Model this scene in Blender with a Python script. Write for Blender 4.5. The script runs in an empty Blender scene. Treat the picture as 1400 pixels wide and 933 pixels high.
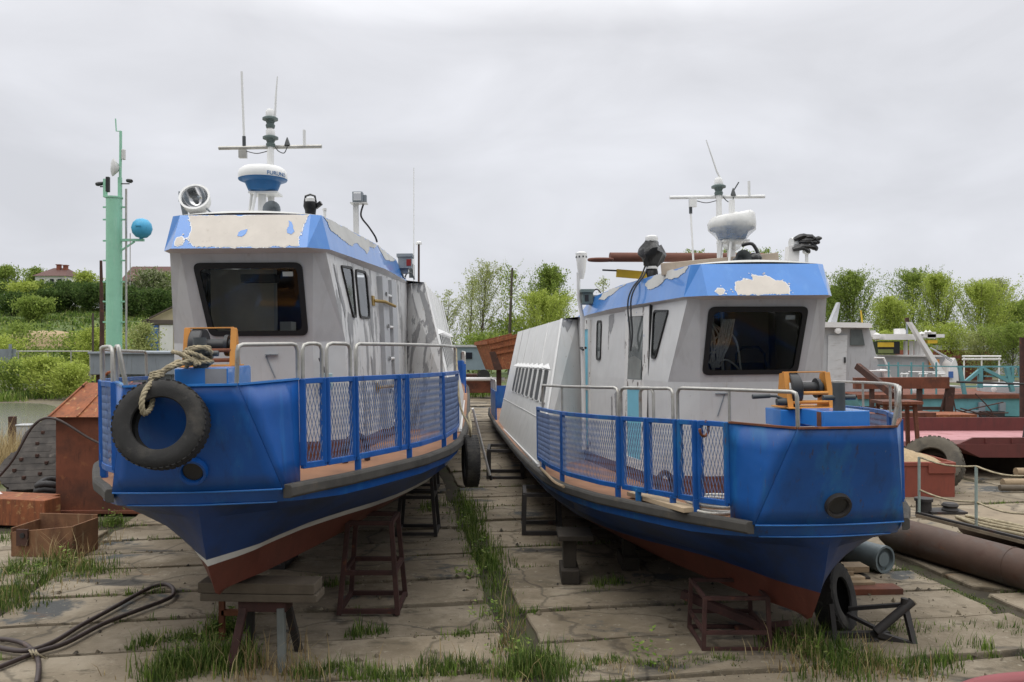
import bpy, bmesh, math, random
from mathutils import Vector, Matrix, noise
random.seed(7)
C = bpy.context.scene.collection
PI = math.pi
V = Vector

# ------------------------------------------------------------------ materials
def make_mat(name, base, rough=.6, var=.12, vscale=4., metal=0., layers=(), bump=0., bscale=40., spec=.5, stretch=(1, 1, 1), coat=0., wave=0.):
    """Procedural paint / surface: base colour with soft noise variation, plus layers of
    (colour, scale, low, high, stretch) laid over it by thresholded noise."""
    m = bpy.data.materials.new(name); m.use_nodes = True
    nt = m.node_tree; N = nt.nodes; L = nt.links
    b = N['Principled BSDF']
    b.inputs['Roughness'].default_value = rough
    b.inputs['Metallic'].default_value = metal
    b.inputs['Specular IOR Level'].default_value = spec
    b.inputs['Coat Weight'].default_value = coat
    tc = N.new('ShaderNodeTexCoord')
    def noise_node(scale, st, detail=6., off=0.):
        mp = N.new('ShaderNodeMapping'); mp.inputs['Scale'].default_value = st
        mp.inputs['Location'].default_value = (off, off * 1.7, off * .6)
        L.new(tc.outputs['Object'], mp.inputs['Vector'])
        n = N.new('ShaderNodeTexNoise'); n.inputs['Scale'].default_value = scale; n.inputs['Detail'].default_value = detail
        n.inputs['Roughness'].default_value = .62
        L.new(mp.outputs['Vector'], n.inputs['Vector']); return n
    n0 = noise_node(vscale, stretch)
    cr = N.new('ShaderNodeValToRGB')
    cr.color_ramp.elements[0].position = .3; cr.color_ramp.elements[1].position = .7
    lo = [max(0, c * (1 - var)) for c in base[:3]] + [1]; hi = [min(1, c * (1 + var)) for c in base[:3]] + [1]
    cr.color_ramp.elements[0].color = lo; cr.color_ramp.elements[1].color = hi
    L.new(n0.outputs['Fac'], cr.inputs['Fac'])
    col = cr.outputs['Color']
    for i, (c, sc, a, z, st) in enumerate(layers):
        n = noise_node(sc, st, 8., 3.3 * (i + 1))
        r = N.new('ShaderNodeMapRange'); r.inputs['From Min'].default_value = a; r.inputs['From Max'].default_value = z
        L.new(n.outputs['Fac'], r.inputs['Value'])
        mx = N.new('ShaderNodeMix'); mx.data_type = 'RGBA'
        L.new(r.outputs['Result'], mx.inputs['Factor']); L.new(col, mx.inputs['A'])
        mx.inputs['B'].default_value = (*c[:3], 1)
        col = mx.outputs['Result']
    L.new(col, b.inputs['Base Color'])
    if bump:
        nb = noise_node(bscale, stretch, 5., 9.)
        bp = N.new('ShaderNodeBump'); bp.inputs['Strength'].default_value = bump; bp.inputs['Distance'].default_value = .01
        L.new(nb.outputs['Fac'], bp.inputs['Height']); L.new(bp.outputs['Normal'], b.inputs['Normal'])
        if wave:                                # slightly buckled plate
            nw = noise_node(2.4, (1, 1, 1), 1.5, 5.); b2 = N.new('ShaderNodeBump'); b2.inputs['Strength'].default_value = wave; b2.inputs['Distance'].default_value = .05
            L.new(nw.outputs['Fac'], b2.inputs['Height']); L.new(b2.outputs['Normal'], bp.inputs['Normal'])
    return m

def glass_mat(name, tint, refl=.12):
    m = bpy.data.materials.new(name); m.use_nodes = True
    nt = m.node_tree; N = nt.nodes; L = nt.links
    for n in list(N):
        if n.type == 'BSDF_PRINCIPLED': N.remove(n)
    t = N.new('ShaderNodeBsdfTransparent'); t.inputs['Color'].default_value = (*tint, 1)
    g = N.new('ShaderNodeBsdfGlossy'); g.inputs['Roughness'].default_value = .06; g.inputs['Color'].default_value = (.9, .93, .95, 1)
    f = N.new('ShaderNodeFresnel'); f.inputs['IOR'].default_value = 1.45
    mx = N.new('ShaderNodeMixShader')
    L.new(f.outputs['Fac'], mx.inputs['Fac']); L.new(t.outputs[0], mx.inputs[1]); L.new(g.outputs[0], mx.inputs[2])
    L.new(mx.outputs[0], N['Material Output'].inputs['Surface'])
    return m

RUST = (.16, .055, .025); RUST_D = (.07, .025, .015); RUST_O = (.30, .11, .035); GRIME = (.10, .085, .065)
ST = (1, 1, 1); VS = (5, 5, .7)          # VS: vertical streaks
M = {}
def addm(k, *a, **kw): M[k] = make_mat(k, *a, **kw); return M[k]
addm('blue_paint', (.007, .090, .36), .38, .10, 2.5, layers=((( .016, .14, .42), 1.6, .55, .75, VS), ((.010, .05, .18), 2.6, .58, .82, VS), ((.10, .16, .26), 30, .70, .74, (1, 1, .4)), (RUST, 13, .69, .76, VS)), bump=.14, bscale=5., wave=.5)
addm('blue_paint_worn', (.008, .088, .33), .42, .12, 2.5, layers=(((.02, .16, .36), 1.3, .52, .72, (3, 3, .8)), ((.008, .045, .15), 1.9, .57, .80, VS), ((.05, .04, .045), 4, .60, .74, VS), (RUST, 9, .66, .74, VS), ((.10, .16, .26), 26, .68, .73, (1, 1, .4))), bump=.16, bscale=5., wave=.6)
addm('blue_light', (.028, .19, .56), .30, .06, 3., layers=(((.06, .24, .60), 2., .55, .8, VS),), bump=.05, bscale=5., coat=.5, wave=.3)
addm('hull_blue', (.007, .040, .16), .5, .16, 2., layers=(((.018, .026, .045), 1.6, .48, .72, (1, 1, .6)), ((.04, .045, .05), 5, .62, .78, VS)), bump=.1, bscale=5.)
addm('hull_red', (.125, .034, .022), .62, .16, 3., layers=(((.10, .03, .02), 2.5, .5, .8, VS), ((.2, .07, .04), 6, .62, .75, VS)), bump=.1, bscale=8.)
addm('white_paint', (.60, .60, .595), .42, .05, 2., layers=(((.50, .48, .45), 2.4, .58, .85, VS), ((.30, .28, .26), 22, .68, .73, ST), ((.36, .27, .18), 6, .66, .78, (2, 2, .25))), bump=.06, bscale=4., wave=.4)
addm('white_peeling', (.60, .60, .595), .45, .05, 2., layers=(((.26, .26, .265), 2.1, .545, .56, (2.6, 2.6, .6)), ((.30, .30, .305), 6., .62, .635, (1.5, 1.5, .6)), ((.32, .20, .09), 5, .70, .76, VS), ((.50, .47, .43), 3.3, .53, .8, VS), ((.20, .19, .19), 20, .66, .70, (1, 1, .5))), bump=.10, bscale=6., wave=.4)
addm('white_line', (.62, .62, .60), .5, .08, 5.)
addm('white_clean', (.74, .74, .73), .35, .04, 3.)
addm('primer_grey', (.585, .585, .585), .62, .05, 3., layers=(((.50, .495, .49), 2.2, .50, .8, VS), ((.40, .36, .32), 6, .66, .8, (2, 2, .3))), bump=.05, wave=.35)
addm('bare_grey', (.27, .27, .275), .6, .10, 8.)
addm('bare_beige', (.585, .535, .475), .6, .07, 5., layers=(((.45, .40, .34), 4, .6, .8, VS),))
addm('roof_grey', (.50, .50, .48), .7, .1, 3.)
addm('deck_brown', (.30, .145, .075), .7, .14, 3., layers=(((.17, .085, .05), 2.4, .54, .78, ST), ((.40, .24, .14), 7, .64, .76, ST)), bump=.1)
addm('kick_brown', (.13, .045, .03), .65, .2, 5.)
addm('rubber_grey', (.060, .056, .050), .85, .2, 4., layers=(((.03, .028, .025), 3, .50, .70, (1, 1, 1)), ((.11, .09, .065), 5, .60, .76, ST)), bump=.2, bscale=25.)
addm('black_rubber', (.020, .019, .018), .78, .25, 9., layers=(((.075, .066, .054), 4, .54, .76, ST), ((.045, .042, .038), 18, .58, .70, ST)), bump=.25, bscale=40.)
addm('galvanised', (.42, .41, .38), .42, .18, 12., metal=.55, layers=(((.25, .15, .09), 7, .62, .74, ST),))
addm('black_metal', (.02, .021, .023), .45, .2, 8.)
addm('dark_grey', (.055, .062, .066), .5, .14, 6.)
addm('grey_green', (.12, .16, .155), .5, .12, 6.)
addm('window_rubber', (.012, .012, .012), .55, .1, 8.)
addm('orange', (.56, .235, .04), .5, .10, 6., layers=(((.3, .10, .03), 9, .66, .76, ST),))
addm('yellow', (.60, .40, .03), .5, .1, 6.)
addm('cyan_panel', (.17, .49, .63), .5, .06, 4., layers=(((.35, .6, .68), 9, .64, .72, VS),))
addm('radar_blue', (.012, .12, .32), .4, .06, 4.)
addm('rust', RUST, .85, .35, 6., layers=((RUST_D, 3, .5, .75, VS), (RUST_O, 6, .58, .72, ST)), bump=.25, bscale=30.)
addm('rust_red', (.165, .052, .026), .8, .25, 3., layers=(((.07, .028, .018), 1.6, .46, .68, ST), (RUST_D, 4, .56, .74, VS), ((.26, .10, .04), 6, .60, .74, ST)), bump=.15, bscale=20.)
addm('rust_dark', (.060, .028, .020), .85, .3, 5., layers=((RUST, 5, .58, .74, ST),), bump=.25)
addm('rust_orange', (.25, .080, .030), .8, .28, 4., layers=((RUST, 3, .48, .66, VS), ((.42, .24, .10), 4, .58, .68, (3, .6, 3)), (RUST_D, 7, .64, .74, ST)), bump=.2)
addm('steel_brown', (.058, .024, .020), .8, .3, 6., layers=(((.03, .014, .012), 5, .5, .75, ST), (RUST, 8, .60, .72, ST)))
addm('steel_dark', (.032, .028, .027), .7, .25, 6., layers=((RUST_D, 5, .6, .75, ST),))
addm('barge_red', (.120, .030, .026), .65, .14, 2.5, layers=(((.075, .025, .022), 2, .52, .74, VS),), bump=.1)
addm('barge_pink', (.40, .19, .20), .7, .12, 2., layers=(((.23, .07, .06), 3, .55, .7, ST),))
addm('teal', (.11, .29, .32), .55, .14, 3., layers=((RUST, 3, .62, .76, VS),))
addm('mint', (.27, .55, .40), .5, .07, 3., layers=(((.38, .60, .48), 4, .55, .8, VS),))
addm('buoy_blue', (.06, .36, .60), .5, .1, 6., layers=(((.04, .2, .35), 8, .62, .75, ST),))
addm('grey_steel', (.22, .25, .28), .6, .1, 3., layers=(((.14, .15, .16), 3, .55, .75, VS),))
addm('workboat_grey', (.42, .43, .445), .6, .06, 3., layers=(((.22, .2, .19), 2, .58, .8, VS),))
addm('wood', (.30, .22, .135), .8, .2, 4., stretch=(1, 1, 8), layers=(((.15, .10, .06), 5, .55, .8, (8, 1, 8)),), bump=.2)
addm('wood_grey', (.115, .093, .068), .85, .22, 4., layers=(((.08, .065, .05), 5, .52, .8, (1, 6, 6)),), bump=.25)
addm('wood_pale', (.47, .36, .235), .8, .14, 5., layers=(((.30, .20, .11), 5, .58, .8, (1, 8, 8)),), bump=.15)
addm('rope', (.33, .28, .185), .9, .35, 18., bump=.5, bscale=120.)
addm('rope_white', (.60, .58, .52), .9, .2, 40., bump=.4, bscale=120.)
addm('cable', (.022, .02, .02), .6, .2, 8.)
addm('hose', (.05, .035, .032), .6, .2, 8., layers=(((.14, .09, .07), 6, .58, .75, ST),))
addm('sand', (.36, .27, .16), .95, .18, 20., bump=.6, bscale=60.)
addm('pipe_rust', (.085, .050, .036), .7, .25, 2., layers=(((.095, .088, .082), 1.2, .48, .62, (1.2, .5, 1.2)), ((.17, .065, .025), 3, .60, .74, (2, .5, 2)), (RUST_D, 4, .58, .75, ST)), bump=.15)
addm('pipe_grey', (.13, .16, .17), .55, .15, 4., layers=((RUST, 5, .62, .74, ST),))
addm('plastic_wrap', (.72, .72, .70), .22, .05, 6., bump=.5, bscale=9., spec=.7)
addm('black_bag', (.010, .010, .011), .30, .3, 8., bump=.9, bscale=14.)
addm('interior_brown', (.060, .040, .032), .8, .3, 3.)
addm('interior_beige', (.72, .66, .54), .8, .1, 3.)
addm('interior_white', (.5, .5, .47), .7, .06, 3.)
addm('paper', (.75, .75, .72), .8, .03, 3.)
addm('mirror', (.8, .8, .8), .12, .03, 4., metal=1.)
addm('lamp_red', (.25, .02, .02), .3, .05, 4.)
addm('roof_red', (.105, .05, .042), .8, .16, 3.)
addm('roof_brown', (.10, .08, .07), .8, .16, 3.)
addm('wall_white', (.74, .73, .72), .8, .08, 1.)
addm('wall_beige', (.46, .40, .26), .8, .08, 1.)
addm('wall_blue', (.05, .13, .36), .7, .08, 2.)
addm('brick', (.25, .08, .05), .85, .2, 6.)
addm('bark', (.085, .07, .055), .95, .3, 6., bump=.4)
addm('bark_birch', (.30, .28, .25), .9, .35, 5.)
addm('window_dark', (.015, .017, .02), .12, .1, 3.)
addm('glass_grey', (.10, .115, .115), .10, .25, 2.2)
M['glass'] = glass_mat('glass', (.88, .90, .88))
addm('foliage_dark', (.045, .085, .020), .7, .3, .6)
addm('foliage_mid', (.085, .140, .028), .7, .3, .5)
addm('foliage_light', (.155, .215, .040), .7, .25, .5)
addm('foliage_pale', (.20, .235, .080), .7, .25, .5)
addm('foliage_grey', (.10, .13, .075), .7, .25, .5)
addm('grass_green', (.075, .135, .022), .7, .35, 1.2)
addm('grass_bright', (.135, .215, .030), .7, .3, 1.)
addm('grass_straw', (.36, .27, .13), .8, .25, 2.)

# ------------------------------------------------------------------ mesh builder
class MB:
    def __init__(s): s.vs = []; s.fs = []; s.ms = []
    def v(s, p): s.vs.append(tuple(p)); return len(s.vs) - 1
    def f(s, idx, m=0): s.fs.append(tuple(idx)); s.ms.append(m)
    def poly(s, pts, m=0): s.f([s.v(p) for p in pts], m)
    def hexa(s, b, t, m=0):
        """b, t: four bottom and four top corners, counter-clockwise from above"""
        i = [s.v(p) for p in list(b) + list(t)]
        for q in ((3, 2, 1, 0), (4, 5, 6, 7), (0, 1, 5, 4), (1, 2, 6, 5), (2, 3, 7, 6), (3, 0, 4, 7)): s.f([i[k] for k in q], m)
    def box(s, c, size, m=0, rz=0., R=None):
        R = R if R is not None else Matrix.Rotation(rz, 3, 'Z'); c = V(c); x, y, z = (k / 2 for k in size)
        P = lambda a, b_, d: c + R @ V((a, b_, d))
        s.hexa([P(-x, -y, -z), P(x, -y, -z), P(x, y, -z), P(-x, y, -z)], [P(-x, -y, z), P(x, -y, z), P(x, y, z), P(-x, y, z)], m)
    def beam(s, p, q, w, h, m=0, up=(0, 0, 1)):
        p, q = V(p), V(q); d = (q - p).normalized(); up = V(up)
        if abs(d.dot(up)) > .98: up = V((0, 1, 0))
        a = d.cross(up).normalized() * w / 2; b_ = a.cross(d).normalized() * h / 2
        s.hexa([p - a - b_, p + a - b_, q + a - b_, q - a - b_], [p - a + b_, p + a + b_, q + a + b_, q - a + b_], m)
    def tube(s, pts, r, n=8, m=0, closed=False, caps=True):
        pts = [V(p) for p in pts]; k = len(pts); rings = []; prev = None
        for i, p in enumerate(pts):
            if closed: t = (pts[(i + 1) % k] - pts[i - 1])
            else: t = pts[min(i + 1, k - 1)] - pts[max(i - 1, 0)]
            t.normalize()
            if prev is None:
                a = t.cross(V((0, 0, 1)));
                if a.length < .1: a = t.cross(V((0, 1, 0)))
            else: a = prev - t * prev.dot(t)
            a.normalize(); prev = a.copy(); b_ = t.cross(a)
            rr = r[i] if isinstance(r, (list, tuple)) else r
            rings.append([s.v(p + (a * math.cos(2 * PI * j / n) + b_ * math.sin(2 * PI * j / n)) * rr) for j in range(n)])
        for i in range(k if closed else k - 1):
            A, B = rings[i], rings[(i + 1) % k]
            for j in range(n): s.f((A[j], A[(j + 1) % n], B[(j + 1) % n], B[j]), m)
        if caps and not closed: s.f(rings[0][::-1], m); s.f(rings[-1], m)
    def lathe(s, prof, o=(0, 0, 0), ax=(0, 0, 1), n=24, m=0, cap0=True, cap1=True, ms=None, closed=False):
        """prof: (radius, height along axis)"""
        o = V(o); ax = V(ax).normalized(); a = ax.cross(V((0, 1, 0)) if abs(ax.y) < .9 else V((1, 0, 0))).normalized(); b_ = ax.cross(a)
        rings = [[s.v(o + ax * h + (a * math.cos(2 * PI * j / n) + b_ * math.sin(2 * PI * j / n)) * max(r, 1e-4)) for j in range(n)] for r, h in prof]
        K = len(rings)
        for i in range(K if closed else K - 1):
            A, B = rings[i], rings[(i + 1) % K]; mm = ms[i] if ms else m
            for j in range(n): s.f((A[j], A[(j + 1) % n], B[(j + 1) % n], B[j]), mm)
        if not closed:
            if cap0: s.f(rings[0][::-1], ms[0] if ms else m)
            if cap1: s.f(rings[-1], ms[-1] if ms else m)
    def grid(s, rows, m=0, mrow=None, flip=False):
        ids = [[s.v(p) for p in r] for r in rows]
        for i in range(len(ids) - 1):
            for j in range(len(ids[i]) - 1):
                q = (ids[i][j], ids[i][j + 1], ids[i + 1][j + 1], ids[i + 1][j])
                s.f(q[::-1] if flip else q, mrow[i] if mrow else m)
    def prism(s, pts, vec, m=0, mside=None):
        pts = [V(p) for p in pts]; vec = V(vec); n = len(pts)
        a = [s.v(p) for p in pts]; b_ = [s.v(p + vec) for p in pts]
        s.f(a[::-1], m); s.f(b_, m)
        for i in range(n): s.f((a[i], a[(i + 1) % n], b_[(i + 1) % n], b_[i]), m if mside is None else mside)
    def build(s, name, mats, parent=None, smooth=0., bevel=0., recalc=True):
        me = bpy.data.meshes.new(name); me.from_pydata(s.vs, [], s.fs)
        for k in (mats if isinstance(mats, (list, tuple)) else [mats]): me.materials.append(M[k] if isinstance(k, str) else k)
        me.polygons.foreach_set('material_index', s.ms)
        bm = bmesh.new(); bm.from_mesh(me)
        bmesh.ops.remove_doubles(bm, verts=bm.verts, dist=1e-5)
        if recalc: bmesh.ops.recalc_face_normals(bm, faces=bm.faces)
        bm.to_mesh(me); bm.free()
        if smooth:
            me.polygons.foreach_set('use_smooth', [True] * len(me.polygons)); me.set_sharp_from_angle(angle=math.radians(smooth))
        o = bpy.data.objects.new(name, me); C.objects.link(o)
        if parent is not None: o.parent = parent
        if bevel:
            b = o.modifiers.new('bevel', 'BEVEL'); b.width = bevel; b.segments = 2; b.limit_method = 'ANGLE'; b.angle_limit = .6
        return o

def tag(o, label=None, cat=None, group=None, kind=None):
    if label: o['label'] = label
    if cat: o['category'] = cat
    if group: o['group'] = group
    if kind: o['kind'] = kind
    return o
def empty(name, loc=(0, 0, 0), rz=0., label=None, cat=None, group=None):
    o = bpy.data.objects.new(name, None); C.objects.link(o); o.location = loc; o.rotation_euler = (0, 0, rz)
    o.empty_display_size = .2
    return tag(o, label, cat, group)
def copy_tree(o, parent=None):
    c = o.copy(); C.objects.link(c)
    if parent is not None: c.parent = parent
    for ch in list(o.children): copy_tree(ch, c)
    return c
def lerp(a, b, t): return a + (b - a) * t
def interp(x, xs, ys):
    if x <= xs[0]: return ys[0]
    for i in range(len(xs) - 1):
        if x <= xs[i + 1]: return lerp(ys[i], ys[i + 1], (x - xs[i]) / (xs[i + 1] - xs[i]))
    return ys[-1]
def strands(mb, pts, R, m=0, pitch=.11, n=6):
    """three-strand twisted rope along pts"""
    L = 0.; rows = ([], [], []); prev = None; a = None
    for i, p in enumerate(pts):
        t = (pts[min(i + 1, len(pts) - 1)] - pts[max(i - 1, 0)]).normalized()
        if prev is not None: L += (p - prev).length
        if a is None: a = t.cross(V((0, 0, 1))) if abs(t.z) < .9 else t.cross(V((0, 1, 0)))
        a = (a - t * a.dot(t)).normalized(); b = t.cross(a); prev = p
        for k in range(3): q = 2 * PI * (L / pitch + k / 3.); rows[k].append(p + (a * math.cos(q) + b * math.sin(q)) * R * .5)
    for r in rows: mb.tube(r, R * .56, n, m)
def spline(pts, n=8, closed=False):
    pts = [V(p) for p in pts]; k = len(pts); out = []
    for i in range(k if closed else k - 1):
        g = (lambda j: pts[j % k]) if closed else (lambda j: pts[max(0, min(k - 1, j))])
        a, b, c, d = g(i - 1), g(i), g(i + 1), g(i + 2)
        for q in range(n):
            t = q / n
            out.append(.5 * ((2 * b) + (c - a) * t + (2 * a - 5 * b + 4 * c - d) * t * t + (3 * b - a - 3 * c + d) * t ** 3))
    if not closed: out.append(pts[-1])
    return out
def rounded(pts, r, n=4):
    """2-D polygon with rounded corners; r one radius or one per corner"""
    out = []; k = len(pts)
    for i in range(k):
        p0, p, p1 = V(pts[i - 1]), V(pts[i]), V(pts[(i + 1) % k]); rr = r[i] if isinstance(r, (list, tuple)) else r
        a = p + (p0 - p).normalized() * rr; c = p + (p1 - p).normalized() * rr
        for q in range(n + 1):
            t = q / n; out.append((1 - t) ** 2 * a + 2 * t * (1 - t) * p + t * t * c)
    return out
def jag(poly, amp, step, seed=0):
    """roughen a closed 2-D outline"""
    rnd = random.Random(seed); out = []; k = len(poly)
    for i in range(k):
        a, b = V(poly[i]), V(poly[(i + 1) % k]); L = (b - a).length; n = max(1, int(L / step)); d = (b - a)
        nrm = V((-d.y, d.x)).normalized() if L > 0 else V((0, 0))
        for q in range(n):
            out.append(a + d * (q / n) + (nrm * rnd.uniform(-amp, amp) if q else V((0, 0))))
    return out
def u_rail(mb, a, b, h, r, rc=.07, n=8, inset=0.):
    """inverted-U handrail from foot a up, over and down to foot b; a and b are feet"""
    a, b = V(a), V(b); up = V((0, 0, 1)); d = (b - a); d.z = 0; d.normalize(); A = a + up * (h - 0); B = b + up * (h)
    rc = min(rc, (b - a).length * .45)
    pts = [a, A - up * rc, A - up * rc * .3 + d * rc * .3, A + d * rc, B - d * rc, B - up * rc * .3 - d * rc * .3, B - up * rc, b]
    mb.tube(pts, r, n)
# ------------------------------------------------------------------ the two passenger boats
def P(u, v, w): return V((v, u, w))            # u: metres aft of the stem foot, v: across, w: above the keel
D_US = [-.47, -.2, .17, .5, 1.04, 1.5, 2.4, 3.3, 5, 8, 14, 20, 23]; D_VS = [.66, .81, 1.04, 1.20, 1.45, 1.65, 1.89, 1.99, 2.05, 2.09, 2.1, 2.08, 1.95]
def vd(u): return interp(u, D_US, D_VS)
def wf(u): return .96 - .034 * max(u, -.5) + .0007 * u * u
def wtop(u): return 1.815 - .027 * max(u, 0)
def wbot(u): return wf(u) + .135
STAT = [.5, .7, .95, 1.2, 1.5, 1.9, 2.3, 2.8, 3.4, 4.2, 5.2, 6.5, 8, 10, 12, 14, 16, 18, 20, 22, 23]

def hull_row(pl):
    """resample a (u,v,w) polyline: 14 points by length up to u=.5, then the common stations"""
    head = [V(p) for p in pl if p[0] < .5]
    us = [p[0] for p in pl]; vs = [p[1] for p in pl]; ws = [p[2] for p in pl]
    i = max(k for k, p in enumerate(pl) if p[0] < .5)
    at = lambda u: V((u, interp(u, us[i:], vs[i:]), interp(u, us[i:], ws[i:])))
    head.append(at(.5)); L = [0]
    for k in range(1, len(head)): L.append(L[-1] + (head[k] - head[k - 1]).length)
    out = []
    for k in range(14):
        d = L[-1] * k / 14
        for j in range(1, len(head)):
            if d <= L[j] + 1e-9: out.append(head[j - 1].lerp(head[j], (d - L[j - 1]) / max(L[j] - L[j - 1], 1e-9))); break
    return out + [at(u) for u in STAT]

def fill_hole(mb, outer, hole, m=0):
    bm = bmesh.new(); es = []
    for loop in (outer, hole):
        vs = [bm.verts.new(p) for p in loop]
        es += [bm.edges.new((vs[i], vs[(i + 1) % len(vs)])) for i in range(len(vs))]
    bmesh.ops.triangle_fill(bm, use_beauty=True, edges=es)
    bm.verts.index_update(); ids = [mb.v(v.co) for v in bm.verts]
    for f in bm.faces: mb.f([ids[v.index] for v in f.verts], m)
    bm.free()

def fill_holes(mb, outer, holes, m=0):
    bm = bmesh.new(); es = []
    for loop in [outer] + holes:
        vs = [bm.verts.new(p) for p in loop]
        es += [bm.edges.new((vs[i], vs[(i + 1) % len(vs)])) for i in range(len(vs))]
    bmesh.ops.triangle_fill(bm, use_beauty=True, edges=es)
    bm.verts.index_update(); ids = [mb.v(v.co) for v in bm.verts]
    for f in bm.faces: mb.f([ids[v.index] for v in f.verts], m)
    bm.free()

def plate(mb, poly, surf, off, depth, m=0, mside=None):
    """flat plate that follows surf(a,b,off), front face proud by off, edges running back by depth"""
    a = [mb.v(surf(p[0], p[1], off)) for p in poly]; b = [mb.v(surf(p[0], p[1], off - depth)) for p in poly]; n = len(a)
    mb.f(a, m)
    for i in range(n): mb.f((a[i], a[(i + 1) % n], b[(i + 1) % n], b[i]), m if mside is None else mside)
def ring_plate(mb, outer, inner, surf, off, depth, m=0):
    n = len(outer); A = [mb.v(surf(p[0], p[1], off)) for p in outer]; B = [mb.v(surf(p[0], p[1], off)) for p in inner]
    A2 = [mb.v(surf(p[0], p[1], off - depth)) for p in outer]; B2 = [mb.v(surf(p[0], p[1], off - depth)) for p in inner]
    for i in range(n):
        j = (i + 1) % n
        mb.f((A[i], A[j], B[j], B[i]), m); mb.f((A[i], A2[i], A2[j], A[j]), m); mb.f((B[i], B[j], B2[j], B2[i]), m)
def shrink(poly, k):
    c = sum((V(p) for p in poly), V((0, 0))) / len(poly)
    out = []
    n = len(poly)
    for i in range(n):
        d = V(poly[i]) - c; out.append(V(poly[i]) - d.normalized() * k)
    return out

def cab_v(u, w):
    t = interp(u, [1.064, 5.79], [.746, 1.183]); mdl = interp(u, [1.463, 5.79], [.863, 1.195]); bs = interp(u, [1.46, 5.75], [.87, 1.2])
    return lerp(mdl, t, min(1.05, (w - 2.12) / .88)) if w > 2.12 else lerp(bs, mdl, (w - .9) / 1.22)
def cab(side): return lambda u, w, off: P(u, side * (cab_v(u, w) + off), w)
def front(v, w, off):                          # raked front of the wheelhouse
    return P(1.019 + (2.998 - w) * .293 - off, v, w)
def front_low(v, w, off): return P(1.285 - off, v, w)
def visor_front(v, w, off): return P(.768 + (w - 3.01) * .65 - off * .84, v, w + off * .5)
def visor_side(side):
    def s(u, t, off):
        vb = interp(u, [1.045, 3.6, 5.0, 5.79], [.793, 1.06, 1.15, 1.19]); wb = interp(u, [1.045, 3.6, 5, 5.79], [3.02, 3.06, 3.055, 3.05])
        vt = interp(u, [1.06, 3.4, 5, 5.75], [.71, .97, 1.08, 1.15]); wt_ = interp(u, [1.06, 3.4, 5, 5.75], [3.357, 3.36, 3.32, 3.12])
        return P(u, side * (lerp(vb, vt, t) + off), lerp(wb, wt_, t) + off * .3)
    return s
def saloon(side):
    def s(a, t, off):
        top = V((lerp(5.63, 15.3, a), lerp(1.455, 1.44, a), lerp(3.03, 3.15, a))); bot = V((lerp(4.35, 16., a), lerp(1.985, 1.99, a), lerp(.84, .52, a)))
        p = top.lerp(bot, t); return P(p.x, side * (p.y + off * .95), p.z + off * .3)
    return s

def wire_mesh(mb, path, w0, w1, side, cell=.038, rowh=.066, r=.0034, m=0):
    """expanded-metal sheet: zig-zag strands along path (list of (u,v))"""
    pts = [V((u, v)) for u, v in path]; L = [0]
    for a, b in zip(pts, pts[1:]): L.append(L[-1] + (b - a).length)
    n = max(2, int(L[-1] / (cell / 2))); S = [k * L[-1] / n for k in range(n + 1)]
    xs = [interp(s, L, [p.x for p in pts]) for s in S]; ys = [interp(s, L, [p.y for p in pts]) for s in S]
    rows = int(1 + .75 / (rowh))
    for q in range(rows):
        prev = None
        for k in range(n + 1):
            hi = w1(xs[k]); lo = w0(xs[k]); z = lo + (q + ((k + q) % 2) * 1.0) * rowh
            if z > hi + .001: prev = None; continue
            tri = [mb.v(P(xs[k], side * (ys[k] + r * c1), z + r * c2)) for c1, c2 in ((1, 0), (-.6, .9), (-.6, -.9))]
            if prev:
                for j in range(3): mb.f((prev[j], prev[(j + 1) % 3], tri[(j + 1) % 3], tri[j]), m)
            prev = tri

def panel_path(side_end, ua, ub):
    U = [side_end[0]] + [x for x in (0, .17, .5, .8, 1.04, 1.5, 2, 2.4, 2.9, 3.3, 4, 5, 6, 7)]; W = [side_end[1]] + [vd(x) - .05 for x in U[1:]]
    f = lambda u: interp(u, U, W)
    k = [ua] + [u for u in U if ua + .02 < u < ub - .02] + [ub]
    return [(u, f(u)) for u in k], f

def along(mb, path, wfun, side, w, h, m=0):
    for (a, va), (b, vb) in zip(path, path[1:]):
        mb.beam(P(a, side * va, wfun(a)), P(b, side * vb, wfun(b)), w, h, m)

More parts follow.
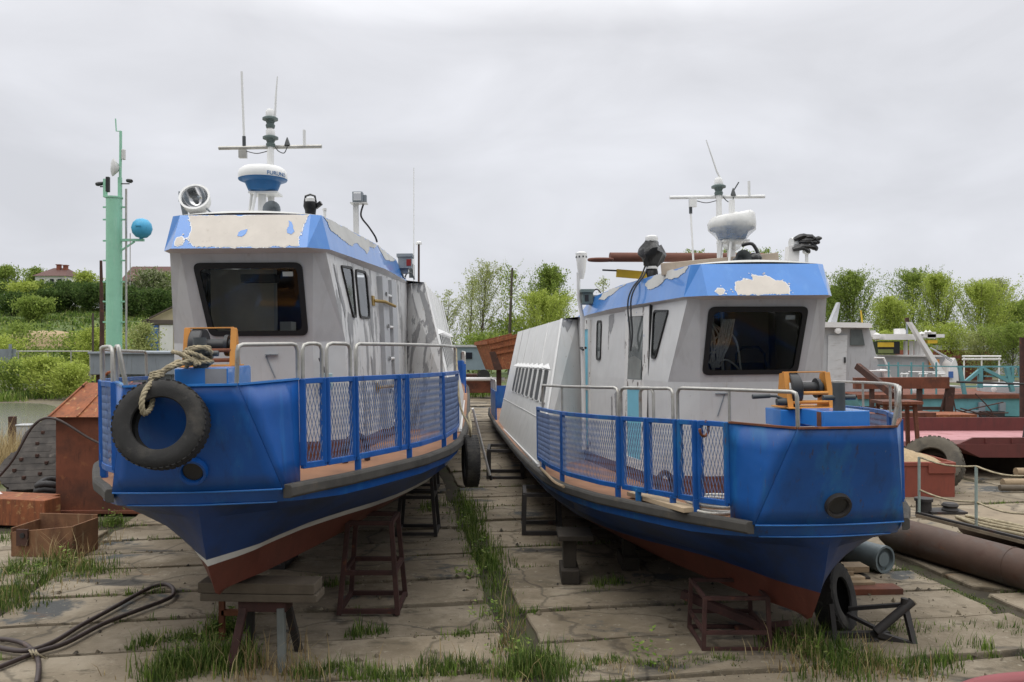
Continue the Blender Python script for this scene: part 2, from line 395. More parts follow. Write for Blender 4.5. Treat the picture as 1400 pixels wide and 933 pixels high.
def build_boat(pose, cfg):
    x0, y0, z0, yaw, trim, roll = pose
    B = empty('passenger_boat', label=cfg['label'], cat='boat', group='passenger boats propped up on stands')
    B.matrix_world = Matrix.Translation((x0, y0, z0)) @ Matrix.Rotation(-yaw, 4, 'Z') @ Matrix.Rotation(-trim, 4, 'X') @ Matrix.Rotation(-roll, 4, 'Y')
    vis = cfg['side']                                    # the side turned to the quay between the boats
    left = cfg['left']                                   # the boat on the left of the two
    blue = 'blue_paint' if left else 'blue_paint_worn'
    # ---- hull
    mb = MB()
    stem = lambda w: interp(w, [0, .05, .14, .32, .5, .7, .86], [.04, -.09, -.18, -.27, -.36, -.42, -.49])
    rowD = hull_row([(-.53, 0, .965), (-.515, .33, .965), (-.468, .65, .965), (-.2, .80, wf(-.2)), (.17, 1.03, wf(.17)), (.49, 1.185, wf(.49))] + [(u, vd(u) - .01, wf(u)) for u in STAT])
    rowC = hull_row([(-.49, 0, .86), (-.44, .33, .855), (-.35, .66, .846), (-.12, .80, .815), (.2, 1.02, .785), (.49, 1.16, .775)] + [(u, vd(u) - .03, wf(u) - .17) for u in STAT])
    bl = [(.2, .24), (.49, .33), (1, .52), (1.5, .80), (2.0, 1.1), (2.5, 1.32), (3.5, 1.60), (5, 1.76), (8, 1.86), (23, 1.8)]
    rowB = hull_row([(stem(.32), 0, .32), (-.12, .08, .32), (0, .15, .32)] + [(u, v, .32) for u, v in bl])
    rowB2 = hull_row([(stem(.38), 0, .38), (-.14, .10, .38), (0, .19, .38)] + [(u, v + .06, .38) for u, v in bl])
    al = [(.25, .14), (.49, .25), (.95, .41), (1.4, .56), (2.1, .78), (3.1, 1.0), (4, 1.15), (6, 1.35), (23, 1.4)]
    rowA = hull_row([(stem(.05), 0, .05), (.05, .05, .05)] + [(u, v, .05) for u, v in al])
    rowK = hull_row([(.02, 0, 0), (.25, 0, 0), (23, 0, 0)])
    rowM2 = hull_row([(stem(.74), 0, .74), (-.42, .05, .735), (-.28, .20, .735), (-.05, .50, .72), (.2, .78, .705), (.49, 1.0, .70)] + [(u, vd(u) * (.86 + .012 * min(u, 5)), wf(u) - .24 - .01 * min(u, 6)) for u in STAT])
    rowM = hull_row([(stem(.56), 0, .56), (-.30, .07, .56), (-.1, .24, .555), (.1, .42, .55), (.3, .56, .55), (.49, .69, .55)] + [(u, interp(u, [.5, 1, 1.5, 2, 3, 4, 6, 23], [.70, 1.02, 1.28, 1.5, 1.76, 1.88, 1.93, 1.9]), .55 - .012 * min(u, 8)) for u in STAT])
    rows = [rowD, rowC, rowM2, rowM, rowB2, rowB, rowA, rowK]; mats = [0, 1, 1, 1, 2 if left else 1, 3, 3]
    for s in (1, -1): mb.grid([[P(p.x, s * p.y, p.z) for p in r] for r in rows], mrow=mats, flip=s < 0)
    tr = [P(r[-1].x, r[-1].y, r[-1].z) for r in rows] + [P(r[-1].x, -r[-1].y, r[-1].z) for r in rows[-2::-1]]
    mb.poly(tr, 1)
    hull = mb.build('hull', [blue, 'hull_blue', 'white_line', 'hull_red'], B, smooth=24)
    # ---- deck
    mb = MB(); us = [-.51, -.468, -.2, .17] + STAT
    mb.grid([[P(u, s * (vd(u) - .012 if u > -.5 else .3), wf(u) + .004) for s in (-1, -.5, 0, .5, 1)] for u in us])
    mb.build('deck', 'deck_brown', B)
    # ---- rubbing strake, both sides
    for s in (1, -1):
        mb = MB(); rr = []
        for u in [-.45, -.2, .17] + STAT:
            a = vd(u); rr.append([P(u, s * (a - .02), wf(u) + .022), P(u, s * (a + .035), wf(u) + .018), P(u, s * (a + .05), wf(u) - .005), P(u, s * (a + .05), wf(u) - .07), P(u, s * (a + .03), wf(u) - .088), P(u, s * (a - .02), wf(u) - .088)])
        mb.grid(rr); mb.poly(rr[0][::-1]); mb.poly(rr[-1])
        mb.build('rubbing_strake', 'rubber_grey', B, bevel=.006)
    # ---- bow bulwark: front plate, two side plates, top cap and highlighted seams
    mb = MB(); ends = {1: cfg['end'], -1: cfg['end_far']}
    J = lambda s: P(-.80, s * .41, 1.805); K = lambda s: P(-.468, s * .65, .968)
    frow = [[P(lerp(-.80, -.468, t) - (.012 + .048 * t) * (1 - (q / 6.) ** 2), lerp(.41, .65, t) * q / 6., lerp(1.805, .968, t)) for q in range(-6, 7)] for t in [k / 6. for k in range(7)]]
    mb.grid(frow)
    for s in (1, -1):
        e = ends[s]; srow = [[(J(s).lerp(K(s), t) + V((s * .0006, .0006, 0))).lerp(P(e[0], s * e[1], 1.812).lerp(P(e[0] + .01, s * e[1], wf(e[0]) + .008), t), q / 4.) for q in range(5)] for t in [k / 4. for k in range(5)]]
        mb.grid(srow, flip=s < 0)
    o = mb.build('bow_bulwark', [blue], B, smooth=20)
    sm = o.modifiers.new('thickness', 'SOLIDIFY'); sm.thickness = .014; sm.offset = 0
    bul = o
    mb = MB()
    cap = [P(ends[-1][0], -ends[-1][1], 1.818)] + [p + V((0, 0, .006)) for p in frow[0]] + [P(ends[1][0], ends[1][1], 1.818)]
    for a, b in zip(cap, cap[1:]): mb.beam(a, b, .034, .016)
    mb.build('cap_rail', 'blue_light' if left else 'rust', bul)
    mb = MB(); mb.tube([p + V((0, -.008, 0)) for p in frow[-1]], .007, 6)
    mb.tube([P(p.x - .005, s * p.y, p.z) for s in (-1,) for p in rowC[:6][::-1]] + [P(p.x - .005, p.y, p.z) for p in rowC[1:6]], .006, 6)
    mb.build('weld_highlight', 'blue_light', bul, smooth=60)  # weld lines in lighter blue, the edge highlight put into their colour
    # hawse pipe
    mb = MB(); hc = P(-.600, .01, 1.145); ax = V((0, -.93, -.36))
    mb.lathe([(.075, -.10), (.075, .0), (.085, .035), (.105, .038), (.112, .015), (.112, -.03)], hc, ax, 28, cap0=False, cap1=False)
    mb.lathe([(.0745, .012), (.001, .010)], hc, ax, 20, m=1, cap0=False, cap1=False)
    mb.build('hawse_pipe', ['blue_paint' if left else 'steel_dark', 'black_metal'], bul, smooth=40)
    # ---- guard panels, gates and handrails
    for s in (1, -1):
        lay = cfg['panels'] if s == vis else cfg['panels_far']; e = ends[s]
        for ua, ub, foot in lay:
            path, f = panel_path(e, ua, ub); mb = MB(); g = .025
            along(mb, path, lambda u: wtop(u) - .02, s, .04, .045); along(mb, path, lambda u: wbot(u), s, .045, .05)
            for u in (ua + .012, ub - .012): mb.beam(P(u, s * f(u), wbot(u)), P(u, s * f(u), wtop(u)), .05, .045, up=(0, 1, 0))
            for u in foot: mb.beam(P(u, s * f(u), wf(u)), P(u, s * f(u), wbot(u)), .055, .045, up=(0, 1, 0))
            fr = mb.build('guard_panel', [blue], B, bevel=.004)
            mb = MB(); wire_mesh(mb, [(u, v + .012) for u, v in path], lambda u: wbot(u) + .01, lambda u: wtop(u) - .02, s)
            mb.build('wire_mesh', 'mesh_wire', fr, recalc=False)
        for ua, ub, mids in (cfg['rails'] if s == vis else cfg['rails_far']):
            path, f = panel_path(e, ua, ub); mb = MB(); h = 2.105
            top = lambda u: 2.105 - .02 * max(0, u)
            c = min(.06, (ub - ua) * .3); pts = [P(ua, s * f(ua), wtop(ua)), P(ua, s * f(ua), top(ua) - .05), P(ua + c * .3, s * f(ua + c * .3), top(ua) - .012), P(ua + c, s * f(ua + c), top(ua))]
            pts += [P(u, s * v, top(u)) for u, v in path[1:-1] if ua + c < u < ub - c]
            pts += [P(ub - c, s * f(ub - c), top(ub)), P(ub - c * .3, s * f(ub - c * .3), top(ub) - .012), P(ub, s * f(ub), top(ub) - .05), P(ub, s * f(ub), wtop(ub))]
            mb.tube(pts, .017, 8)
            for u in mids: mb.tube([P(u, s * f(u), wtop(u)), P(u, s * f(u), top(u))], .014, 8)
            mb.build('handrail', 'galvanised', B, smooth=50)
        # bow rail: from the foot on the front corner, leaning, round to the panel end
        mb = MB(); ex = e[0] + .0; ev = e[1]
        fo = P(-.79, s * .40, 1.81); hi = P(-.84, s * .425, 2.06)
        ue = cfg.get('bow_rail_end', ex) if s == vis else ex; pth, f = panel_path(e, ex, max(ue, ex + .01)); top_ = [P(u, s * v, 2.105) for u, v in pth] if ue > ex else []
        lu, lv = (ue, f(ue)) if ue > ex else (ex, ev)
        mb.tube([fo, hi, P(-.835, s * .432, 2.093), P(-.80, s * .45, 2.105)] + (top_[:-1] if top_ else []) + [P(lu - .06, s * (lv - .03), 2.105), P(lu - .02, s * (lv - .01), 2.095), P(lu, s * lv, 2.05), P(lu, s * lv, 1.81)], .017, 8)
        if ue > ex or s != vis: mb.tube([P(ex, s * ev, 1.81), P(ex, s * ev, 2.1)], .014, 8)
        mb.build('handrail', 'galvanised', B, smooth=50)
    # ---- aft bulwark and rail
    for s in (1, -1):
        mb = MB(); us = [16.4, 17.5, 18.6, 19.7, 20.8, 21.9, 22.8]
        for a, b in zip(us, us[1:]):
            mb.hexa([P(a + .03, s * (vd(a) - .05), wf(a)), P(b - .03, s * (vd(b) - .05), wf(b)), P(b - .03, s * (vd(b) - .09), wf(b)), P(a + .03, s * (vd(a) - .09), wf(a))][::s],
                    [P(a + .03, s * (vd(a) - .05), wf(a) + .85), P(b - .03, s * (vd(b) - .05), wf(b) + .85), P(b - .03, s * (vd(b) - .09), wf(b) + .85), P(a + .03, s * (vd(a) - .09), wf(a) + .85)][::s])
        if s > 0:
            mb.box(P(22.85, 0, wf(22.8) + .42), (3.75, .05, .84))
        o = mb.build('aft_bulwark', blue, B)
        mb = MB()
        for a, b in zip(us, us[1:]): u_rail(mb, P(a + .06, s * (vd(a) - .07), wf(a) + .85), P(b - .06, s * (vd(b) - .07), wf(b) + .85), .33, .02)
        mb.build('handrail', 'galvanised', B, smooth=50)
    # ---- wheelhouse
    mb = MB(); hole2 = rounded(cfg['win'], [.07, .07, .075, .075], 5)
    outer = [front(-.631, 2.998, 0), front(.631, 2.998, 0), front(.567, 2.121, 0), front(-.567, 2.121, 0)]
    hole = [front(p[0], p[1], 0) for p in hole2]
    fill_hole(mb, outer, hole, 1)
    mb.poly([P(1.276, -.567, 2.121), P(1.276, .567, 2.121), P(1.285, .58, 1.12), P(1.285, -.58, 1.12)], 0)
    mb.poly([P(1.285, -.58, 1.12), P(1.285, .58, 1.12), P(1.285, .58, .92), P(1.285, -.58, .92)], 2)
    for s in (1, -1):
        D, E, F, G = P(1.019, s * .631, 2.998), P(1.276, s * .567, 2.121), P(1.064, s * .746, 3.003), P(1.463, s * .863, 2.128)
        mb.poly([D, E, G, F], 1)
        mb.poly([E, P(1.285, s * .58, 1.12), P(1.46, s * .868, 1.12), G], 0)
        mb.poly([P(1.285, s * .58, 1.12), P(1.285, s * .58, .92), P(1.46, s * .87, .92), P(1.46, s * .868, 1.12)], 2)
        us = [1.5, 2, 2.6, 3.2, 4, 4.8, 5.79]
        rowt = [F] + [P(u, s * cab_v(u, 3.02), 3.02) for u in us]; rowm = [G] + [P(u, s * cab_v(u, 2.128), 2.128) for u in us]
        rb = [P(1.46, s * .868, 1.08)] + [P(u, s * cab_v(u, 1.08), wf(u) + .15) for u in us]; rc = [P(1.46, s * .87, .9)] + [P(u, s * cab_v(u, .9), wf(u) - .02) for u in us]
        rb[0] = P(1.46, s * .868, 1.12)
        mb.grid([rowm, rb, rc], mrow=[3, 2], flip=s < 0)
        wl = [w_ for w_ in (cfg['side_windows'] if s == vis else cfg['side_windows_far']) if w_[0][0][0] < 3]
        fill_holes(mb, rowt + rowm[::-1], [[cab(s)(p[0], p[1], 0) for p in shrink(rounded(w_[0], w_[1], 4), .012)] for w_ in wl], 3)
        # wing wall between wheelhouse and saloon
        a, b, c, d = P(5.79, s * 1.187, 3.02), P(5.63, s * 1.455, 3.03), P(4.35, s * 1.985, .84), P(5.30, s * 1.175, .78)
        mb.poly([a, b, c] if s < 0 else [a, c, b], 3); mb.poly([a, c, d] if s < 0 else [a, d, c], 3)
        # bare-primer flakes on the wing wall
        if s == vis:
            for pp in cfg['wing_flakes']:
                pts = jag(pp, .022, .05, 5)
                W = lambda x, y: a.lerp(b, x).lerp(d.lerp(c, x), y)
                nrm = (b - a).cross(c - a).normalized(); nrm = nrm if nrm.y < 0 else -nrm
                A = [a + (b - a) * p[0] + (c - b) * p[1] + nrm * .004 for p in pts]
                mb.poly(A, 4)
    for pp in cfg['side_flakes']:
        pts = jag(jag(pp, .025, .08, len(pp)), .012, .02, 4); mb.poly([cab(vis)(p[0], p[1], .004) for p in pts], 4)
    for pp in cfg.get('front_low_flakes', []): mb.poly([front_low(p[0], p[1], .003) for p in jag(pp, .015, .04, 3)], 4)
    # back closing wall
    mb.poly([P(5.79, -1.19, 3.02), P(5.79, 1.19, 3.02), P(5.79, 1.2, .75), P(5.79, -1.2, .75)], 0)
    wh = mb.build('wheelhouse', ['white_paint', 'primer_grey', 'kick_brown', 'white_peeling' if left else 'white_paint', 'bare_grey'], B, recalc=False)
    # windshield: rubber frame and pane
    mb = MB(); inn = rounded([(p[0] * (1 - .075), 2.54 + (p[1] - 2.54) * .89) for p in cfg['win']], [.06] * 4, 5)
    outr = rounded([(p[0] * 1.03, 2.54 + (p[1] - 2.54) * 1.045) for p in cfg['win']], [.075] * 4, 5)
    ring_plate(mb, outr, inn, front, .018, .05)
    wn = mb.build('windshield', 'window_rubber', B, smooth=30)
    mb = MB(); mb.poly([front(p[0], p[1], .004) for p in inn]); mb.build('pane', 'glass', wn)
    mb = MB(); c = cfg['sticker']; mb.prism([front(c[0] + a * .05, c[1] + b * .022, -.012) for a, b in ((-1, -1), (1, -1), (1, 1), (-1, 1))], (0, .002, 0)); mb.build('sticker', 'paper', wn)
    # cabin interior behind the windshield
    mb = MB()
    mb.box(P(2.6, 0, 2.45), (1.62, .04, 1.05), 0)
    if left:
        mb.box(P(2.3, -.40, 2.45), (.70, .03, 1.0), 1); mb.box(P(2.27, -.03, 2.45), (.03, .03, 1.0), 2); mb.box(P(1.5, -.0, 2.78), (.34, .2, .08), 3)
        mb.box(P(2.2, .12, 2.2), (.12, .25, .30), 2); mb.box(P(1.75, -.35, 2.16), (.25, .3, .15), 3)
    else:
        mb.box(P(2.54, .42, 2.45), (.55, .03, 1.0), 5); mb.box(P(2.5, -.02, 2.45), (.035, .03, 1.0), 2); mb.box(P(2.5, .10, 2.45), (.03, .03, 1.0), 2)
        mb.box(P(2.1, .28, 2.18), (.40, .1, .28), 3); mb.tube([P(2.04, .10, 2.2), P(2.04, .11, 2.42), P(2.04, .18, 2.5), P(2.04, .38, 2.5), P(2.04, .45, 2.42), P(2.04, .46, 2.2)], .014, 6, 3)
        mb.box(P(1.8, .25, 2.08), (.14, .06, .1), 4); mb.box(P(1.8, .40, 2.08), (.1, .06, .08), 4)
    mb.box(P(1.95, 0, 2.04), (1.1, 1.1, .03), 0)
    mb.build('cabin_interior', ['interior_brown', 'interior_beige', 'interior_white', 'black_metal', 'dark_grey', 'interior_tan'], wh)
    # side windows
    for s in (1, -1):
        for poly, r in (cfg['side_windows'] if s == vis else cfg['side_windows_far']):
            o2 = rounded(poly, r, 4); mb = MB(); ring_plate(mb, o2, shrink(o2, .03), cab(s), .02, .03)
            sw = mb.build('side_window', 'window_rubber', B, smooth=30)
            mb = MB(); mb.poly([cab(s)(p[0], p[1], .008) for p in shrink(o2, .028)]); mb.build('pane', 'glass' if poly[0][0] < 3 else 'glass_grey', sw)
    # ---- visor round the roof and the roof itself
    mb = MB(); bot = []; top = []; inn = []
    for s in (-1, 1):
        Lb = [P(.768, s * .626, 3.01), P(1.045, s * .793, 3.02), P(3.6, s * 1.06, 3.06), P(5.0, s * 1.15, 3.055), P(5.79, s * 1.19, 3.05)]
        Lt = [P(.995, s * .62, 3.356), P(1.06, s * .71, 3.357), P(3.4, s * .97, 3.36), P(5.0, s * 1.08, 3.32), P(5.75, s * 1.15, 3.12)]
        Li = [P(1.03, s * .60, 2.985), P(1.08, s * .72, 2.985), P(3.6, s * (cab_v(3.6, 3.0) - .02), 2.99), P(5.0, s * (cab_v(5, 3.) - .02), 2.99), P(5.79, s * 1.16, 2.99)]
        if s < 0: Lb, Lt, Li = Lb[::-1], Lt[::-1], Li[::-1]
        bot += Lb; top += Lt; inn += Li
    for i in range(len(bot) - 1):
        mb.poly([bot[i], bot[i + 1], top[i + 1], top[i]], 0); mb.poly([bot[i], inn[i], inn[i + 1], bot[i + 1]], 2)
    for pp, sd in cfg['visor_front_flakes']:
        q = jag(jag(pp, .013, .05, sd), .006, .012, sd + 1)
        mb.poly([visor_front(p[0], min(p[1], 3.353), .002) for p in jag(shrink(q, -.008), .004, .012, sd + 2)], 4); mb.poly([visor_front(p[0], min(p[1], 3.352), .004) for p in q], 1)
    rf = random.Random(77)
    for pp, sd in cfg['visor_front_flakes']:        # small flecks lost round the big flakes
        for _ in range(16 if len(pp) > 8 else 3):
            i = rf.randrange(len(pp)); a_, b_ = V(pp[i]), V(pp[(i + 1) % len(pp)]); c_ = sum((V(p) for p in pp), V((0, 0))) / len(pp); p = a_.lerp(b_, rf.random()); p = p + (p - c_).normalized() * rf.uniform(.008, .05)
            if not 3.025 < p.y < 3.335 or abs(p.x) > .60: continue
            r_ = rf.uniform(.003, .011); mb.poly([visor_front(p.x + r_ * math.cos(t) * rf.uniform(.5, 1.6), p.y + r_ * math.sin(t) * rf.uniform(.5, 1.2), .0045) for t in (0, 1, 2.2, 3.3, 4.4, 5.4)], rf.choice([1, 4]))
    for pp, sd in cfg.get('visor_front_islands', []): mb.poly([visor_front(p[0], p[1], .007) for p in jag(jag(pp, .006, .025, sd), .003, .008, sd)], 0)
    for pp, sd in cfg['visor_side_flakes']: mb.poly([visor_side(vis)(p[0], p[1], .004) for p in jag(jag(pp, .05, .12, sd), .02, .03, sd + 3)], 3)
    mb.build('visor', ['blue_light', 'bare_beige', 'primer_grey', 'roof_grey', 'white_clean'], B, recalc=False)
    mb = MB(); rows = []
    for i in range(5):
        a, b = top[4 - i], top[5 + i]; rows.append([a.lerp(b, q / 8.) + V((0, 0, .05 * (1 - (q / 4. - 1) ** 2) * (1 if i else .4))) for q in range(9)])
    mb.grid(rows); mb.build('roof', 'roof_grey', B, smooth=30)
    # ---- saloon: leaning sides, cambered roof, rear wall, windows under little hoods
    mb = MB()
    for s in (1, -1):
        S = saloon(s); mb.grid([[S(a / 12., t / 6., 0) for a in range(13)] for t in range(7)], 0, flip=s > 0)
        mb.beam(S(0, 0, .012), S(0, 1, .012), .03, .012, 0, up=(0, 0, 1)); mb.beam(S(0, .72, .004), S(1, .72, .004), .012, .012, 0)
        mb.beam(S(0, .995, .02), S(1, .995, .02), .03, .04, 0)
    rows = [];
    for a in range(0, 9): rows.append([saloon(-1)(a / 8., 0, 0).lerp(saloon(1)(a / 8., 0, 0), q / 10.) + V((0, 0, .10 * (1 - (q / 5. - 1) ** 2))) for q in range(11)])
    mb.grid(rows, 1)
    mb.poly([saloon(-1)(1, 0, 0), saloon(1)(1, 0, 0), saloon(1)(1, 1, 0), saloon(-1)(1, 1, 0)], 0)
    mb.poly([P(5.79, -1.187, 3.02), P(5.79, 1.187, 3.02), P(5.63, 1.455, 3.03), P(5.9, 1.455, 3.035), P(5.9, -1.455, 3.035), P(5.63, -1.455, 3.03)], 1)
    for q in range(1, 5):
        for s in (1, -1): mb.beam(saloon(s)(q / 5., 0, .004), saloon(s)(q / 5., .35, .004), .02, .008, 0)
    sal = mb.build('saloon', ['white_paint', 'roof_grey'], B, recalc=False)
    for s in (1, -1):
        S = saloon(s)
        for k in range(8):
            a0 = .050 + k * .0895; w_ = .072; sk = 0.
            poly = rounded([(a0, .372), (a0 + w_, .372), (a0 + w_ + sk, .615), (a0 + sk, .615)], .012, 3)
            mb = MB(); ring_plate(mb, poly, [(lerp(p[0], a0 + w_ / 2, .13), lerp(p[1], .494, .05)) for p in poly], S, .022, .03)
            h = [S(a0 - .002, .365, .02), S(a0 + w_ + .002, .365, .02), S(a0 + w_ + .002, .335, .01), S(a0 - .002, .335, .01)]
            mb.poly([S(a0 - .004, .37, .006), S(a0 + w_ * .5, .37, .13), S(a0 + w_ * .5, .325, .006)]); mb.poly([S(a0 + w_ * .5, .37, .13), S(a0 + w_ + .004, .37, .006), S(a0 + w_ * .5, .325, .006)])
            wdw = mb.build('saloon_window', 'white_paint', B, recalc=False)
            mb = MB(); mb.poly([S(lerp(p[0], a0 + w_ / 2, .14), lerp(p[1], .494, .045), .012) for p in poly]); mb.build('pane', 'window_matt', wdw)
    # ---- radar on its pedestal
    mb = MB(); c = P(1.75, -.02, 0)
    mb.tube([c + V((-.01, 0, 3.36)), c + V((-.01, 0, 3.70))], [.055, .04], 14, 1); mb.tube([c + V((.05, .13, 3.36)), c + V((.05, .13, 4.2))], .035, 12, 1)
    mb.box(c + V((.02, .03, 3.70)), (.30, .26, .02), 1)
    for a, b in (((-.05, -.1), (-.1, -.16)), ((-.12, .0), (-.16, .0))): mb.tube([c + V((a[0], a[1], 3.69)), c + V((b[0], b[1], 3.38))], .015, 6, 1)
    rad = mb.build('radar_pedestal', ['radar_blue', 'white_clean'], B, smooth=40)
    mb = MB(); mb.lathe([(.10, 3.71), (.15, 3.73), (.185, 3.815), (.245, 3.838), (.252, 3.85), (.250, 3.90), (.238, 3.945), (.20, 3.972), (.10, 3.985), (0, 3.988)], c, n=36, ms=[1, 1, 1, 1, 0, 0, 0, 0, 0], cap0=True, cap1=False)
    dome = mb.build('radar_dome', ['white_clean', 'radar_blue'], rad, smooth=45)
    cu = bpy.data.curves.new('lettering', 'FONT'); cu.body = 'FURUNO'; cu.size = .058; cu.extrude = .001
    to = bpy.data.objects.new('lettering', cu); C.objects.link(to); dg = bpy.context.evaluated_depsgraph_get(); me = bpy.data.meshes.new_from_object(to.evaluated_get(dg)); bpy.data.objects.remove(to)
    for vtx in me.vertices:
        x, y, z = vtx.co; ang = -.5 * PI + cfg['dome_text'] + x / .25; r_ = .2535 - max(0, (y - .012)) * .06 + z * 1.; vtx.co = (c.x + r_ * math.cos(ang), c.y + r_ * math.sin(ang), 3.858 + y)
    me.materials.clear(); me.materials.append(M['radar_blue']); lt = bpy.data.objects.new('lettering', me); C.objects.link(lt); lt.parent = rad
    if not left:
        mb = MB(); prof = [(.06, 3.60), (.11, 3.66), (.19, 3.76), (.262, 3.83), (.268, 3.90), (.255, 3.97), (.23, 4.0), (.12, 3.99), (0, 4.0)]
        rnd = random.Random(4); n = 40; rings = []
        for r_, h in prof: rings.append([mb.v(c + V(((r_ + rnd.uniform(-.003, .005)) * math.cos(2 * PI * j / n), (r_ + rnd.uniform(-.003, .005)) * math.sin(2 * PI * j / n), h + (.035 * math.cos(2 * PI * (j / n)) if h > 3.95 else 0) + rnd.uniform(-.008, .008)))) for j in range(n)])
        for i in range(len(rings) - 1):
            for j in range(n): mb.f((rings[i][j], rings[i][(j + 1) % n], rings[i + 1][(j + 1) % n], rings[i + 1][j]))
        mb.build('plastic_cover', M['film'], rad, smooth=60)
    # ---- mast with crossbar, lights and aerials
    mc = P(2.15, -.03, 0); mb = MB()
    mb.tube([mc + V((0, 0, 3.38)), mc + V((0, 0, 4.62 if left else 4.36))], .034, 12); mast = mb.build('mast', 'white_clean', B, smooth=40)
    mb = MB(); mb.tube([P(2.2, -.61, 4.292), P(2.15, .53, 4.297)], .021, 10); mb.box(P(2.17, -.28 - .06, 4.22), (.085, .05, .09)); mb.build('crossbar', 'galvanised' if left else 'white_clean', mast, smooth=40)
    for z in ((4.40, 4.61) if left else (4.42,)):
        mb = MB(); mb.lathe([(.045, z - .11), (.052, z - .08), (.04, z - .06), (.052, z - .03), (.085, z - .02), (.085, z), (.06, z + .015)], mc, n=16); mb.lathe([(.05, z + .015), (.05, z + .07), (.03, z + .1)], mc, n=14, m=1)
        mb.build('mast_light', ['grey_green', 'white_clean'], mast, smooth=40)
    mb = MB(); mb.tube([mc + V((.05, 0, 4.6 if left else 4.45)), mc + V((.065 if left else -.02, 0, 4.85 if left else 4.6)), mc + V((.085 if left else -.14, 0, 5.07 if left else 4.97))], [.014, .011, .006], 8); mb.build('whip_aerial', 'white_clean', mast, smooth=40)
    mb = MB()
    if left: mb.tube([P(2.19, -.33, 4.3), P(2.19, -.33, 4.42)], .02, 8, 1); mb.tube([P(2.19, -.33, 4.42), P(2.19, -.345, 5.14)], .013, 8)
    else: mb.tube([P(2.19, -.36, 4.25), P(2.19, -.36, 4.10)], .02, 8, 1); mb.tube([P(2.19, -.36, 4.10), P(2.1, -.36, 3.40)], .012, 8)
    mb.build('whip_aerial', ['white_clean', 'dark_grey'], mast, smooth=40)
    mb = MB(); mb.tube([P(2.15, .34, 4.30), P(2.15, .34, 4.48)], .017, 8); mb.build('stub_aerial', 'white_clean', mast, smooth=40)
    mb = MB(); mb.lathe([(.035, 4.31), (.02, 4.36), (.005, 4.40)], P(2.16, .15, 0), n=10)
    if not left: mb.tube([P(2.16, .15, 4.36), P(2.16, .22, 4.47)], .008, 6)
    mb.tube(spline([P(2.14, .02, 4.29), P(2.13, .06, 4.24), P(2.13, .12, 4.22), P(2.15, .15, 4.29)], 5), .006, 6); mb.build('gps_aerial', 'dark_grey', mast, smooth=40)
    mb = MB(); mb.tube(spline([P(2.15, -.05, 4.25), P(2.15, -.18, 4.22), P(2.17, -.3, 4.25)], 5), .005, 6); mb.build('aerial_cable', 'cable', mast)
    # horn
    mb = MB(); hp = P(1.35, .17 if left else -.05, 3.46)
    mb.lathe([(.02, .25), (.035, .1), (.05, .02), (.085, -.03), (.09, -.035), (.07, -.02), (.02, .05)], hp, (0, 1, .05), 20, cap0=False, cap1=True); mb.box(hp + V((0, .12, -.05)), (.05, .08, .06)); mb.build('horn', 'dark_grey' if not left else 'grey_steel', B, smooth=40)
    cfg['extras'](B)
    # ---- winch, pedestal, bollard
    mb = MB()
    mb.box(P(-.32, .09, 1.86), (.40, .62, .14), 0); mb.box(P(.02, -.02, 1.84), (.52, .36, .15), 0)
    for x in (-.22, .18): mb.box(P(.0, x, 1.38), (.06, .2, .85), 0)
    ped = mb.build('winch_pedestal', ['blue_light'], B, bevel=.006)
    mb = MB(); mb.box(P(-.631, .2, 1.86), (.16, .004, .13)) if left else mb.box(P(-.55, -.1125, 1.86), (.003, .08, .12)); mb.build('worn_patch', 'bare_grey' if left else 'rust', ped)
    mb = MB()
    for v in (-.21, .17):
        mb.prism([P(-.17, v, 1.925), P(.10, v, 1.925), P(.03, v, 2.235), P(-.09, v, 2.245)], (.012, 0, 0))
        mb.beam(P(-.17, v + .02, 1.93), P(-.09, v + .015, 2.245), .05, .008, up=(0, 1, 0))
    mb.box(P(-.07, -.02, 2.247), (.40, .02, .012)); mb.box(P(.0, -.02, 1.93), (.4, .42, .012))
    wi = mb.build('winch', 'orange', B, bevel=.003)
    mb = MB(); mb.lathe([(.055, -.14), (.055, .16)], P(-.03, 0, 2.10), (1, 0, 0), 20); mb.lathe([(.09, .10), (.09, .13)], P(-.03, 0, 2.10), (1, 0, 0), 20); mb.build('drum', 'black_metal', wi, smooth=40)
    mb = MB(); mb.lathe([(.0, -.17), (.15, -.17), (.16, -.16), (.16, -.08), (.15, -.07), (.0, -.07)], P(-.02, 0, 2.085), (1, 0, 0), 28, cap0=False, cap1=False); mb.build('gear_cover', 'black_metal', wi, smooth=40)
    mb = MB(); mb.tube([P(-.13, -.17, 2.06), P(-.13, .17, 2.06)], .016, 8); mb.tube([P(-.14, -.17, 1.98), P(-.14, .17, 1.98)], .016, 8); mb.build('tie_rod', 'rust' if left else 'orange', wi, smooth=40)
    if not left:
        mb = MB(); mb.lathe([(.03, -.06), (.035, 0), (.03, .06)], P(-.12, -.24, 1.985), (1, 0, 0), 14); mb.tube([P(-.12, -.22, 2.0), P(-.12, -.3, 2.035), P(-.12, -.36, 2.04)], .012, 8); mb.tube([P(-.12, -.36, 2.04), P(-.12, -.52, 2.035)], [.02, .022], 10); mb.build('crank', 'dark_grey', wi, smooth=40)
        mb = MB(); mb.prism([P(-.137, -.185, 2.10), P(-.137, -.125, 2.10), P(-.125, -.125, 2.155), P(-.125, -.185, 2.155)], (0, -.003, 0)); mb.build('rating_plate', 'paper', wi)
    mb = MB(); b0 = P(-.56, .06, 0)
    mb.lathe([(.05, 1.925), (.05, 2.165)], b0, n=20); mb.tube([b0 + V((-.14, 0, 2.04)), b0 + V((.14, 0, 2.04))], .022, 12); mb.build('bollard', 'dark_grey', B, smooth=40)
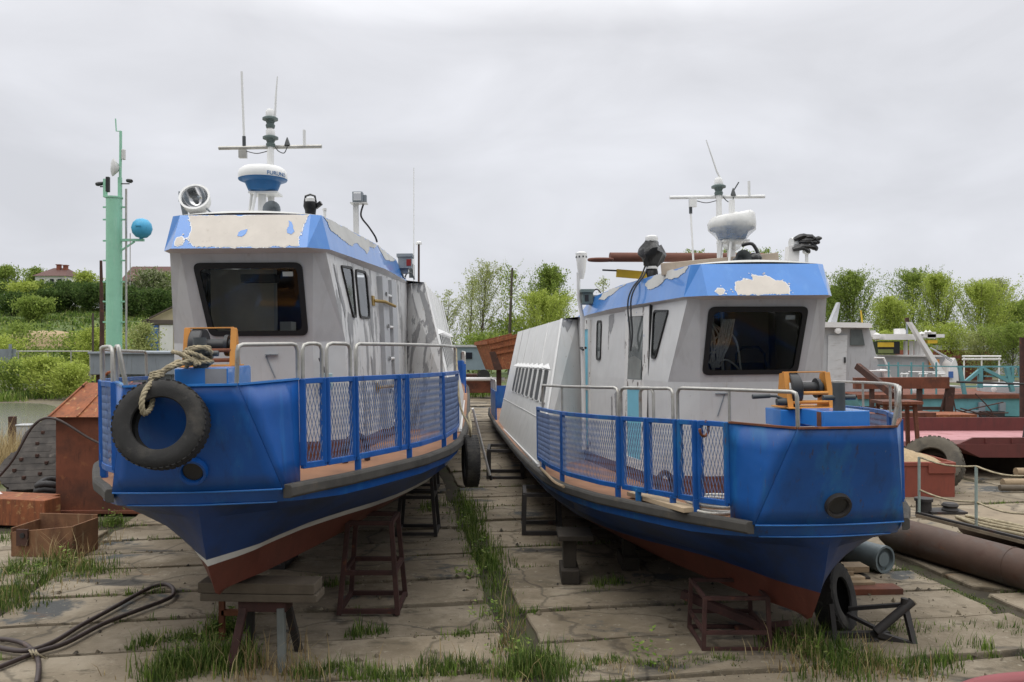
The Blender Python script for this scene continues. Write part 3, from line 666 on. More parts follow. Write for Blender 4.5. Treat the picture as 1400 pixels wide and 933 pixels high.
    # rusty fairlead ring standing on deck beside the wheelhouse
    for s in (1, -1):
        mb = MB(); c = P(1.15 if s == vis else 1.3, s * 1.0, wf(1.2) + .13); pts = [c + V((.13 * math.cos(t) * .75, .13 * math.cos(t) * .65, .16 * math.sin(t) - .02)) for t in [PI * k / 10 for k in range(11)]]
        mb.tube([pts[0] + V((0, 0, -.1))] + pts + [pts[-1] + V((0, 0, -.1))], .03, 10); mb.build('fairlead', 'steel_brown', B, smooth=40)
    return B

def film_mat():
    m = bpy.data.materials.new('film'); m.use_nodes = True; nt = m.node_tree; N = nt.nodes; L = nt.links; b = N['Principled BSDF']
    b.inputs['Base Color'].default_value = (.78, .78, .76, 1); b.inputs['Roughness'].default_value = .25
    t = N.new('ShaderNodeBsdfTransparent'); mx = N.new('ShaderNodeMixShader')
    tc = N.new('ShaderNodeTexCoord'); n = N.new('ShaderNodeTexNoise'); n.inputs['Scale'].default_value = 7.; n.inputs['Detail'].default_value = 6
    sx = N.new('ShaderNodeSeparateXYZ'); L.new(tc.outputs['Object'], sx.inputs[0]); r = N.new('ShaderNodeMapRange')
    r.inputs['From Min'].default_value = 3.80; r.inputs['From Max'].default_value = 3.92; r.inputs['To Min'].default_value = .36; r.inputs['To Max'].default_value = .80
    L.new(sx.outputs['Z'], r.inputs['Value'])
    a = N.new('ShaderNodeMath'); a.operation = 'ADD'; L.new(r.outputs[0], a.inputs[0]); s = N.new('ShaderNodeMath'); s.operation = 'MULTIPLY_ADD'; L.new(n.outputs['Fac'], s.inputs[0]); s.inputs[1].default_value = .8; s.inputs[2].default_value = -.4
    L.new(s.outputs[0], a.inputs[1]); a.use_clamp = True
    L.new(tc.outputs['Object'], n.inputs['Vector']); bp = N.new('ShaderNodeBump'); bp.inputs['Strength'].default_value = .6; bp.inputs['Distance'].default_value = .02
    L.new(n.outputs['Fac'], bp.inputs['Height']); L.new(bp.outputs[0], b.inputs['Normal'])
    L.new(a.outputs[0], mx.inputs[0]); L.new(t.outputs[0], mx.inputs[1]); L.new(b.outputs[0], mx.inputs[2]); L.new(mx.outputs[0], N['Material Output'].inputs['Surface'])
    return m
M['film'] = film_mat()
addm('window_matt', (.022, .026, .028), .45, .2, 3., spec=.25)
addm('mesh_wire', (.15, .21, .36), .5, .2, 8., metal=.2)

# ---- left boat
def extras_left(B):
    s = cab(1)
    # searchlight
    mb = MB(); c = P(1.2, -.54, 3.545); ax = V((.05, -.9, .42)).normalized()
    mb.lathe([(.05, -.16), (.10, -.13), (.135, -.06), (.14, .03), (.148, .035), (.148, .05), (.128, .05), (.124, .03)], c, ax, 32, cap1=False)
    sl = mb.build('searchlight', 'white_clean', B, smooth=40)
    mb = MB(); mb.lathe([(.124, .03), (.11, -.02), (.07, -.07), (.02, -.09)], c, ax, 32, cap0=False); mb.lathe([(.02, -.06), (.028, -.01), (.01, .0)], c, ax, 12, m=1); mb.build('reflector', ['mirror', 'dark_grey'], sl, smooth=40)
    mb = MB(); mb.beam(P(1.28, -.66, 3.36), P(1.25, -.69, 3.58), .05, .02); mb.beam(P(1.28, -.55, 3.36), P(1.26, -.55, 3.46), .12, .08); mb.box(P(1.27, -.69, 3.58), (.05, .08, .1)); mb.tube([P(1.2, -.44, 3.46), P(1.2, -.37, 3.39)], .01, 6); mb.build('bracket', 'grey_steel', sl)
    # dark camera with white top
    mb = MB(); c = P(1.14, .59, 3.37); mb.lathe([(.05, 0), (.055, .05), (.07, .09), (.065, .13)], c, n=14, m=0); mb.lathe([(.05, .13), (.05, .165), (.03, .175)], c, n=14, m=1)
    mb.tube([c + V((-.055, 0, .13)), c + V((-.045, 0, .19)), c + V((0, 0, .205)), c + V((.045, 0, .19)), c + V((.055, 0, .13))], .011, 6, 0); mb.beam(c + V((.05, 0, .08)), c + V((.11, -.02, .12)), .03, .04, 0); mb.build('wrapped_lamp', ['black_bag', 'white_clean'], B, smooth=30)
    mb = MB(); mb.tube([P(1.36, .69, 3.36), P(1.36, .69, 3.455)], .016, 8); mb.tube([P(1.36, .69, 3.455), P(1.36, .69, 3.475)], .022, 8); mb.build('vent_stub', 'white_clean', B, smooth=40)
    # floodlight post
    mb = MB(); b0 = P(2.85, .80, 3.35); mb.box(b0 + V((0, 0, .21)), (.06, .06, .44), 0); mb.box(b0 + V((.04, 0, .43)), (.2, .14, .012), 0); mb.build('lamp_post', 'white_paint', B)
    mb = MB(); mb.box(b0 + V((.03, -.02, .50)), (.12, .12, .12), 0); mb.box(b0 + V((.03, -.083, .50)), (.09, .006, .09), 1); mb.box(b0 + V((.11, 0, .49)), (.04, .06, .08), 0); mb.build('floodlight', ['grey_steel', 'mirror'], B, bevel=.006)
    mb = MB(); mb.tube(spline([b0 + V((.09, 0, .42)), b0 + V((.06, .0, .28)), b0 + V((.14, .1, .16)), b0 + V((.20, .2, .06)), b0 + V((.2, .4, .02))], 6), .012, 6); mb.build('lamp_cable', 'cable', B)
    # side light with red lens
    mb = MB(); c = P(5.35, 1.19, 3.30); mb.box(c, (.20, .26, .17), 0); mb.box(c + V((0, 0, .11)), (.24, .30, .05), 0); mb.box(c + V((.06, -.133, 0)), (.07, .006, .10), 1); mb.box(c + V((-.02, 0, -.12)), (.12, .16, .07), 0); mb.build('side_light', ['grey_steel', 'lamp_red'], B, bevel=.008)
    # poles and aerial on the step behind the wheelhouse
    mb = MB(); mb.tube([P(5.8, 1.36, 3.03), P(5.8, 1.37, 3.64)], .016, 8, 0); mb.lathe([(.05, 3.64), (.05, 3.67), (.02, 3.69)], P(5.8, 1.37, 0), n=14, m=1); mb.build('rusty_pole', ['rust_dark', 'white_clean'], B, smooth=40)
    mb = MB(); mb.tube([P(5.8, 1.28, 3.03), P(5.8, 1.31, 4.85)], [.010, .006], 6); mb.build('whip_aerial', 'white_clean', B)
    mb = MB(); mb.tube([P(5.85, 1.25, 3.12), P(5.85, 1.25, 3.32)], .045, 8); mb.box(P(5.85, 1.18, 3.33), (.2, .02, .015)); mb.tube(spline([P(5.7, 1.15, 3.03), P(5.7, 1.17, 3.16), P(5.7, 1.25, 3.18), P(5.7, 1.3, 3.08)], 4), .012, 6); mb.build('loudspeaker', 'dark_grey', B, smooth=40)
    mb = MB(); mb.tube([P(5.70, 1.25, 3.02), P(5.62, 1.29, 2.2), P(5.52, 1.33, .85)], .016, 8); mb.build('drain_pipe', 'white_paint', B, smooth=40)
    # boarding ladder strapped upright to the cabin side
    mb = MB()
    for ua, ub in ((3.42, 3.80), (4.05, 4.40)): plate(mb, [(ua, 1.0), (ub, 1.0), (ub, 2.95), (ua, 2.95)], s, .075, .08)
    ld = mb.build('ladder', 'workboat_grey', B)
    for k in range(5):
        mb = MB(); z = 1.05 + k * .42; mb.tube([s(3.8, z, .05), s(4.05, z, .05)], .018, 8); mb.build('rung', 'white_clean', ld)
    mb = MB()
    for k in range(5): plate(mb, [(3.58, 1.03 + k * .42), (3.66, 1.03 + k * .42), (3.66, 1.08 + k * .42), (3.58, 1.08 + k * .42)], s, .078, .002)
    mb.build('bolt_hole', 'black_metal', ld)
    for z in (2.62, 1.55):
        mb = MB(); plate(mb, [(3.0, z - .06), (3.12, z - .06), (3.12, z + .06), (3.0, z + .06)], s, .02, .02); mb.tube([s(3.06, z, .02), s(3.35, z, .1), s(4.0, z - .03, .11)], .02, 8); mb.build('hinge', 'yellow_rust', ld)
    # switch box and bracket low on the front
    mb = MB(); c = P(1.24, .70, 1.72); mb.box(c, (.11, .07, .17), 0, rz=.9); mb.tube([c + V((0, 0, .08)), c + V((-.03, .0, .15)), c + V((-.06, -.02, .24))], .014, 6, 1); mb.tube([c + V((.02, -.03, -.09)), c + V((.03, -.03, -.04))], .02, 8, 1); mb.build('switch_box', ['cyan_pale', 'black_metal'], B, bevel=.005)
    mb = MB(); mb.box(P(1.26, .16, 2.0), (.12, .05, .01)); mb.tube([P(1.27, .10, 1.99), P(1.27, .19, 1.77)], .006, 6); mb.build('bracket', 'grey_steel', B)
addm('rust_bin2', (.20, .10, .05), .85, .3, 5., layers=((RUST_D, 3, .5, .72, ST), ((.34, .25, .14), 4, .58, .75, VS)))
addm('yellow_rust', (.30, .20, .05), .7, .3, 8.)
addm('cyan_pale', (.36, .48, .50), .5, .08, 8.)

def extras_right(B):
    s = cab(-1)
    # open-framed side door with glass above and a pale blue panel below
    mb = MB(); ring_plate(mb, [(2.19, 1.05), (3.12, 1.02), (3.12, 3.02), (2.19, 3.0)], [(2.38, 1.16), (2.96, 1.15), (2.96, 2.92), (2.38, 2.9)], s, .03, .03)
    plate(mb, [(2.38, 2.02), (2.96, 2.02), (2.96, 2.12), (2.38, 2.12)], s, .028, .03); dr = mb.build('door', 'door_white', B, recalc=False)
    mb = MB(); mb.poly([s(u, w, .012) for u, w in ((2.38, 2.12), (2.96, 2.12), (2.96, 2.92), (2.38, 2.9))]); mb.poly([s(u, w, .015) for u, w in ((2.4, 2.14), (2.94, 2.14), (2.94, 2.38), (2.7, 2.42), (2.4, 2.36))], 1); mb.build('door_glass', ['glass_grey', 'glass_light'], dr)
    mb = MB(); mb.poly([s(u, w, .012) for u, w in ((2.38, 1.16), (2.96, 1.15), (2.96, 2.02), (2.38, 2.02))]); mb.build('door_panel', 'cyan_panel', dr)
    mb = MB(); mb.beam(s(2.16, .98, .016), s(2.16, 3.02, .016), .035, .02, up=(0, 1, 0)); mb.beam(s(2.16, 3.03, .016), s(3.14, 3.05, .016), .02, .03); mb.beam(s(3.14, 1.0, .01), s(3.14, 3.03, .01), .02, .02, up=(0, 1, 0)); mb.build('door_gasket', 'window_rubber', dr)
    # narrow second door
    mb = MB(); ring_plate(mb, [(4.93, .98), (5.34, .98), (5.34, 2.98), (4.93, 2.98)], [(5.02, 1.06), (5.27, 1.06), (5.27, 2.84), (5.02, 2.84)], s, .03, .03); plate(mb, [(5.02, 1.9), (5.27, 1.9), (5.27, 1.98), (5.02, 1.98)], s, .028, .03); d2 = mb.build('narrow_door', 'door_white', B, recalc=False)
    mb = MB(); mb.poly([s(u, w, .012) for u, w in ((5.02, 1.06), (5.27, 1.06), (5.27, 2.84), (5.02, 2.84))]); mb.build('door_panel', 'cyan_panel', d2)
    # ventilation pipe with conical head
    mb = MB(); c = P(5.0, -1.25, 0); mb.tube([c + V((.02, 0, 1.0)), c + V((.02, 0, 3.0)), c + V((-.04, -.05, 3.3)), c + V((-.05, -.1, 3.7))], [.034, .034, .03, .028], 12)
    vp = mb.build('vent_pipe', 'white_clean', B, smooth=40); c2 = P(4.9, -1.25, 0)
    mb = MB(); mb.lathe([(.035, 3.60), (.05, 3.68), (.058, 3.70), (.085, 3.94), (.09, 3.99), (.05, 4.01), (.0, 4.012)], c2, n=20)
    for k in range(9): a = 2 * PI * k / 9; mb.box(c2 + V((.0835 * math.cos(a), .0835 * math.sin(a), 3.93)), (.008, .022, .025), 1, rz=a)
    mb.build('vent_head', ['white_clean', 'black_metal'], vp, smooth=40)
    mb = MB(); mb.tube([P(5.0, -1.18, 2.55), P(4.97, -1.27, 2.55), P(4.9, -1.24, 2.52)], .02, 8); mb.build('clamp', 'black_metal', vp)
    # searchlight wrapped in a black bag
    def bag(c, sc, name, parent, seed, cap=True):
        mb = MB(); rnd = random.Random(seed); n = 18; rings = []
        for r_, h in ((.065, 0), (.07, .07), (.055, .12), (.09, .16), (.14, .22), (.165, .28), (.155, .33), (.125, .37), (.10, .41), (.08, .44)): rings.append([mb.v(c + V(((r_ * rnd.uniform(.75, 1.2)) * math.cos(2 * PI * j / n), (r_ * rnd.uniform(.75, 1.2)) * math.sin(2 * PI * j / n), h + rnd.uniform(-.015, .015) + (.03 * math.sin(3 * 2 * PI * j / n) if .15 < h < .4 else 0)))) for j in range(n)])
        for i in range(len(rings) - 1):
            for j in range(n): mb.f((rings[i][j], rings[i][(j + 1) % n], rings[i + 1][(j + 1) % n], rings[i + 1][j]))
        mb.f(rings[-1]); o = mb.build(name, 'black_bag', parent, smooth=45)
        mb = MB(); mb.lathe([(.075, .44), (.08, .47), (.075, .50), (.05, .515)], c, n=16); mb.build('tape', 'white_clean', o, smooth=40); mb = MB(); mb.lathe([(.075, .105), (.078, .135)], c, n=16); mb.build('tape', 'white_clean', o, smooth=40); return o
    bag(P(2.5, -.76, 3.37), 1, 'wrapped_searchlight', B, 3)
    mb = MB(); b0 = P(1.2, .44, 3.37); mb.prism([b0 + V((-.05, 0, 0)), b0 + V((.07, 0, 0)), b0 + V((.09, 0, .22)), b0 + V((-.03, 0, .2))], (0, .1, 0)); lp = mb.build('lamp_stand', 'wall_white', B)
    mb = MB(); mb.lathe([(.06, -.06), (.065, .06)], b0 + V((.07, .05, .24)), (1, .1, .1), 14); mb.build('tape', 'white_clean', lp)
    mb = MB(); rnd = random.Random(2)
    for k in range(9): a = b0 + V((rnd.uniform(-.0, .1), -.01, rnd.uniform(.16, .28))); mb.tube(spline([a, a + V((.1, -.02, rnd.uniform(-.02, .05))), a + V((rnd.uniform(.15, .24), -.02, rnd.uniform(-.08, .03)))], 3), [.022, .03, .035, .03, .02, .03, .012], 6)
    mb.build('torn_bag', 'black_bag', lp, smooth=40)
    mb = MB(); c = P(1.2, .60, 3.37); mb.tube([c, c + V((0, 0, .13))], .018, 8); mb.lathe([(.02, .11), (.04, .125), (.042, .15), (.02, .165)], c, n=16); mb.build('satellite_aerial', 'white_clean', B, smooth=40)
    # black cloth bundle by the radar foot
    mb = MB(); rnd = random.Random(9)
    for k in range(7): c = P(1.42 + rnd.uniform(-.05, .05), .10 + rnd.uniform(-.06, .06), 3.42 + rnd.uniform(-.02, .06)); mb.lathe([(.02, -.06), (.06, -.03), (.065, .02), (.03, .06)], c, (rnd.uniform(-.5, .5), rnd.uniform(-.5, .5), 1), 10)
    mb.tube(spline([P(1.5, .0, 3.62), P(1.45, .1, 3.63), P(1.42, .16, 3.5), P(1.4, .18, 3.38)], 4), .02, 7); mb.build('cloth_bundle', 'black_bag', B, smooth=60)
    mb = MB()
    for dx in (0, .17): mb.tube(spline([P(2.5 + dx, -.78, 3.6), P(2.5 + dx, -.86, 3.40), P(2.52 + dx, -.97, 3.25), P(2.55 + dx, -1.02, 3.06), P(2.62 + dx * .8, -.99, 2.7), P(2.7, -1.0, 2.48 + dx * .3)], 5), .011, 7)
    mb.build('hanging_cable', 'cable_grey', B, smooth=50)
    # side light box on the visor
    mb = MB(); c = P(4.95, -1.17, 3.30); mb.box(c, (.16, .26, .17)); mb.box(c + V((-.01, 0, .11)), (.2, .32, .05)); mb.box(c + V((-.02, -.133, 0)), (.06, .006, .10), 1); mb.box(c + V((.14, 0, .0)), (.1, .16, .1), 2); mb.build('side_light', ['grey_green', 'black_metal', 'grey_steel'], B, bevel=.006)
    mb = MB(); mb.tube(spline([P(4.95, -1.1, 3.40), P(4.9, -1.02, 3.44), P(4.8, -.98, 3.38)], 4), .012, 6); mb.build('lamp_cable', 'cable', B)
    mb = MB(); c = P(-.01, -.93, 1.78); mb.tube([c + V((.055 * math.cos(t), .045 * math.cos(t), .07 * math.sin(t) - .03)) for t in [PI + 2 * PI * k / 16 for k in range(12)]], .013, 8); mb.build('mooring_ring', 'rust', B)
    mb = MB(); mb.box(P(1.27, -.33, 2.0), (.14, .03, .01)); mb.tube([P(1.27, -.3, 1.99), P(1.27, -.38, 1.76)], .006, 6); mb.build('bracket', 'grey_steel', B)
addm('glass_light', (.17, .18, .17), .2, .2, 5.)
addm('interior_tan', (.30, .24, .16), .8, .1, 3.)
addm('cable_grey', (.06, .065, .07), .5, .2, 8.)
addm('door_white', (.68, .67, .65), .5, .06, 3., layers=(((.13, .10, .09), 9, .58, .62, (1, 1, .5)), ((.26, .33, .45), 7, .64, .68, ST)))

POSE_L = (-2.464, 6.70, .7614, -.0547, 0., .0151)
POSE_R = (2.6824, 7.2317, .371, -.0684, .0228, .0102)
SW = [([(1.58, 2.92), (2.08, 2.95), (2.05, 2.38), (1.90, 2.38)], [.05, .08, .05, .05])]
SLOT = ([(4.32, 2.94), (4.56, 2.95), (4.56, 2.36), (4.32, 2.36)], .08)
farpan = [(-.17, .30, []), (.32, 1.05, [.4]), (1.07, 2.45, [1.1]), (2.47, 3.9, [2.5, 3.8])]
farrail = [(-.12, .28, []), (.35, 3.5, [1.0, 2.45])]
boat_left = build_boat(POSE_L, dict(
    label='blue and white passenger boat on the left with a tyre hung over its bow', side=1, left=True, end=(-.2, .725), end_far=(-.2, .725),
    panels=[(-.175, .02, []), (.04, .375, []), (.40, 1.09, [.43]), (1.10, 1.24, []), (1.26, 2.31, [1.3]), (2.33, 4.0, [2.36, 3.3])], panels_far=farpan,
    rails=[(-.16, .0, []), (.05, .34, []), (.42, 3.5, [1.25, 2.31])], rails_far=farrail,
    win=[(-.51, 2.885), (.505, 2.882), (.515, 2.20), (-.425, 2.205)], sticker=(.37, 2.79),
    side_windows=SW + [([(2.22, 2.94), (2.78, 2.955), (2.79, 2.385), (2.23, 2.385)], .09), SLOT], side_windows_far=SW + [([(2.22, 2.94), (2.78, 2.955), (2.79, 2.385), (2.23, 2.385)], .09), SLOT],
    side_flakes=[[(1.28, 2.92), (1.34, 2.9), (1.55, 2.58), (1.62, 2.45), (1.55, 2.36), (1.42, 2.6), (1.33, 2.8)], [(1.72, 2.44), (1.88, 2.38), (1.86, 2.2), (1.74, 2.0), (1.64, 2.25)], [(2.88, 2.95), (2.98, 2.9), (3.0, 2.35), (2.95, 2.05), (2.86, 2.2)], [(1.9, 2.0), (1.98, 1.98), (2.0, 1.5), (1.92, 1.6)], [(2.3, 1.75), (2.42, 1.7), (2.45, 1.25), (2.36, 1.1), (2.28, 1.3)], [(2.75, 1.95), (2.85, 1.9), (2.9, 1.55), (2.78, 1.6)], [(2.55, 1.55), (2.66, 1.5), (2.7, 1.05), (2.6, 1.1)]],
    wing_flakes=[[(.55, .03), (.86, .06), (.93, .20), (.96, .36), (.80, .38), (.68, .28), (.60, .14)], [(.10, .05), (.16, .04), (.2, .2), (.13, .28), (.08, .18)]],
    front_low_flakes=[[(.34, 1.98), (.37, 1.98), (.37, 1.95), (.34, 1.95)], [(.48, 1.99), (.54, 1.98), (.55, 1.93), (.5, 1.94)]],
    visor_front_flakes=[([(-.535, 3.35), (-.50, 3.28), (-.475, 3.2), (-.485, 3.10), (-.42, 3.03), (-.30, 3.022), (.50, 3.022), (.545, 3.03), (.53, 3.12), (.56, 3.2), (.585, 3.30), (.60, 3.352), (.1, 3.352), (.02, 3.35), (-.05, 3.335), (-.12, 3.352)], 11), ([(-.60, 3.05), (-.57, 3.035), (-.53, 3.05), (-.53, 3.10), (-.56, 3.13), (-.60, 3.11)], 12)],
    visor_front_islands=[([(-.04, 3.13), (.0, 3.12), (.04, 3.16), (.045, 3.20), (.0, 3.19), (-.035, 3.17)], 13), ([(.42, 3.16), (.46, 3.14), (.49, 3.17), (.47, 3.21), (.45, 3.27), (.42, 3.29), (.43, 3.23), (.415, 3.2)], 14)],
    visor_side_flakes=[([(1.12, .99), (3.45, .99), (3.3, .82), (2.95, .72), (2.7, .35), (2.3, .62), (2.05, .42), (1.6, .5), (1.3, .62)], 21), ([(3.5, .99), (4.9, .97), (4.6, .72), (4.2, .62), (3.9, .5), (3.7, .7)], 22), ([(5.3, .8), (5.6, .7), (5.62, .3), (5.4, .2), (5.25, .5)], 23)],
    dome_text=.40, extras=extras_left))
boat_right = build_boat(POSE_R, dict(
    label='blue and white passenger boat on the right with bare bow and plastic wrapped radar', side=-1, left=False, end=(-.2, .795), end_far=(-.2, .76), bow_rail_end=.34,
    panels=[(-.18, .10, []), (.13, .33, [.14]), (.36, .74, [.42]), (.76, 1.13, [.9]), (1.19, 2.64, [1.22]), (2.67, 4.5, [2.7, 4.0])], panels_far=farpan,
    rails=[(.40, .85, []), (.66, 1.15, []), (1.2, 4.0, [2.65])], rails_far=farrail,
    win=[(-.515, 2.90), (.522, 2.895), (.476, 2.214), (-.535, 2.214)], sticker=(.36, 2.80),
    side_windows=SW + [SLOT], side_windows_far=SW + [SLOT],
    side_flakes=[[(3.72, 3.0), (3.95, 2.98), (3.95, 2.82), (3.86, 2.72), (3.78, 2.8), (3.7, 2.9)], [(3.92, 2.98), (3.98, 2.98), (3.98, 2.6), (3.94, 2.5)], [(3.35, 1.95), (3.6, 1.9), (3.55, 1.6), (3.45, 1.3), (3.3, 1.5), (3.28, 1.75)], [(3.7, 1.9), (3.78, 1.85), (3.78, 1.3), (3.72, 1.2)]],
    wing_flakes=[[(.30, .0), (.97, .01), (.96, .05), (.75, .06), (.62, .09), (.38, .05)]],
    front_low_flakes=[[(-.22, 1.33), (-.15, 1.36), (-.1, 1.33), (-.06, 1.28), (-.2, 1.27)]],
    visor_front_flakes=[([(-.312, 3.02), (-.325, 3.08), (-.30, 3.155), (-.2, 3.195), (-.118, 3.165), (-.115, 3.24), (-.07, 3.225), (.03, 3.222), (.08, 3.19), (.115, 3.165), (.18, 3.17), (.225, 3.13), (.235, 3.08), (.22, 3.02)], 31), ([(-.54, 3.055), (-.505, 3.022), (-.46, 3.03), (-.44, 3.06), (-.46, 3.085), (-.51, 3.085)], 32)],
    visor_side_flakes=[([(1.1, .99), (2.1, .99), (2.4, .75), (2.2, .5), (1.9, .55), (1.7, .75), (1.35, .68), (1.15, .8)], 41), ([(3.1, .99), (4.3, .98), (4.5, .7), (4.1, .55), (3.6, .75)], 42), ([(5.2, .95), (5.7, .95), (5.7, .3), (5.4, .5)], 43)],
    dome_text=-.55, extras=extras_right))
# ------------------------------------------------------------------ surroundings
F = 1090.; EYE = 2.9
def G(px, py, z=0.):                          # ground point seen at a place in the photograph
    d = (EYE - z) * F / (py - 466); return V(((px - 700) / F * d, d, z))
def D(px, py, d): return V(((px - 700) / F * d, d, EYE - (py - 466) / F * d))

def island_mat(name, cols, rough=.75, trans=.38):
    m = bpy.data.materials.new(name); m.use_nodes = True; nt = m.node_tree; N = nt.nodes; L = nt.links; b = N['Principled BSDF']
    g = N.new('ShaderNodeNewGeometry'); cr = N.new('ShaderNodeValToRGB'); e = cr.color_ramp.elements
    e[0].color = (*cols[0], 1); e[1].color = (*cols[-1], 1)
    for i, c in enumerate(cols[1:-1]): k = e.new((i + 1) / (len(cols) - 1)); k.color = (*c, 1)
    L.new(g.outputs['Random Per Island'], cr.inputs['Fac']); L.new(cr.outputs['Color'], b.inputs['Base Color']); b.inputs['Roughness'].default_value = rough; b.inputs['Specular IOR Level'].default_value = .25
    t = N.new('ShaderNodeBsdfTranslucent'); L.new(cr.outputs['Color'], t.inputs['Color']); mx = N.new('ShaderNodeMixShader'); mx.inputs['Fac'].default_value = trans
    L.new(b.outputs[0], mx.inputs[1]); L.new(t.outputs[0], mx.inputs[2]); L.new(mx.outputs[0], N['Material Output'].inputs['Surface'])
    M[name] = m
island_mat('leaf_dark', [(.04, .075, .02), (.075, .13, .032), (.13, .19, .05)])
island_mat('leaf_mid', [(.14, .20, .04), (.24, .32, .065), (.34, .42, .10)])
island_mat('leaf_light', [(.25, .31, .055), (.37, .45, .085), (.50, .57, .14)])
island_mat('leaf_pale', [(.24, .28, .10), (.35, .39, .14), (.47, .50, .21)])
island_mat('leaf_blossom', [(.10, .15, .05), (.2, .24, .09), (.45, .45, .33)])
island_mat('blade_green', [(.038, .07, .016), (.07, .125, .024), (.125, .185, .038), (.21, .23, .08)], .75, .3)
island_mat('blade_bright', [(.08, .14, .02), (.14, .23, .035), (.22, .31, .06), (.30, .31, .12)], .75, .3)
island_mat('blade_straw', [(.22, .15, .07), (.36, .27, .13), (.46, .37, .20)], .8, .2)

# ---- ground, paving, pond, hill
def ground_mat():
    return make_mat('soil', (.125, .105, .07), .95, .25, .6, layers=(((.075, .105, .025), .22, .46, .60, ST), ((.19, .16, .10), .9, .56, .72, ST), ((.05, .045, .035), 2.3, .6, .75, ST)), bump=.5, bscale=9.)
M['soil'] = ground_mat()
def slab_mat():
    m = make_mat('concrete', (.215, .175, .122), .9, .20, .9, layers=(((.29, .245, .18), 1.7, .48, .66, ST), ((.14, .110, .070), 1.1, .50, .66, ST), ((.11, .09, .06), 2.9, .57, .68, (1, 1.6, 1)), ((.07, .072, .07), .6, .60, .64, ST), ((.08, .065, .045), 8, .64, .70, (.5, 1.5, 1)), ((.30, .265, .20), 14, .60, .70, ST), ((.06, .05, .036), 30, .66, .72, ST), ((.17, .085, .035), 1.4, .68, .76, (.6, 2, 1)), ((.055, .05, .042), .8, .585, .66, (.6, 1.8, 1))), bump=.8, bscale=24.)
    nt = m.node_tree; N = nt.nodes; L = nt.links; b = N['Principled BSDF']; lk = b.inputs['Base Color'].links[0]; src = lk.from_socket
    g = N.new('ShaderNodeNewGeometry'); r = N.new('ShaderNodeMapRange'); r.inputs['To Min'].default_value = .80; r.inputs['To Max'].default_value = 1.12; L.new(g.outputs['Random Per Island'], r.inputs['Value'])
    mx = N.new('ShaderNodeMix'); mx.data_type = 'RGBA'; mx.blend_type = 'MULTIPLY'; mx.inputs['Factor'].default_value = 1; L.new(src, mx.inputs['A']); L.new(r.outputs[0], mx.inputs['B'])
    tc = N.new('ShaderNodeTexCoord'); n = N.new('ShaderNodeTexNoise'); n.inputs['Scale'].default_value = 1.3; n.inputs['Detail'].default_value = 8; L.new(tc.outputs['Object'], n.inputs['Vector'])
    ad = N.new('ShaderNodeVectorMath'); ad.operation = 'MULTIPLY_ADD'; L.new(n.outputs['Color'], ad.inputs[0]); ad.inputs[1].default_value = (.7, .7, .7); L.new(tc.outputs['Object'], ad.inputs[2])
    vo = N.new('ShaderNodeTexVoronoi'); vo.feature = 'DISTANCE_TO_EDGE'; vo.inputs['Scale'].default_value = .55; L.new(ad.outputs[0], vo.inputs['Vector'])
    cr = N.new('ShaderNodeMapRange'); cr.inputs['From Min'].default_value = .004; cr.inputs['From Max'].default_value = .016; cr.inputs['To Min'].default_value = .55; cr.inputs['To Max'].default_value = 1.; L.new(vo.outputs['Distance'], cr.inputs['Value'])
    m2 = N.new('ShaderNodeMix'); m2.data_type = 'RGBA'; m2.blend_type = 'MULTIPLY'; m2.inputs['Factor'].default_value = 1; L.new(mx.outputs['Result'], m2.inputs['A']); L.new(cr.outputs[0], m2.inputs['B']); L.new(m2.outputs['Result'], b.inputs['Base Color'])
    return m
M['concrete'] = slab_mat()
def hill_z(x, y):
    s = lambda t: max(0, min(1, t)) ** 2 * (3 - 2 * max(0, min(1, t)))
    side = 1 - s((x / max(y, 1) + .46) / .30)
    return 7.6 * s((y - 60) / 62) * side + .5 * noise.noise(V((x * .05, y * .05, 0))) * s((y - 50) / 20)
mb = MB(); xs = [-600, -300, -180] + [-140 + 6 * k for k in range(47)] + [180, 300, 600]; ys = [-60, -20, 0, 10, 20, 30, 40, 50] + [56 + 5 * k for k in range(20)] + [180, 260, 400, 900]
mb.grid([[V((x, y, -.05 + hill_z(x, y))) for x in xs] for y in ys if y <= 66])
ground = tag(mb.build('ground', 'soil', smooth=60), kind='structure')
M['meadow'] = make_mat('meadow', (.085, .125, .030), .95, .25, .12, layers=(((.13, .17, .045), .3, .5, .7, ST), ((.16, .13, .075), .16, .60, .70, ST)), bump=.5, bscale=5.)
mb = MB(); mb.grid([[V((x, y, -.05 + hill_z(x, y))) for x in xs] for y in ys if y >= 66]); tag(mb.build('hillside', 'meadow', smooth=60), kind='structure')
tA = math.radians(9.0); LD = V((-math.sin(tA), math.cos(tA), 0)); TD = V((math.cos(tA), math.sin(tA), 0)); O0 = V((.03, 8., 0))
mb = MB(); rnd = random.Random(21)
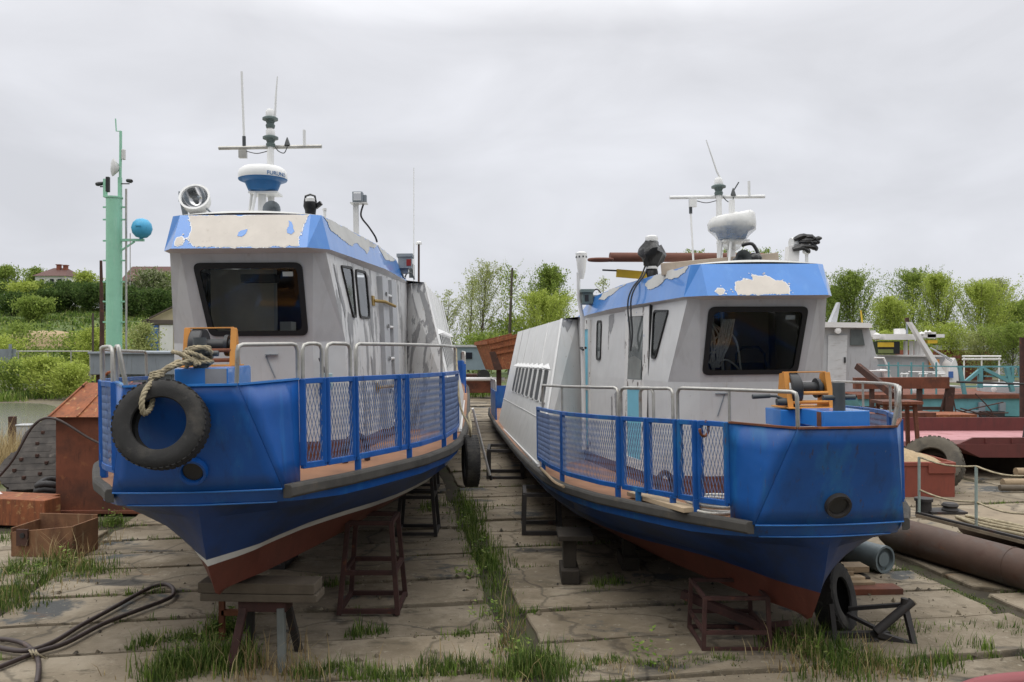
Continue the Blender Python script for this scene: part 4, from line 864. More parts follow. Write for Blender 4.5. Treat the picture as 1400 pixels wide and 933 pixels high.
def slab(s0, s1, t0, t1):
    z = rnd.uniform(-.016, .012); tx, ty = rnd.uniform(-.006, .006), rnd.uniform(-.012, .012); n = 10
    def pt(s, t, j=1): 
        return O0 + TD * (s + rnd.uniform(-.02, .02) * j) + LD * (t + rnd.uniform(-.022, .022) * j) + V((0, 0, z + tx * (s - s0) + ty * (t - t0)))
    loop = [pt(lerp(s0, s1, k / n), t0) for k in range(n)] + [pt(s1, lerp(t0, t1, k / 3)) for k in range(3)] + [pt(lerp(s1, s0, k / n), t1) for k in range(n)] + [pt(s0, lerp(t1, t0, k / 3)) for k in range(3)]
    c = sum(loop, V()) / len(loop)
    if rnd.random() < .5:                       # a broken corner
        k = rnd.choice([0, n, n + 3, 2 * n + 3]); loop[k] = loop[k].lerp(c, rnd.uniform(.02, .09))
    top = [mb.v(p + (c - p).normalized() * .012) for p in loop]; low = [mb.v(p - V((0, 0, .014))) for p in loop]; bot = [mb.v(p - V((0, 0, .12))) for p in loop]; k = len(loop)
    mb.f(top)
    for i in range(k): j = (i + 1) % k; mb.f((low[i], low[j], top[j], top[i])); mb.f((bot[i], bot[j], low[j], low[i]))
cols = [(-16.6, -11.2), (-11.1, -5.45), (-5.35, -.14), (.16, 5.25), (5.55, 10.8), (10.95, 16.2), (16.3, 21.6)]; JOINTS = {}
for ci, (s0, s1) in enumerate(cols):
    t = -4.2 + rnd.uniform(0, .3); JOINTS[ci] = []
    while t < 34:
        w_ = rnd.choice([.72, .82, .88, .98]); a = s0
        keep = True
        p = O0 + TD * ((s0 + s1) / 2) + LD * t
        if ci == 0 and t > 3: keep = False
        if ci == 1 and t > 5.2 : keep = False
        if keep: slab(s0 + rnd.uniform(-.04, .04), s1 + rnd.uniform(-.04, .04), t, t + w_)
        JOINTS[ci].append(t + w_ + .02); t += w_ + rnd.uniform(.045, .085)
tag(mb.build('paved_yard', 'concrete', recalc=False), kind='structure')
M['joint'] = make_mat('joint', (.045, .036, .022), .95, .3, 3., layers=(((.05, .065, .018), 2.5, .5, .65, ST),))
mb = MB(); mb.poly([O0 + TD * a + LD * b_ + V((0, 0, -.044)) for a, b_ in ((-5.4, -8), (21.7, -8), (21.7, 33.5), (-5.4, 33.5))]); mb.poly([O0 + TD * a + LD * b_ + V((0, 0, -.044)) for a, b_ in ((-11.2, -8), (-5.4, -8), (-5.4, 6), (-11.2, 6))]); tag(mb.build('soil_bed', 'joint'), kind='structure')
wm = bpy.data.materials.new('water'); wm.use_nodes = True; b = wm.node_tree.nodes['Principled BSDF']; b.inputs['Base Color'].default_value = (.16, .155, .13, 1); b.inputs['Roughness'].default_value = .12
nz = wm.node_tree.nodes.new('ShaderNodeTexNoise'); nz.inputs['Scale'].default_value = 40; bp = wm.node_tree.nodes.new('ShaderNodeBump'); bp.inputs['Strength'].default_value = .25; bp.inputs['Distance'].default_value = .02; tcn = wm.node_tree.nodes.new('ShaderNodeTexCoord')
wm.node_tree.links.new(tcn.outputs['Object'], nz.inputs['Vector']); wm.node_tree.links.new(nz.outputs['Fac'], bp.inputs['Height']); wm.node_tree.links.new(bp.outputs[0], b.inputs['Normal']); M['water'] = wm
pond = [G(78, 606), G(95, 590), G(100, 570), G(70, 553), G(30, 550), G(-60, 552), G(-200, 565), G(-200, 610), G(-30, 618), G(40, 606)]
mb = MB(); mb.poly([p + V((0, 0, -.03)) for p in spline(pond, 4, True)]); tag(mb.build('pond', 'water'), kind='structure')
mb = MB(); mb.poly([p + V((0, 0, -.035)) for p in spline([G(125, 503), G(250, 503), G(250, 524), G(140, 522), G(40, 512)], 3, True)]); tag(mb.build('dirt_road', make_mat('dirt', (.27, .22, .16), .95, .15, .5, layers=(((.18, .15, .10), 1, .5, .7, ST),))), kind='structure')

# ---- grass in the joints, tufts and dry stalks (nobody could count it)
def blades(mb, c, n, r, h, m, rnd, lean=.5, w=.0046):
    for _ in range(n):
        a = rnd.uniform(0, 2 * PI); q = r * math.sqrt(rnd.random()); p = c + V((q * math.cos(a), q * math.sin(a), -.02)); hh = h * (.25 + 1.05 * rnd.random() ** 1.8) * (1 - .45 * q / max(r, .01)); b = rnd.uniform(0, 2 * PI)
        d = V((math.cos(b), math.sin(b), 0)) * hh * lean * rnd.uniform(.2, 1.2); s = V((-d.y, d.x, 0)); s = s.normalized() * w * rnd.uniform(.6, 1.5) if s.length > 1e-6 else V((w, 0, 0))
        v0, v1, v2, v3, v4 = (mb.v(x) for x in (p - s, p + s, p + d * .35 + s * .7 + V((0, 0, hh * .6)), p + d * .35 - s * .7 + V((0, 0, hh * .6)), p + d + V((0, 0, hh * .95))))
        mb.f((v0, v1, v2, v3), m); mb.f((v3, v2, v4), m)
rnd = random.Random(5); gb = MB(); db = MB()
def strip(pxs, n, r, h, per, m=0):
    pts = [G(*p) for p in pxs]; L = sum((b - a).length for a, b in zip(pts, pts[1:]))
    for a, b in zip(pts, pts[1:]):
        k = max(1, int(n * (b - a).length / L))
        for _ in range(k): c = a.lerp(b, rnd.random()) + V((rnd.gauss(0, r * .5), rnd.gauss(0, r * .5), 0)); blades(gb, c, per, r * rnd.uniform(.5, 1.1), h * rnd.uniform(.5, 1.15), m if rnd.random() < .75 else 1 - m, rnd)
# joints between slabs
for ci, (s0, s1) in enumerate(cols):
    for t in JOINTS[ci]:
        p0 = O0 + TD * s0 + LD * t
        if p0.y > 24 or p0.y < 5.5: continue
        s = s0; dens = .55 + .5 * rnd.random()
        while s < s1:
            nz_ = noise.noise(V((s * .9, t * .8, 3.)))
            if nz_ > .02 and rnd.random() < dens * (.9 if p0.y < 14 else .5): blades(gb, O0 + TD * s + LD * (t + rnd.uniform(-.03, .03)), int(5 + 26 * max(0, nz_)), .06, .045 + .16 * max(0, nz_), 0 if rnd.random() < .8 else 1, rnd)
            s += rnd.uniform(.05, .12)
# the grassy seam between the boats, moss seam on the right
strip([(716, 905), (700, 868), (682, 830), (664, 780), (650, 740), (640, 700), (628, 672)], 105, .20, .20, 24)
strip([(680, 790), (655, 735), (635, 690)], 60, .22, .30, 26)
strip([(1236, 778), (1300, 805), (1400, 850)], 60, .10, .04, 20); strip([(1180, 870), (1230, 868), (1300, 860), (1400, 862)], 40, .15, .15, 20)
# foreground tufts
for pxs, n, r, h, per in ([(215, 925), (290, 905), (330, 915)], 80, .18, .36, 36), ([(288, 872), (322, 858)], 22, .13, .36, 40), ([(400, 928), (450, 912), (520, 925), (560, 935)], 40, .15, .22, 30), ([(540, 932), (620, 912), (680, 925)], 40, .14, .22, 30), ([(690, 930), (735, 905), (770, 930)], 40, .14, .30, 36), \
        ([(770, 916), (840, 902), (900, 912), (960, 902), (1010, 903)], 60, .10, .12, 30), ([(1050, 885), (1110, 880), (1140, 900)], 50, .18, .34, 28), ([(1130, 930), (1180, 905), (1250, 915)], 40, .2, .30, 24), ([(1260, 925), (1330, 885), (1400, 900)], 26, .15, .24, 24), ([(0, 835), (30, 800), (70, 780), (120, 778), (150, 785)], 70, .26, .24, 36), ([(0, 790), (40, 775), (100, 770)], 30, .2, .3, 36), \
        ([(190, 878), (240, 872), (280, 870)], 26, .12, .16, 26), ([(150, 718), (160, 714)], 8, .15, .25, 40), ([(0, 740), (30, 735)], 10, .2, .25, 30), ([(480, 868), (520, 862)], 14, .1, .20, 20), ([(630, 870), (650, 864)], 10, .1, .14, 22), ([(1210, 865), (1230, 860)], 10, .1, .2, 22), ([(600, 690), (575, 700)], 10, .2, .3, 24), ([(420, 800), (470, 795)], 10, .12, .22, 20), ([(820, 800), (850, 792), (800, 808)], 16, .12, .2, 22):
    strip(pxs, n, r, h, per)
for px, py, n in ((300, 880, 26), (316, 866, 20), (252, 905, 16), (640, 790, 16), (655, 760, 14), (635, 720, 14), (705, 900, 16), (880, 905, 14), (1110, 900, 16), (95, 775, 18), (40, 790, 18), (155, 716, 20), (670, 850, 12), (585, 700, 12)):
    c0 = G(px, py)
    for _ in range(n):                          # broad-leaved weeds among the grass
        p = c0 + V((rnd.gauss(0, .10), rnd.gauss(0, .10), 0)); st = p + V((rnd.gauss(0, .04), rnd.gauss(0, .04), rnd.uniform(.06, .28)))
        for _k in range(5):
            c = p.lerp(st, rnd.uniform(.3, 1.)); a = rnd.uniform(0, 2 * PI); u = V((math.cos(a), math.sin(a), rnd.uniform(-.2, .6))) * rnd.uniform(.02, .055); w_ = V((-math.sin(a), math.cos(a), rnd.uniform(-.2, .2))) * u.length * .38
            gb.poly([c, c + u * .5 + w_, c + u, c + u * .5 - w_], rnd.choice([0, 1, 1]))
tag(gb.build('grass', ['blade_green', 'blade_bright'], recalc=False), 'green grass and weeds growing between the concrete slabs', 'grass', kind='stuff')
def dstrip(pxs, n, r, h, per):
    pts = [G(*p) for p in pxs]
    for _ in range(n):
        i = rnd.randrange(len(pts) - 1); c = pts[i].lerp(pts[i + 1], rnd.random()) + V((rnd.gauss(0, r), rnd.gauss(0, r), 0)); blades(db, c, per, r, h * rnd.uniform(.6, 1.2), 0, rnd, .7, .004)
dstrip([(330, 925), (370, 915), (420, 930)], 34, .14, .45, 8); dstrip([(215, 920), (290, 905), (330, 900)], 26, .2, .34, 6); dstrip([(540, 930), (620, 915), (740, 915)], 26, .16, .28, 6); dstrip([(770, 915), (900, 910), (1010, 903)], 26, .12, .18, 6); dstrip([(0, 835), (60, 790), (130, 780)], 40, .25, .3, 7); dstrip([(690, 905), (700, 860), (690, 820)], 20, .06, .55, 3); dstrip([(1080, 905), (1140, 915), (1200, 905), (1240, 930)], 60, .16, .25, 12); dstrip([(1060, 900), (1120, 890)], 20, .1, .45, 4)
dstrip([(55, 768), (90, 770), (115, 775)], 30, .14, .5, 8); dstrip([(150, 745), (165, 735)], 8, .15, .3, 6); dstrip([(-40, 665), (0, 645), (22, 630)], 200, .35, 1.15, 18); dstrip([(25, 618), (60, 612), (75, 600)], 90, .5, .9, 14); dstrip([(-20, 715), (60, 700)], 20, .3, .5, 8); dstrip([(70, 620), (90, 600)], 40, .7, .9, 14)
tag(db.build('dry_grass', ['blade_straw'], recalc=False), 'straw coloured dry grass stalks standing among the green tufts', 'dry grass', kind='stuff')
rb = MB()
for _ in range(5200):
    if rnd.random() < .7:
        ci = rnd.choice([2, 2, 3, 3, 4]); s0, s1 = cols[ci]; p = O0 + TD * rnd.uniform(s0, s1) + LD * (rnd.choice(JOINTS[ci][:20]) + rnd.gauss(0, .06))
    else: p = O0 + TD * rnd.uniform(-5.4, 10) + LD * rnd.uniform(-2.5, 9)
    if p.y < 6: continue
    r = .006 + .030 * rnd.random() ** 5; a = rnd.uniform(0, 6.28); q = [p + V((r * math.cos(a + t) * rnd.uniform(.6, 1.4), r * math.sin(a + t) * rnd.uniform(.6, 1.4), .0)) for t in (0, 1.6, 3.1, 4.7)]; tp = p + V((rnd.uniform(-.4, .4) * r, rnd.uniform(-.4, .4) * r, r * rnd.uniform(.5, 1.1) + .006))
    i = [rb.v(x) for x in q] + [rb.v(tp)]
    for k in range(4): rb.f((i[k], i[(k + 1) % 4], i[4]), 0)
island_mat('rubble', [(.05, .045, .04), (.16, .13, .09), (.30, .26, .19)], .95, 0.)
tag(rb.build('stones', ['rubble'], recalc=False), 'small stones and crumbs of concrete lying along the slab joints', 'stones', kind='stuff')
# far rough grass behind the yard
fb = MB()
for pxs, n in ([(0, 546), (60, 540), (140, 530)], 200), ([(0, 520), (60, 515), (130, 528)], 160), ([(630, 540), (670, 536)], 60), ([(-60, 508), (120, 507)], 120), ([(1330, 500), (1480, 500)], 120):
    pts = [G(*p) for p in pxs]
    for _ in range(n): i = rnd.randrange(len(pts) - 1); c = pts[i].lerp(pts[i + 1], rnd.random()) + V((rnd.gauss(0, .9), rnd.gauss(0, 1.2), 0)); blades(fb, c, 26, .5, .55, rnd.choice([0, 1, 1]), rnd, .5, .025)
for _ in range(2600):                          # grass on the hill face
    y = rnd.uniform(66, 124); x = -y * rnd.uniform(.38, .75); blades(fb, V((x, y, hill_z(x, y) - .05)), 9, 1.2, .6, rnd.choice([0, 0, 1]), rnd, .5, .09)
tag(fb.build('rough_grass', ['blade_green', 'blade_bright'], recalc=False), 'rough green meadow grass on the bank and the far hillside', 'grass', kind='stuff')

# ---- trees and bushes
def crown_mesh(rnd, h0, h1, rad, nb, per, leaf, lean, shape, up=(.35, 1.0)):
    """sprays of leaves along upswept branches; shape(t) gives crown radius share at height share t"""
    mb = MB(); br = MB()
    for i in range(nb):
        t = rnd.random() ** .85; z = lerp(h0, h1, t); a = rnd.uniform(0, 2 * PI); R = rad * shape(t) * rnd.uniform(.5, 1.1) * (.95 + .75 * noise.noise(V((math.cos(a) * 1.3 + h1 * 7, math.sin(a) * 1.3 + rad * 5, t * 3.2))))
        o = V((lean * z * .6, 0, z)); tip = o + V((R * math.cos(a) + lean * R * 1.2, R * math.sin(a), R * rnd.uniform(*up))); tip.z = min(tip.z, h1 * rnd.uniform(.90, 1.03))
        s0 = V((lean * z * .35, 0, max(h0 * .5, z - R * .5)))
        if i % 3 == 0: br.tube([s0, s0.lerp(tip, .5) + V((0, 0, -.1 * R)), tip], [.028 * h1 / 9, .018 * h1 / 9, .008], 4)
        for _ in range(per):
            q = rnd.uniform(.25, 1.05); sp = leaf * (2.0 if up[1] < 1.2 else 1.7) * (1.2 - .5 * q); c = s0.lerp(tip, q) + V((rnd.gauss(0, sp), rnd.gauss(0, sp), rnd.gauss(0, sp * .8)))
            u = (V((rnd.uniform(-1, 1), rnd.uniform(-1, 1), rnd.uniform(-1, 1))) + (tip - s0).normalized() * .9).normalized(); w_ = u.cross(V((rnd.uniform(-1, 1), rnd.uniform(-1, 1), rnd.uniform(-1, 1)))).normalized(); l = leaf * rnd.uniform(.5, 1.15)
            mb.poly([c - u * l, c + w_ * l * .42, c + u * l, c - w_ * l * .42])
    return mb, br
def tree(loc, h, rad, kind, label, cat='tree', group='trees behind the yard', h0=.12, seed=1, leafmat='leaf_mid', nb=90, per=26, leaf=.16, lean=0., name='broadleaf_tree', bark='bark', shape=None, up=(.35, 1.0)):
    if name == 'birch_tree': up = (1.0, 2.2)
    rnd = random.Random(seed); shape = shape or (lambda t: (1 - t) ** .55 * (.35 + t) ** .35 * 1.15)
    T = empty(name, loc, 0, label, cat, group)
    cm, br = crown_mesh(rnd, h * h0, h * .97, rad, nb, per, leaf, lean, shape, up)
    tr = MB(); tr.tube([V((lean * h * t * .5, .05 * math.sin(t * 7), h * .93 * t)) for t in (0, .2, .4, .6, .8, 1)], [h * .014 + .02, h * .012 + .01, h * .011, h * .008, h * .005, .01], 7)
    tr.build('trunk', bark, T, smooth=60); br.build('branches', bark, T, smooth=60) if br.vs else None
    cm.build('crown', leafmat, T, recalc=False)
    return T
def at(px, d, z=0): return V(((px - 700) / F * d, d, z))
def H(y, d): return EYE - (y - 466) / F * d
bush = lambda t: (1 - t ** 2) ** .5
tall = lambda t: (.45 + .8 * t) * (1 - t) ** .6 * 1.25
# centre: wind-bent birches, dark tree, pale one in front
GB = 'trees behind the boats'
tree(at(655, 70), H(352, 70), 3.0, 0, 'tall pale birch bending right in the wind, left of the bare pole', seed=3, leafmat='leaf_pale', nb=95, per=68, leaf=.095, lean=.14, name='birch_tree', bark='bark', shape=tall, group=GB)
tree(at(640, 74), H(372, 74), 2.4, 0, 'slim birch crowded against the tallest bent birch', seed=4, leafmat='leaf_pale', nb=55, per=60, leaf=.095, lean=.10, name='birch_tree', shape=tall, group=GB)
tree(at(696, 68), H(362, 68), 1.7, 0, 'thin sparse birch beside the bare dark pole', seed=5, leafmat='leaf_mid', nb=40, per=26, leaf=.14, lean=.04, name='birch_tree', shape=tall, group=GB)
tree(at(607, 66), H(395, 66), 2.0, 0, 'small wispy birch just behind the left boat stern', seed=6, leafmat='leaf_pale', nb=50, per=56, leaf=.095, lean=.12, name='birch_tree', shape=tall, group=GB)
tree(at(752, 78), H(360, 78), 3.0, 0, 'dark green dense tree standing behind the right boat saloon', seed=7, leafmat='leaf_mid', nb=190, per=80, leaf=.13, group=GB, up=(.5, 1.5))
tree(at(742, 66), H(396, 66), 3.2, 0, 'bright yellow green tree in front of the dark green one', seed=8, leafmat='leaf_light', nb=170, per=75, leaf=.11, shape=bush, group=GB, up=(.6, 1.7))
tree(at(700, 72), H(430, 72), 3.2, 0, 'low bright green shrub tree between birch and yellow green tree', seed=9, leafmat='leaf_mid', nb=110, per=36, leaf=.17, shape=bush, group=GB, h0=.05)
tree(at(660, 64), H(455, 64), 2.8, 0, 'low green thicket under the bent birches', seed=10, leafmat='leaf_mid', nb=110, per=36, leaf=.15, shape=bush, group=GB, h0=.03, name='shrub', cat='shrub')
tree(at(825, 90), H(376, 90), 1.6, 0, 'faint distant sapling seen beside the white vent pipe', seed=12, leafmat='leaf_pale', nb=28, per=22, leaf=.16, shape=tall, group=GB)
for px, y, sd in ((945, 340, 13), (1000, 335, 14), (1045, 338, 15)):
    tree(at(px, 80), H(y, 80), 2.9, 0, ['tree top showing left of the wrapped radar', 'tree top showing behind the wrapped radar', 'tree top showing right of the wrapped radar'][sd - 13], seed=sd, leafmat='leaf_mid', nb=110, per=50, leaf=.13, group=GB, up=(.8, 1.8))
# right belt
GR = 'row of trees on the right'
for px, y, d, r, mt, sd, lb in ((1140, 390, 76, 2.6, 'leaf_mid', 20, 'green tree half hidden by the right boat visor'), (1166, 368, 74, 3.4, 'leaf_mid', 21, 'full green tree above the grey workboat cabin'), (1215, 405, 70, 2.4, 'leaf_light', 22, 'short yellow green tree between two taller ones'), (1248, 366, 78, 3.7, 'leaf_mid', 23, 'tall deep green tree behind the white crane boom'), (1283, 372, 74, 3.2, 'leaf_light', 24, 'tall yellow green tree right of the crane boom'), (1340, 382, 70, 3.6, 'leaf_light', 25, 'broad pale green tree above the teal truss'), (1362, 380, 84, 2.6, 'leaf_pale', 26, 'thin grey green tree rising behind the broad pale one'), (1395, 410, 72, 3.4, 'leaf_mid', 27, 'green tree at the right edge of the row'), (1440, 405, 74, 3.6, 'leaf_mid', 28, 'green tree past the right end of the row')):
    tree(at(px, d), H(y, d), r * 1.25, 0, lb, seed=sd, leafmat=mt, nb=210, per=85, leaf=.10, group=GR, h0=.04, up=(.9, 2.1), shape=lambda t: (1 - t) ** .5 * (.55 + .45 * t) * 1.1)
for px, y, d, sd, lb in ((1300, 440, 62, 30, 'yellow green bush behind the white crane base'), (1345, 445, 60, 31, 'yellow green bush behind the middle of the teal truss'), (1385, 440, 58, 32, 'yellow green bush at the right end of the teal truss'), (1225, 448, 64, 33, 'green bush behind the crane cab'), (1430, 438, 58, 34, 'yellow green bush past the right end of the truss')):
    tree(at(px, d), H(y + [0, 6, 2, 4, 8][sd % 5], d), 2.3, 0, lb, seed=sd, leafmat=['leaf_light', 'leaf_pale', 'leaf_mid'][sd % 3], nb=120, per=60, leaf=.09, group='bushes behind the barges', up=(.7, 1.8), shape=bush, name='shrub', cat='shrub', h0=.02)
# hill on the left
GH = 'trees on the hillside'
hill = [(52, 384, 120, 2.6, 'leaf_mid', 'bush growing against the left half of the white house', 4), (86, 384, 121, 2.4, 'leaf_dark', 'dark bush at the right corner of the white house', 4), (8, 362, 118, 3.4, 'leaf_mid', 'tree at the far left edge of the hill', 7.), (35, 385, 112, 3.4, 'leaf_light', 'yellow green tree left of the white house', 7), (48, 364, 140, 3.6, 'leaf_mid', 'tree towering behind the left end of the white house', 8), (20, 400, 108, 3., 'leaf_dark', 'dark bush low on the left hillside', 5), (68, 395, 112, 3.0, 'leaf_dark', 'dark tree below the white house', 5), (95, 385, 116, 4., 'leaf_dark', 'wide dark tree right of the white house', 7), (118, 370, 124, 3., 'leaf_light', 'bright tree top behind the wide dark tree', 8), (125, 388, 114, 3.8, 'leaf_dark', 'dark tree beside the rusty pole', 7), (150, 385, 118, 3.4, 'leaf_dark', 'dark tree hidden by the mint tower', 7), (205, 366, 112, 4.2, 'leaf_blossom', 'blossoming tree right of the mint tower', 8.5), (178, 392, 108, 3., 'leaf_dark', 'dark bush under the brown roofed house', 5), (228, 372, 116, 4., 'leaf_mid', 'tree against the left boat wheelhouse', 8), (45, 415, 100, 2.6, 'leaf_mid', 'small round bush halfway up the hill', 4), (215, 395, 106, 3., 'leaf_dark', 'dark bush at the foot of the blossoming tree', 5), (-20, 380, 112, 4., 'leaf_dark', 'dark tree beyond the left edge of the hill', 7), (260, 380, 116, 4, 'leaf_mid', 'tree on the hill hidden behind the wheelhouse', 7)]
for i, (px, y, d, r, mt, lb, hh) in enumerate(hill):
    x = (px - 700) / F * d; base = hill_z(x, d); h = max(3., H(y, d) - base)
    tree(V((x, d, base - .2)), h, r, 0, lb, seed=50 + i, leafmat=mt, nb=130, per=40, leaf=.22, group=GH, up=(.4, 1.3), shape=lambda t: (1 - t ** 1.5) ** .6, h0=.03)
for i, (px, y, d, r, mt, lb) in enumerate([(110, 455, 70, 2.6, 'leaf_mid', 'yellow green shrub in front of the sand bank'), (128, 450, 66, 2.2, 'leaf_light', 'yellow green shrub beside the rusty pole foot'), (20, 440, 72, 3.4, 'leaf_mid', 'wide pale shrub at the left foot of the hill'), (-10, 460, 60, 3., 'leaf_light', 'pale shrub at the left edge below the hill'), (150, 455, 74, 2.4, 'leaf_light', 'shrub behind the mint tower'), (195, 440, 66, 1.6, 'leaf_pale', 'thin sapling before the blue gate'), (60, 488, 41, 1.6, 'leaf_light', 'bright leafy bush beside the pond, middle of three'), (95, 498, 40, 1.3, 'leaf_light', 'bright leafy bush beside the pond, right of three'), (22, 492, 42, 1.8, 'leaf_mid', 'bright leafy bush beside the pond, left of three')]):
    tree(at(px, d), max(1.2, H(y, d)), r, 0, lb, seed=80 + i, leafmat=mt, nb=110, per=34, leaf=.14 if d > 50 else .09, group='shrubs below the hill', shape=bush, name='shrub', cat='shrub', h0=.02)
mb = MB(); mb.tube([at(698, 66), at(697, 66, 4.), at(700.5, 66, H(366, 66))], [.16, .13, .08], 8); tag(mb.build('bare_pole', 'bark', smooth=60), 'bare dark pole standing among the birches behind the boats', 'pole')

# ---- houses and sheds on the left
def house(name, px0, px1, d, yb, ye, yr, wallm, roofm, label, hip=True, depth=6., chim=()):
    Hs = empty(name, at((px0 + px1) / 2, d), 0, label, 'house'); k = d / F; w = (px1 - px0) * k; zb = H(yb, d) - 3.; ze = H(ye, d); zr = H(yr, d)
    mb = MB(); mb.box((0, depth / 2, (zb + ze) / 2), (w, depth, ze - zb)); wl = mb.build('wall', wallm, Hs)
    mb = MB(); o = .35; a = [V((-w / 2 - o, -o, ze)), V((w / 2 + o, -o, ze)), V((w / 2 + o, depth + o, ze)), V((-w / 2 - o, depth + o, ze))]; i = w * .28 if hip else -o
    r0, r1 = V((-w / 2 + i, depth / 2, zr)), V((w / 2 - i, depth / 2, zr))
    mb.poly([a[0], a[1], r1, r0]); mb.poly([a[2], a[3], r0, r1]); mb.poly([a[1], a[2], r1]); mb.poly([a[3], a[0], r0]); mb.poly(a[::-1]); rf = mb.build('roof', roofm, Hs)
    for cx, hh in chim: mb = MB(); mb.box((cx * w, depth / 2 - .6, zr + hh / 2 - .5), (.6, .6, hh + 1.)); mb.box((cx * w, depth / 2 - .6, zr + hh + .05), (.8, .8, .14)); mb.build('chimney', 'brick', rf)
    for q in (-.28, .05, .3):
        mb = MB(); mb.box((q * w, -.02, lerp(zb + 3, ze, .55)), (.9, .06, 1.1)); wd = mb.build('window', 'wall_white', Hs); mb = MB(); mb.box((q * w, -.055, lerp(zb + 3, ze, .55)), (.7, .02, .9)); mb.build('pane', 'window_dark', wd)
    return Hs
house('hill_house', 48, 90, 136, 394, 377, 364, 'wall_white', 'roof_red', 'white walled house with red hip roof and two chimneys on hill', chim=((.02, .45), (.24, .35)))
house('hill_house', 168, 222, 128, 400, 384, 361, 'roof_brown', 'roof_red', 'brown roofed dark house on the hill behind the mint tower', hip=False, depth=8)
S_ = empty('gable_shed', at(222, 70), 0, 'cream gable shed with blue and white doors beside the left boat', 'shed'); mb = MB(); k = 70 / F
mb.prism([V((-22 * k, 0, 0)), V((22 * k, 0, 0)), V((22 * k, 0, H(437, 70))), V((0 + 22 * k, 0, H(418, 70))), V((-22 * k, 0, H(437, 70)))], (0, 6, 0)); mb.build('wall', 'wall_beige', S_)
mb = MB(); mb.beam(V((-26 * k, -.2, H(440, 70))), V((26 * k, -.2, H(414, 70))), .2, .12); mb.build('roof_edge', 'roof_brown', S_)
mb = MB(); mb.box(V((-14 * k, -.06, H(462, 70))), (18 * k, .08, 2.3)); mb.build('blue_door', 'wall_blue', S_); mb = MB(); mb.box(V((6 * k, -.06, H(462, 70))), (18 * k, .08, 2.3)); mb.build('white_door', 'wall_white', S_); mb = MB(); mb.box(V((0, -.1, H(440, 70))), (46 * k, .2, .35)); mb.build('lintel', 'roof_brown', S_)
# sand bank on the hill and heap
mb = MB()
for i in range(9): c = D(40 + 6 * i + 2 * (i % 2), 458 + 1.2 * (i % 3), 84); mb.lathe([(2.6, -2.0), (2.0, -.2), (1.0, .35), (.0, .5)], c, n=12, cap0=False, cap1=False)
tag(mb.build('sand_bank', 'sand', smooth=70), 'tan heap of bare sand dug out of the green hillside', 'sand bank')
# pipe fence and grey fence panels at the far left
fn = empty('pipe_fence', at(75, 45), 0, 'low grey pipe fence beyond the pond', 'fence'); mb = MB(); k = 45 / F
mb.tube([V((-55 * k, 0, H(480, 45))), V((52 * k, 0, H(480, 45)))], .035, 6); mb.build('rail', 'galvanised', fn)
for q in (-50, -10, 22, 48): mb = MB(); mb.tube([V((q * k, 0, 0)), V((q * k, 0, H(479, 45)))], .04, 6); mb.build('post', 'galvanised', fn)
mb = MB(); mb.box(at(2, 44, (H(477, 44) + H(512, 44)) / 2), (40 * 44 / F, .05, H(477, 44) - H(512, 44))); mb.box(at(14, 43.9, H(495, 44) - .3), (.12, .1, 2.6)); tag(mb.build('fence_panel', 'grey_steel'), 'grey sheet fence panel at the left edge beyond the pond', 'fence panel')
mb = MB()
for i, (a, b_, z) in enumerate(((25, 120, .35), (30, 118, .5), (60, 130, .62))): mb.beam(at(a, 52 + i, z), at(b_, 52 + i, z + .1), .3, .22)
tag(mb.build('scrap_girders', 'rust_dark'), 'dark scrap girders piled behind the pipe fence', 'scrap')

# ---- blue-grey container, mint tower, rusty pole
ct = empty('container', at(182, 20), 0, 'blue grey steel container behind the orange hut', 'container'); k = 20 / F
mb = MB(); mb.box((0, 1.2, (H(483, 20) + H(512, 20)) / 2), (118 * k, 2.4, H(483, 20) - H(512, 20))); mb.box((0, 1.2, H(482.5, 20)), (122 * k, 2.5, .06)); mb.build('upper_box', 'grey_steel', ct, bevel=.015)
mb = MB(); mb.box((6 * k, 1.25, H(512, 20) / 2), (100 * k, 2.2, H(512, 20)));
for q in range(9): mb.box(((-40 + 11 * q) * k, .14, H(512, 20) / 2), (.03, .04, H(512, 20)))
mb.build('lower_wall', 'grey_steel', ct)
mb = MB(); mb.box((-52 * k, .2, H(512, 20) / 2), (.10, .12, H(512, 20))); mb.build('corner_post', 'rust_dark', ct)
tw = empty('signal_tower', at(156, 26), 0, 'mint green round steel tower with cameras and aerial on top', 'tower'); k = 26 / F
X = lambda px, py, y=0.: V(((px - 156) * k, y, H(py, 26)))
mb = MB(); mb.tube([V((0, 0, 0)), X(156, 270)], .245, 20); mb.lathe([(.27, H(271, 26)), (.27, H(269, 26))], (0, 0, 0), n=20)
for y in (283, 300, 329, 356, 385, 412, 440): mb.box(X(156, y), (30 * k, .05, .05))
mb.build('column', 'mint', tw, smooth=40)
mb = MB(); mb.tube([X(172.5, 258), X(172.5, 500)], .035, 8); mb.build('service_pipe', 'galvanised', tw)
mb = MB(); mb.beam(X(165, 328), X(197, 328), .08, .08); mb.beam(X(166, 342), X(184, 330), .05, .05); mb.build('bracket_arm', 'mint', tw)
mb = MB(); mb.tube([X(164, 272), X(165, 200), X(165, 179)], .045, 8); mb.tube([X(165, 179), X(159, 179), X(158, 162)], .02, 6); mb.box(X(164, 257), (.1, .1, .7)); mb.box(X(144, 257), (.1, .1, .6)); mb.build('aerial_mast', 'mint', tw, smooth=40)
mb = MB(); c = X(158, 229); mb.lathe([(.0, -.10), (.12, -.09), (.26, .04), (.29, .08), (.25, .10), (.0, .13)], c, (-.75, -.6, 0), 24, cap0=False, cap1=False); mb.tube([c, X(166, 229)], .04, 8); mb.build('dish_aerial', 'white_paint', tw, smooth=50)
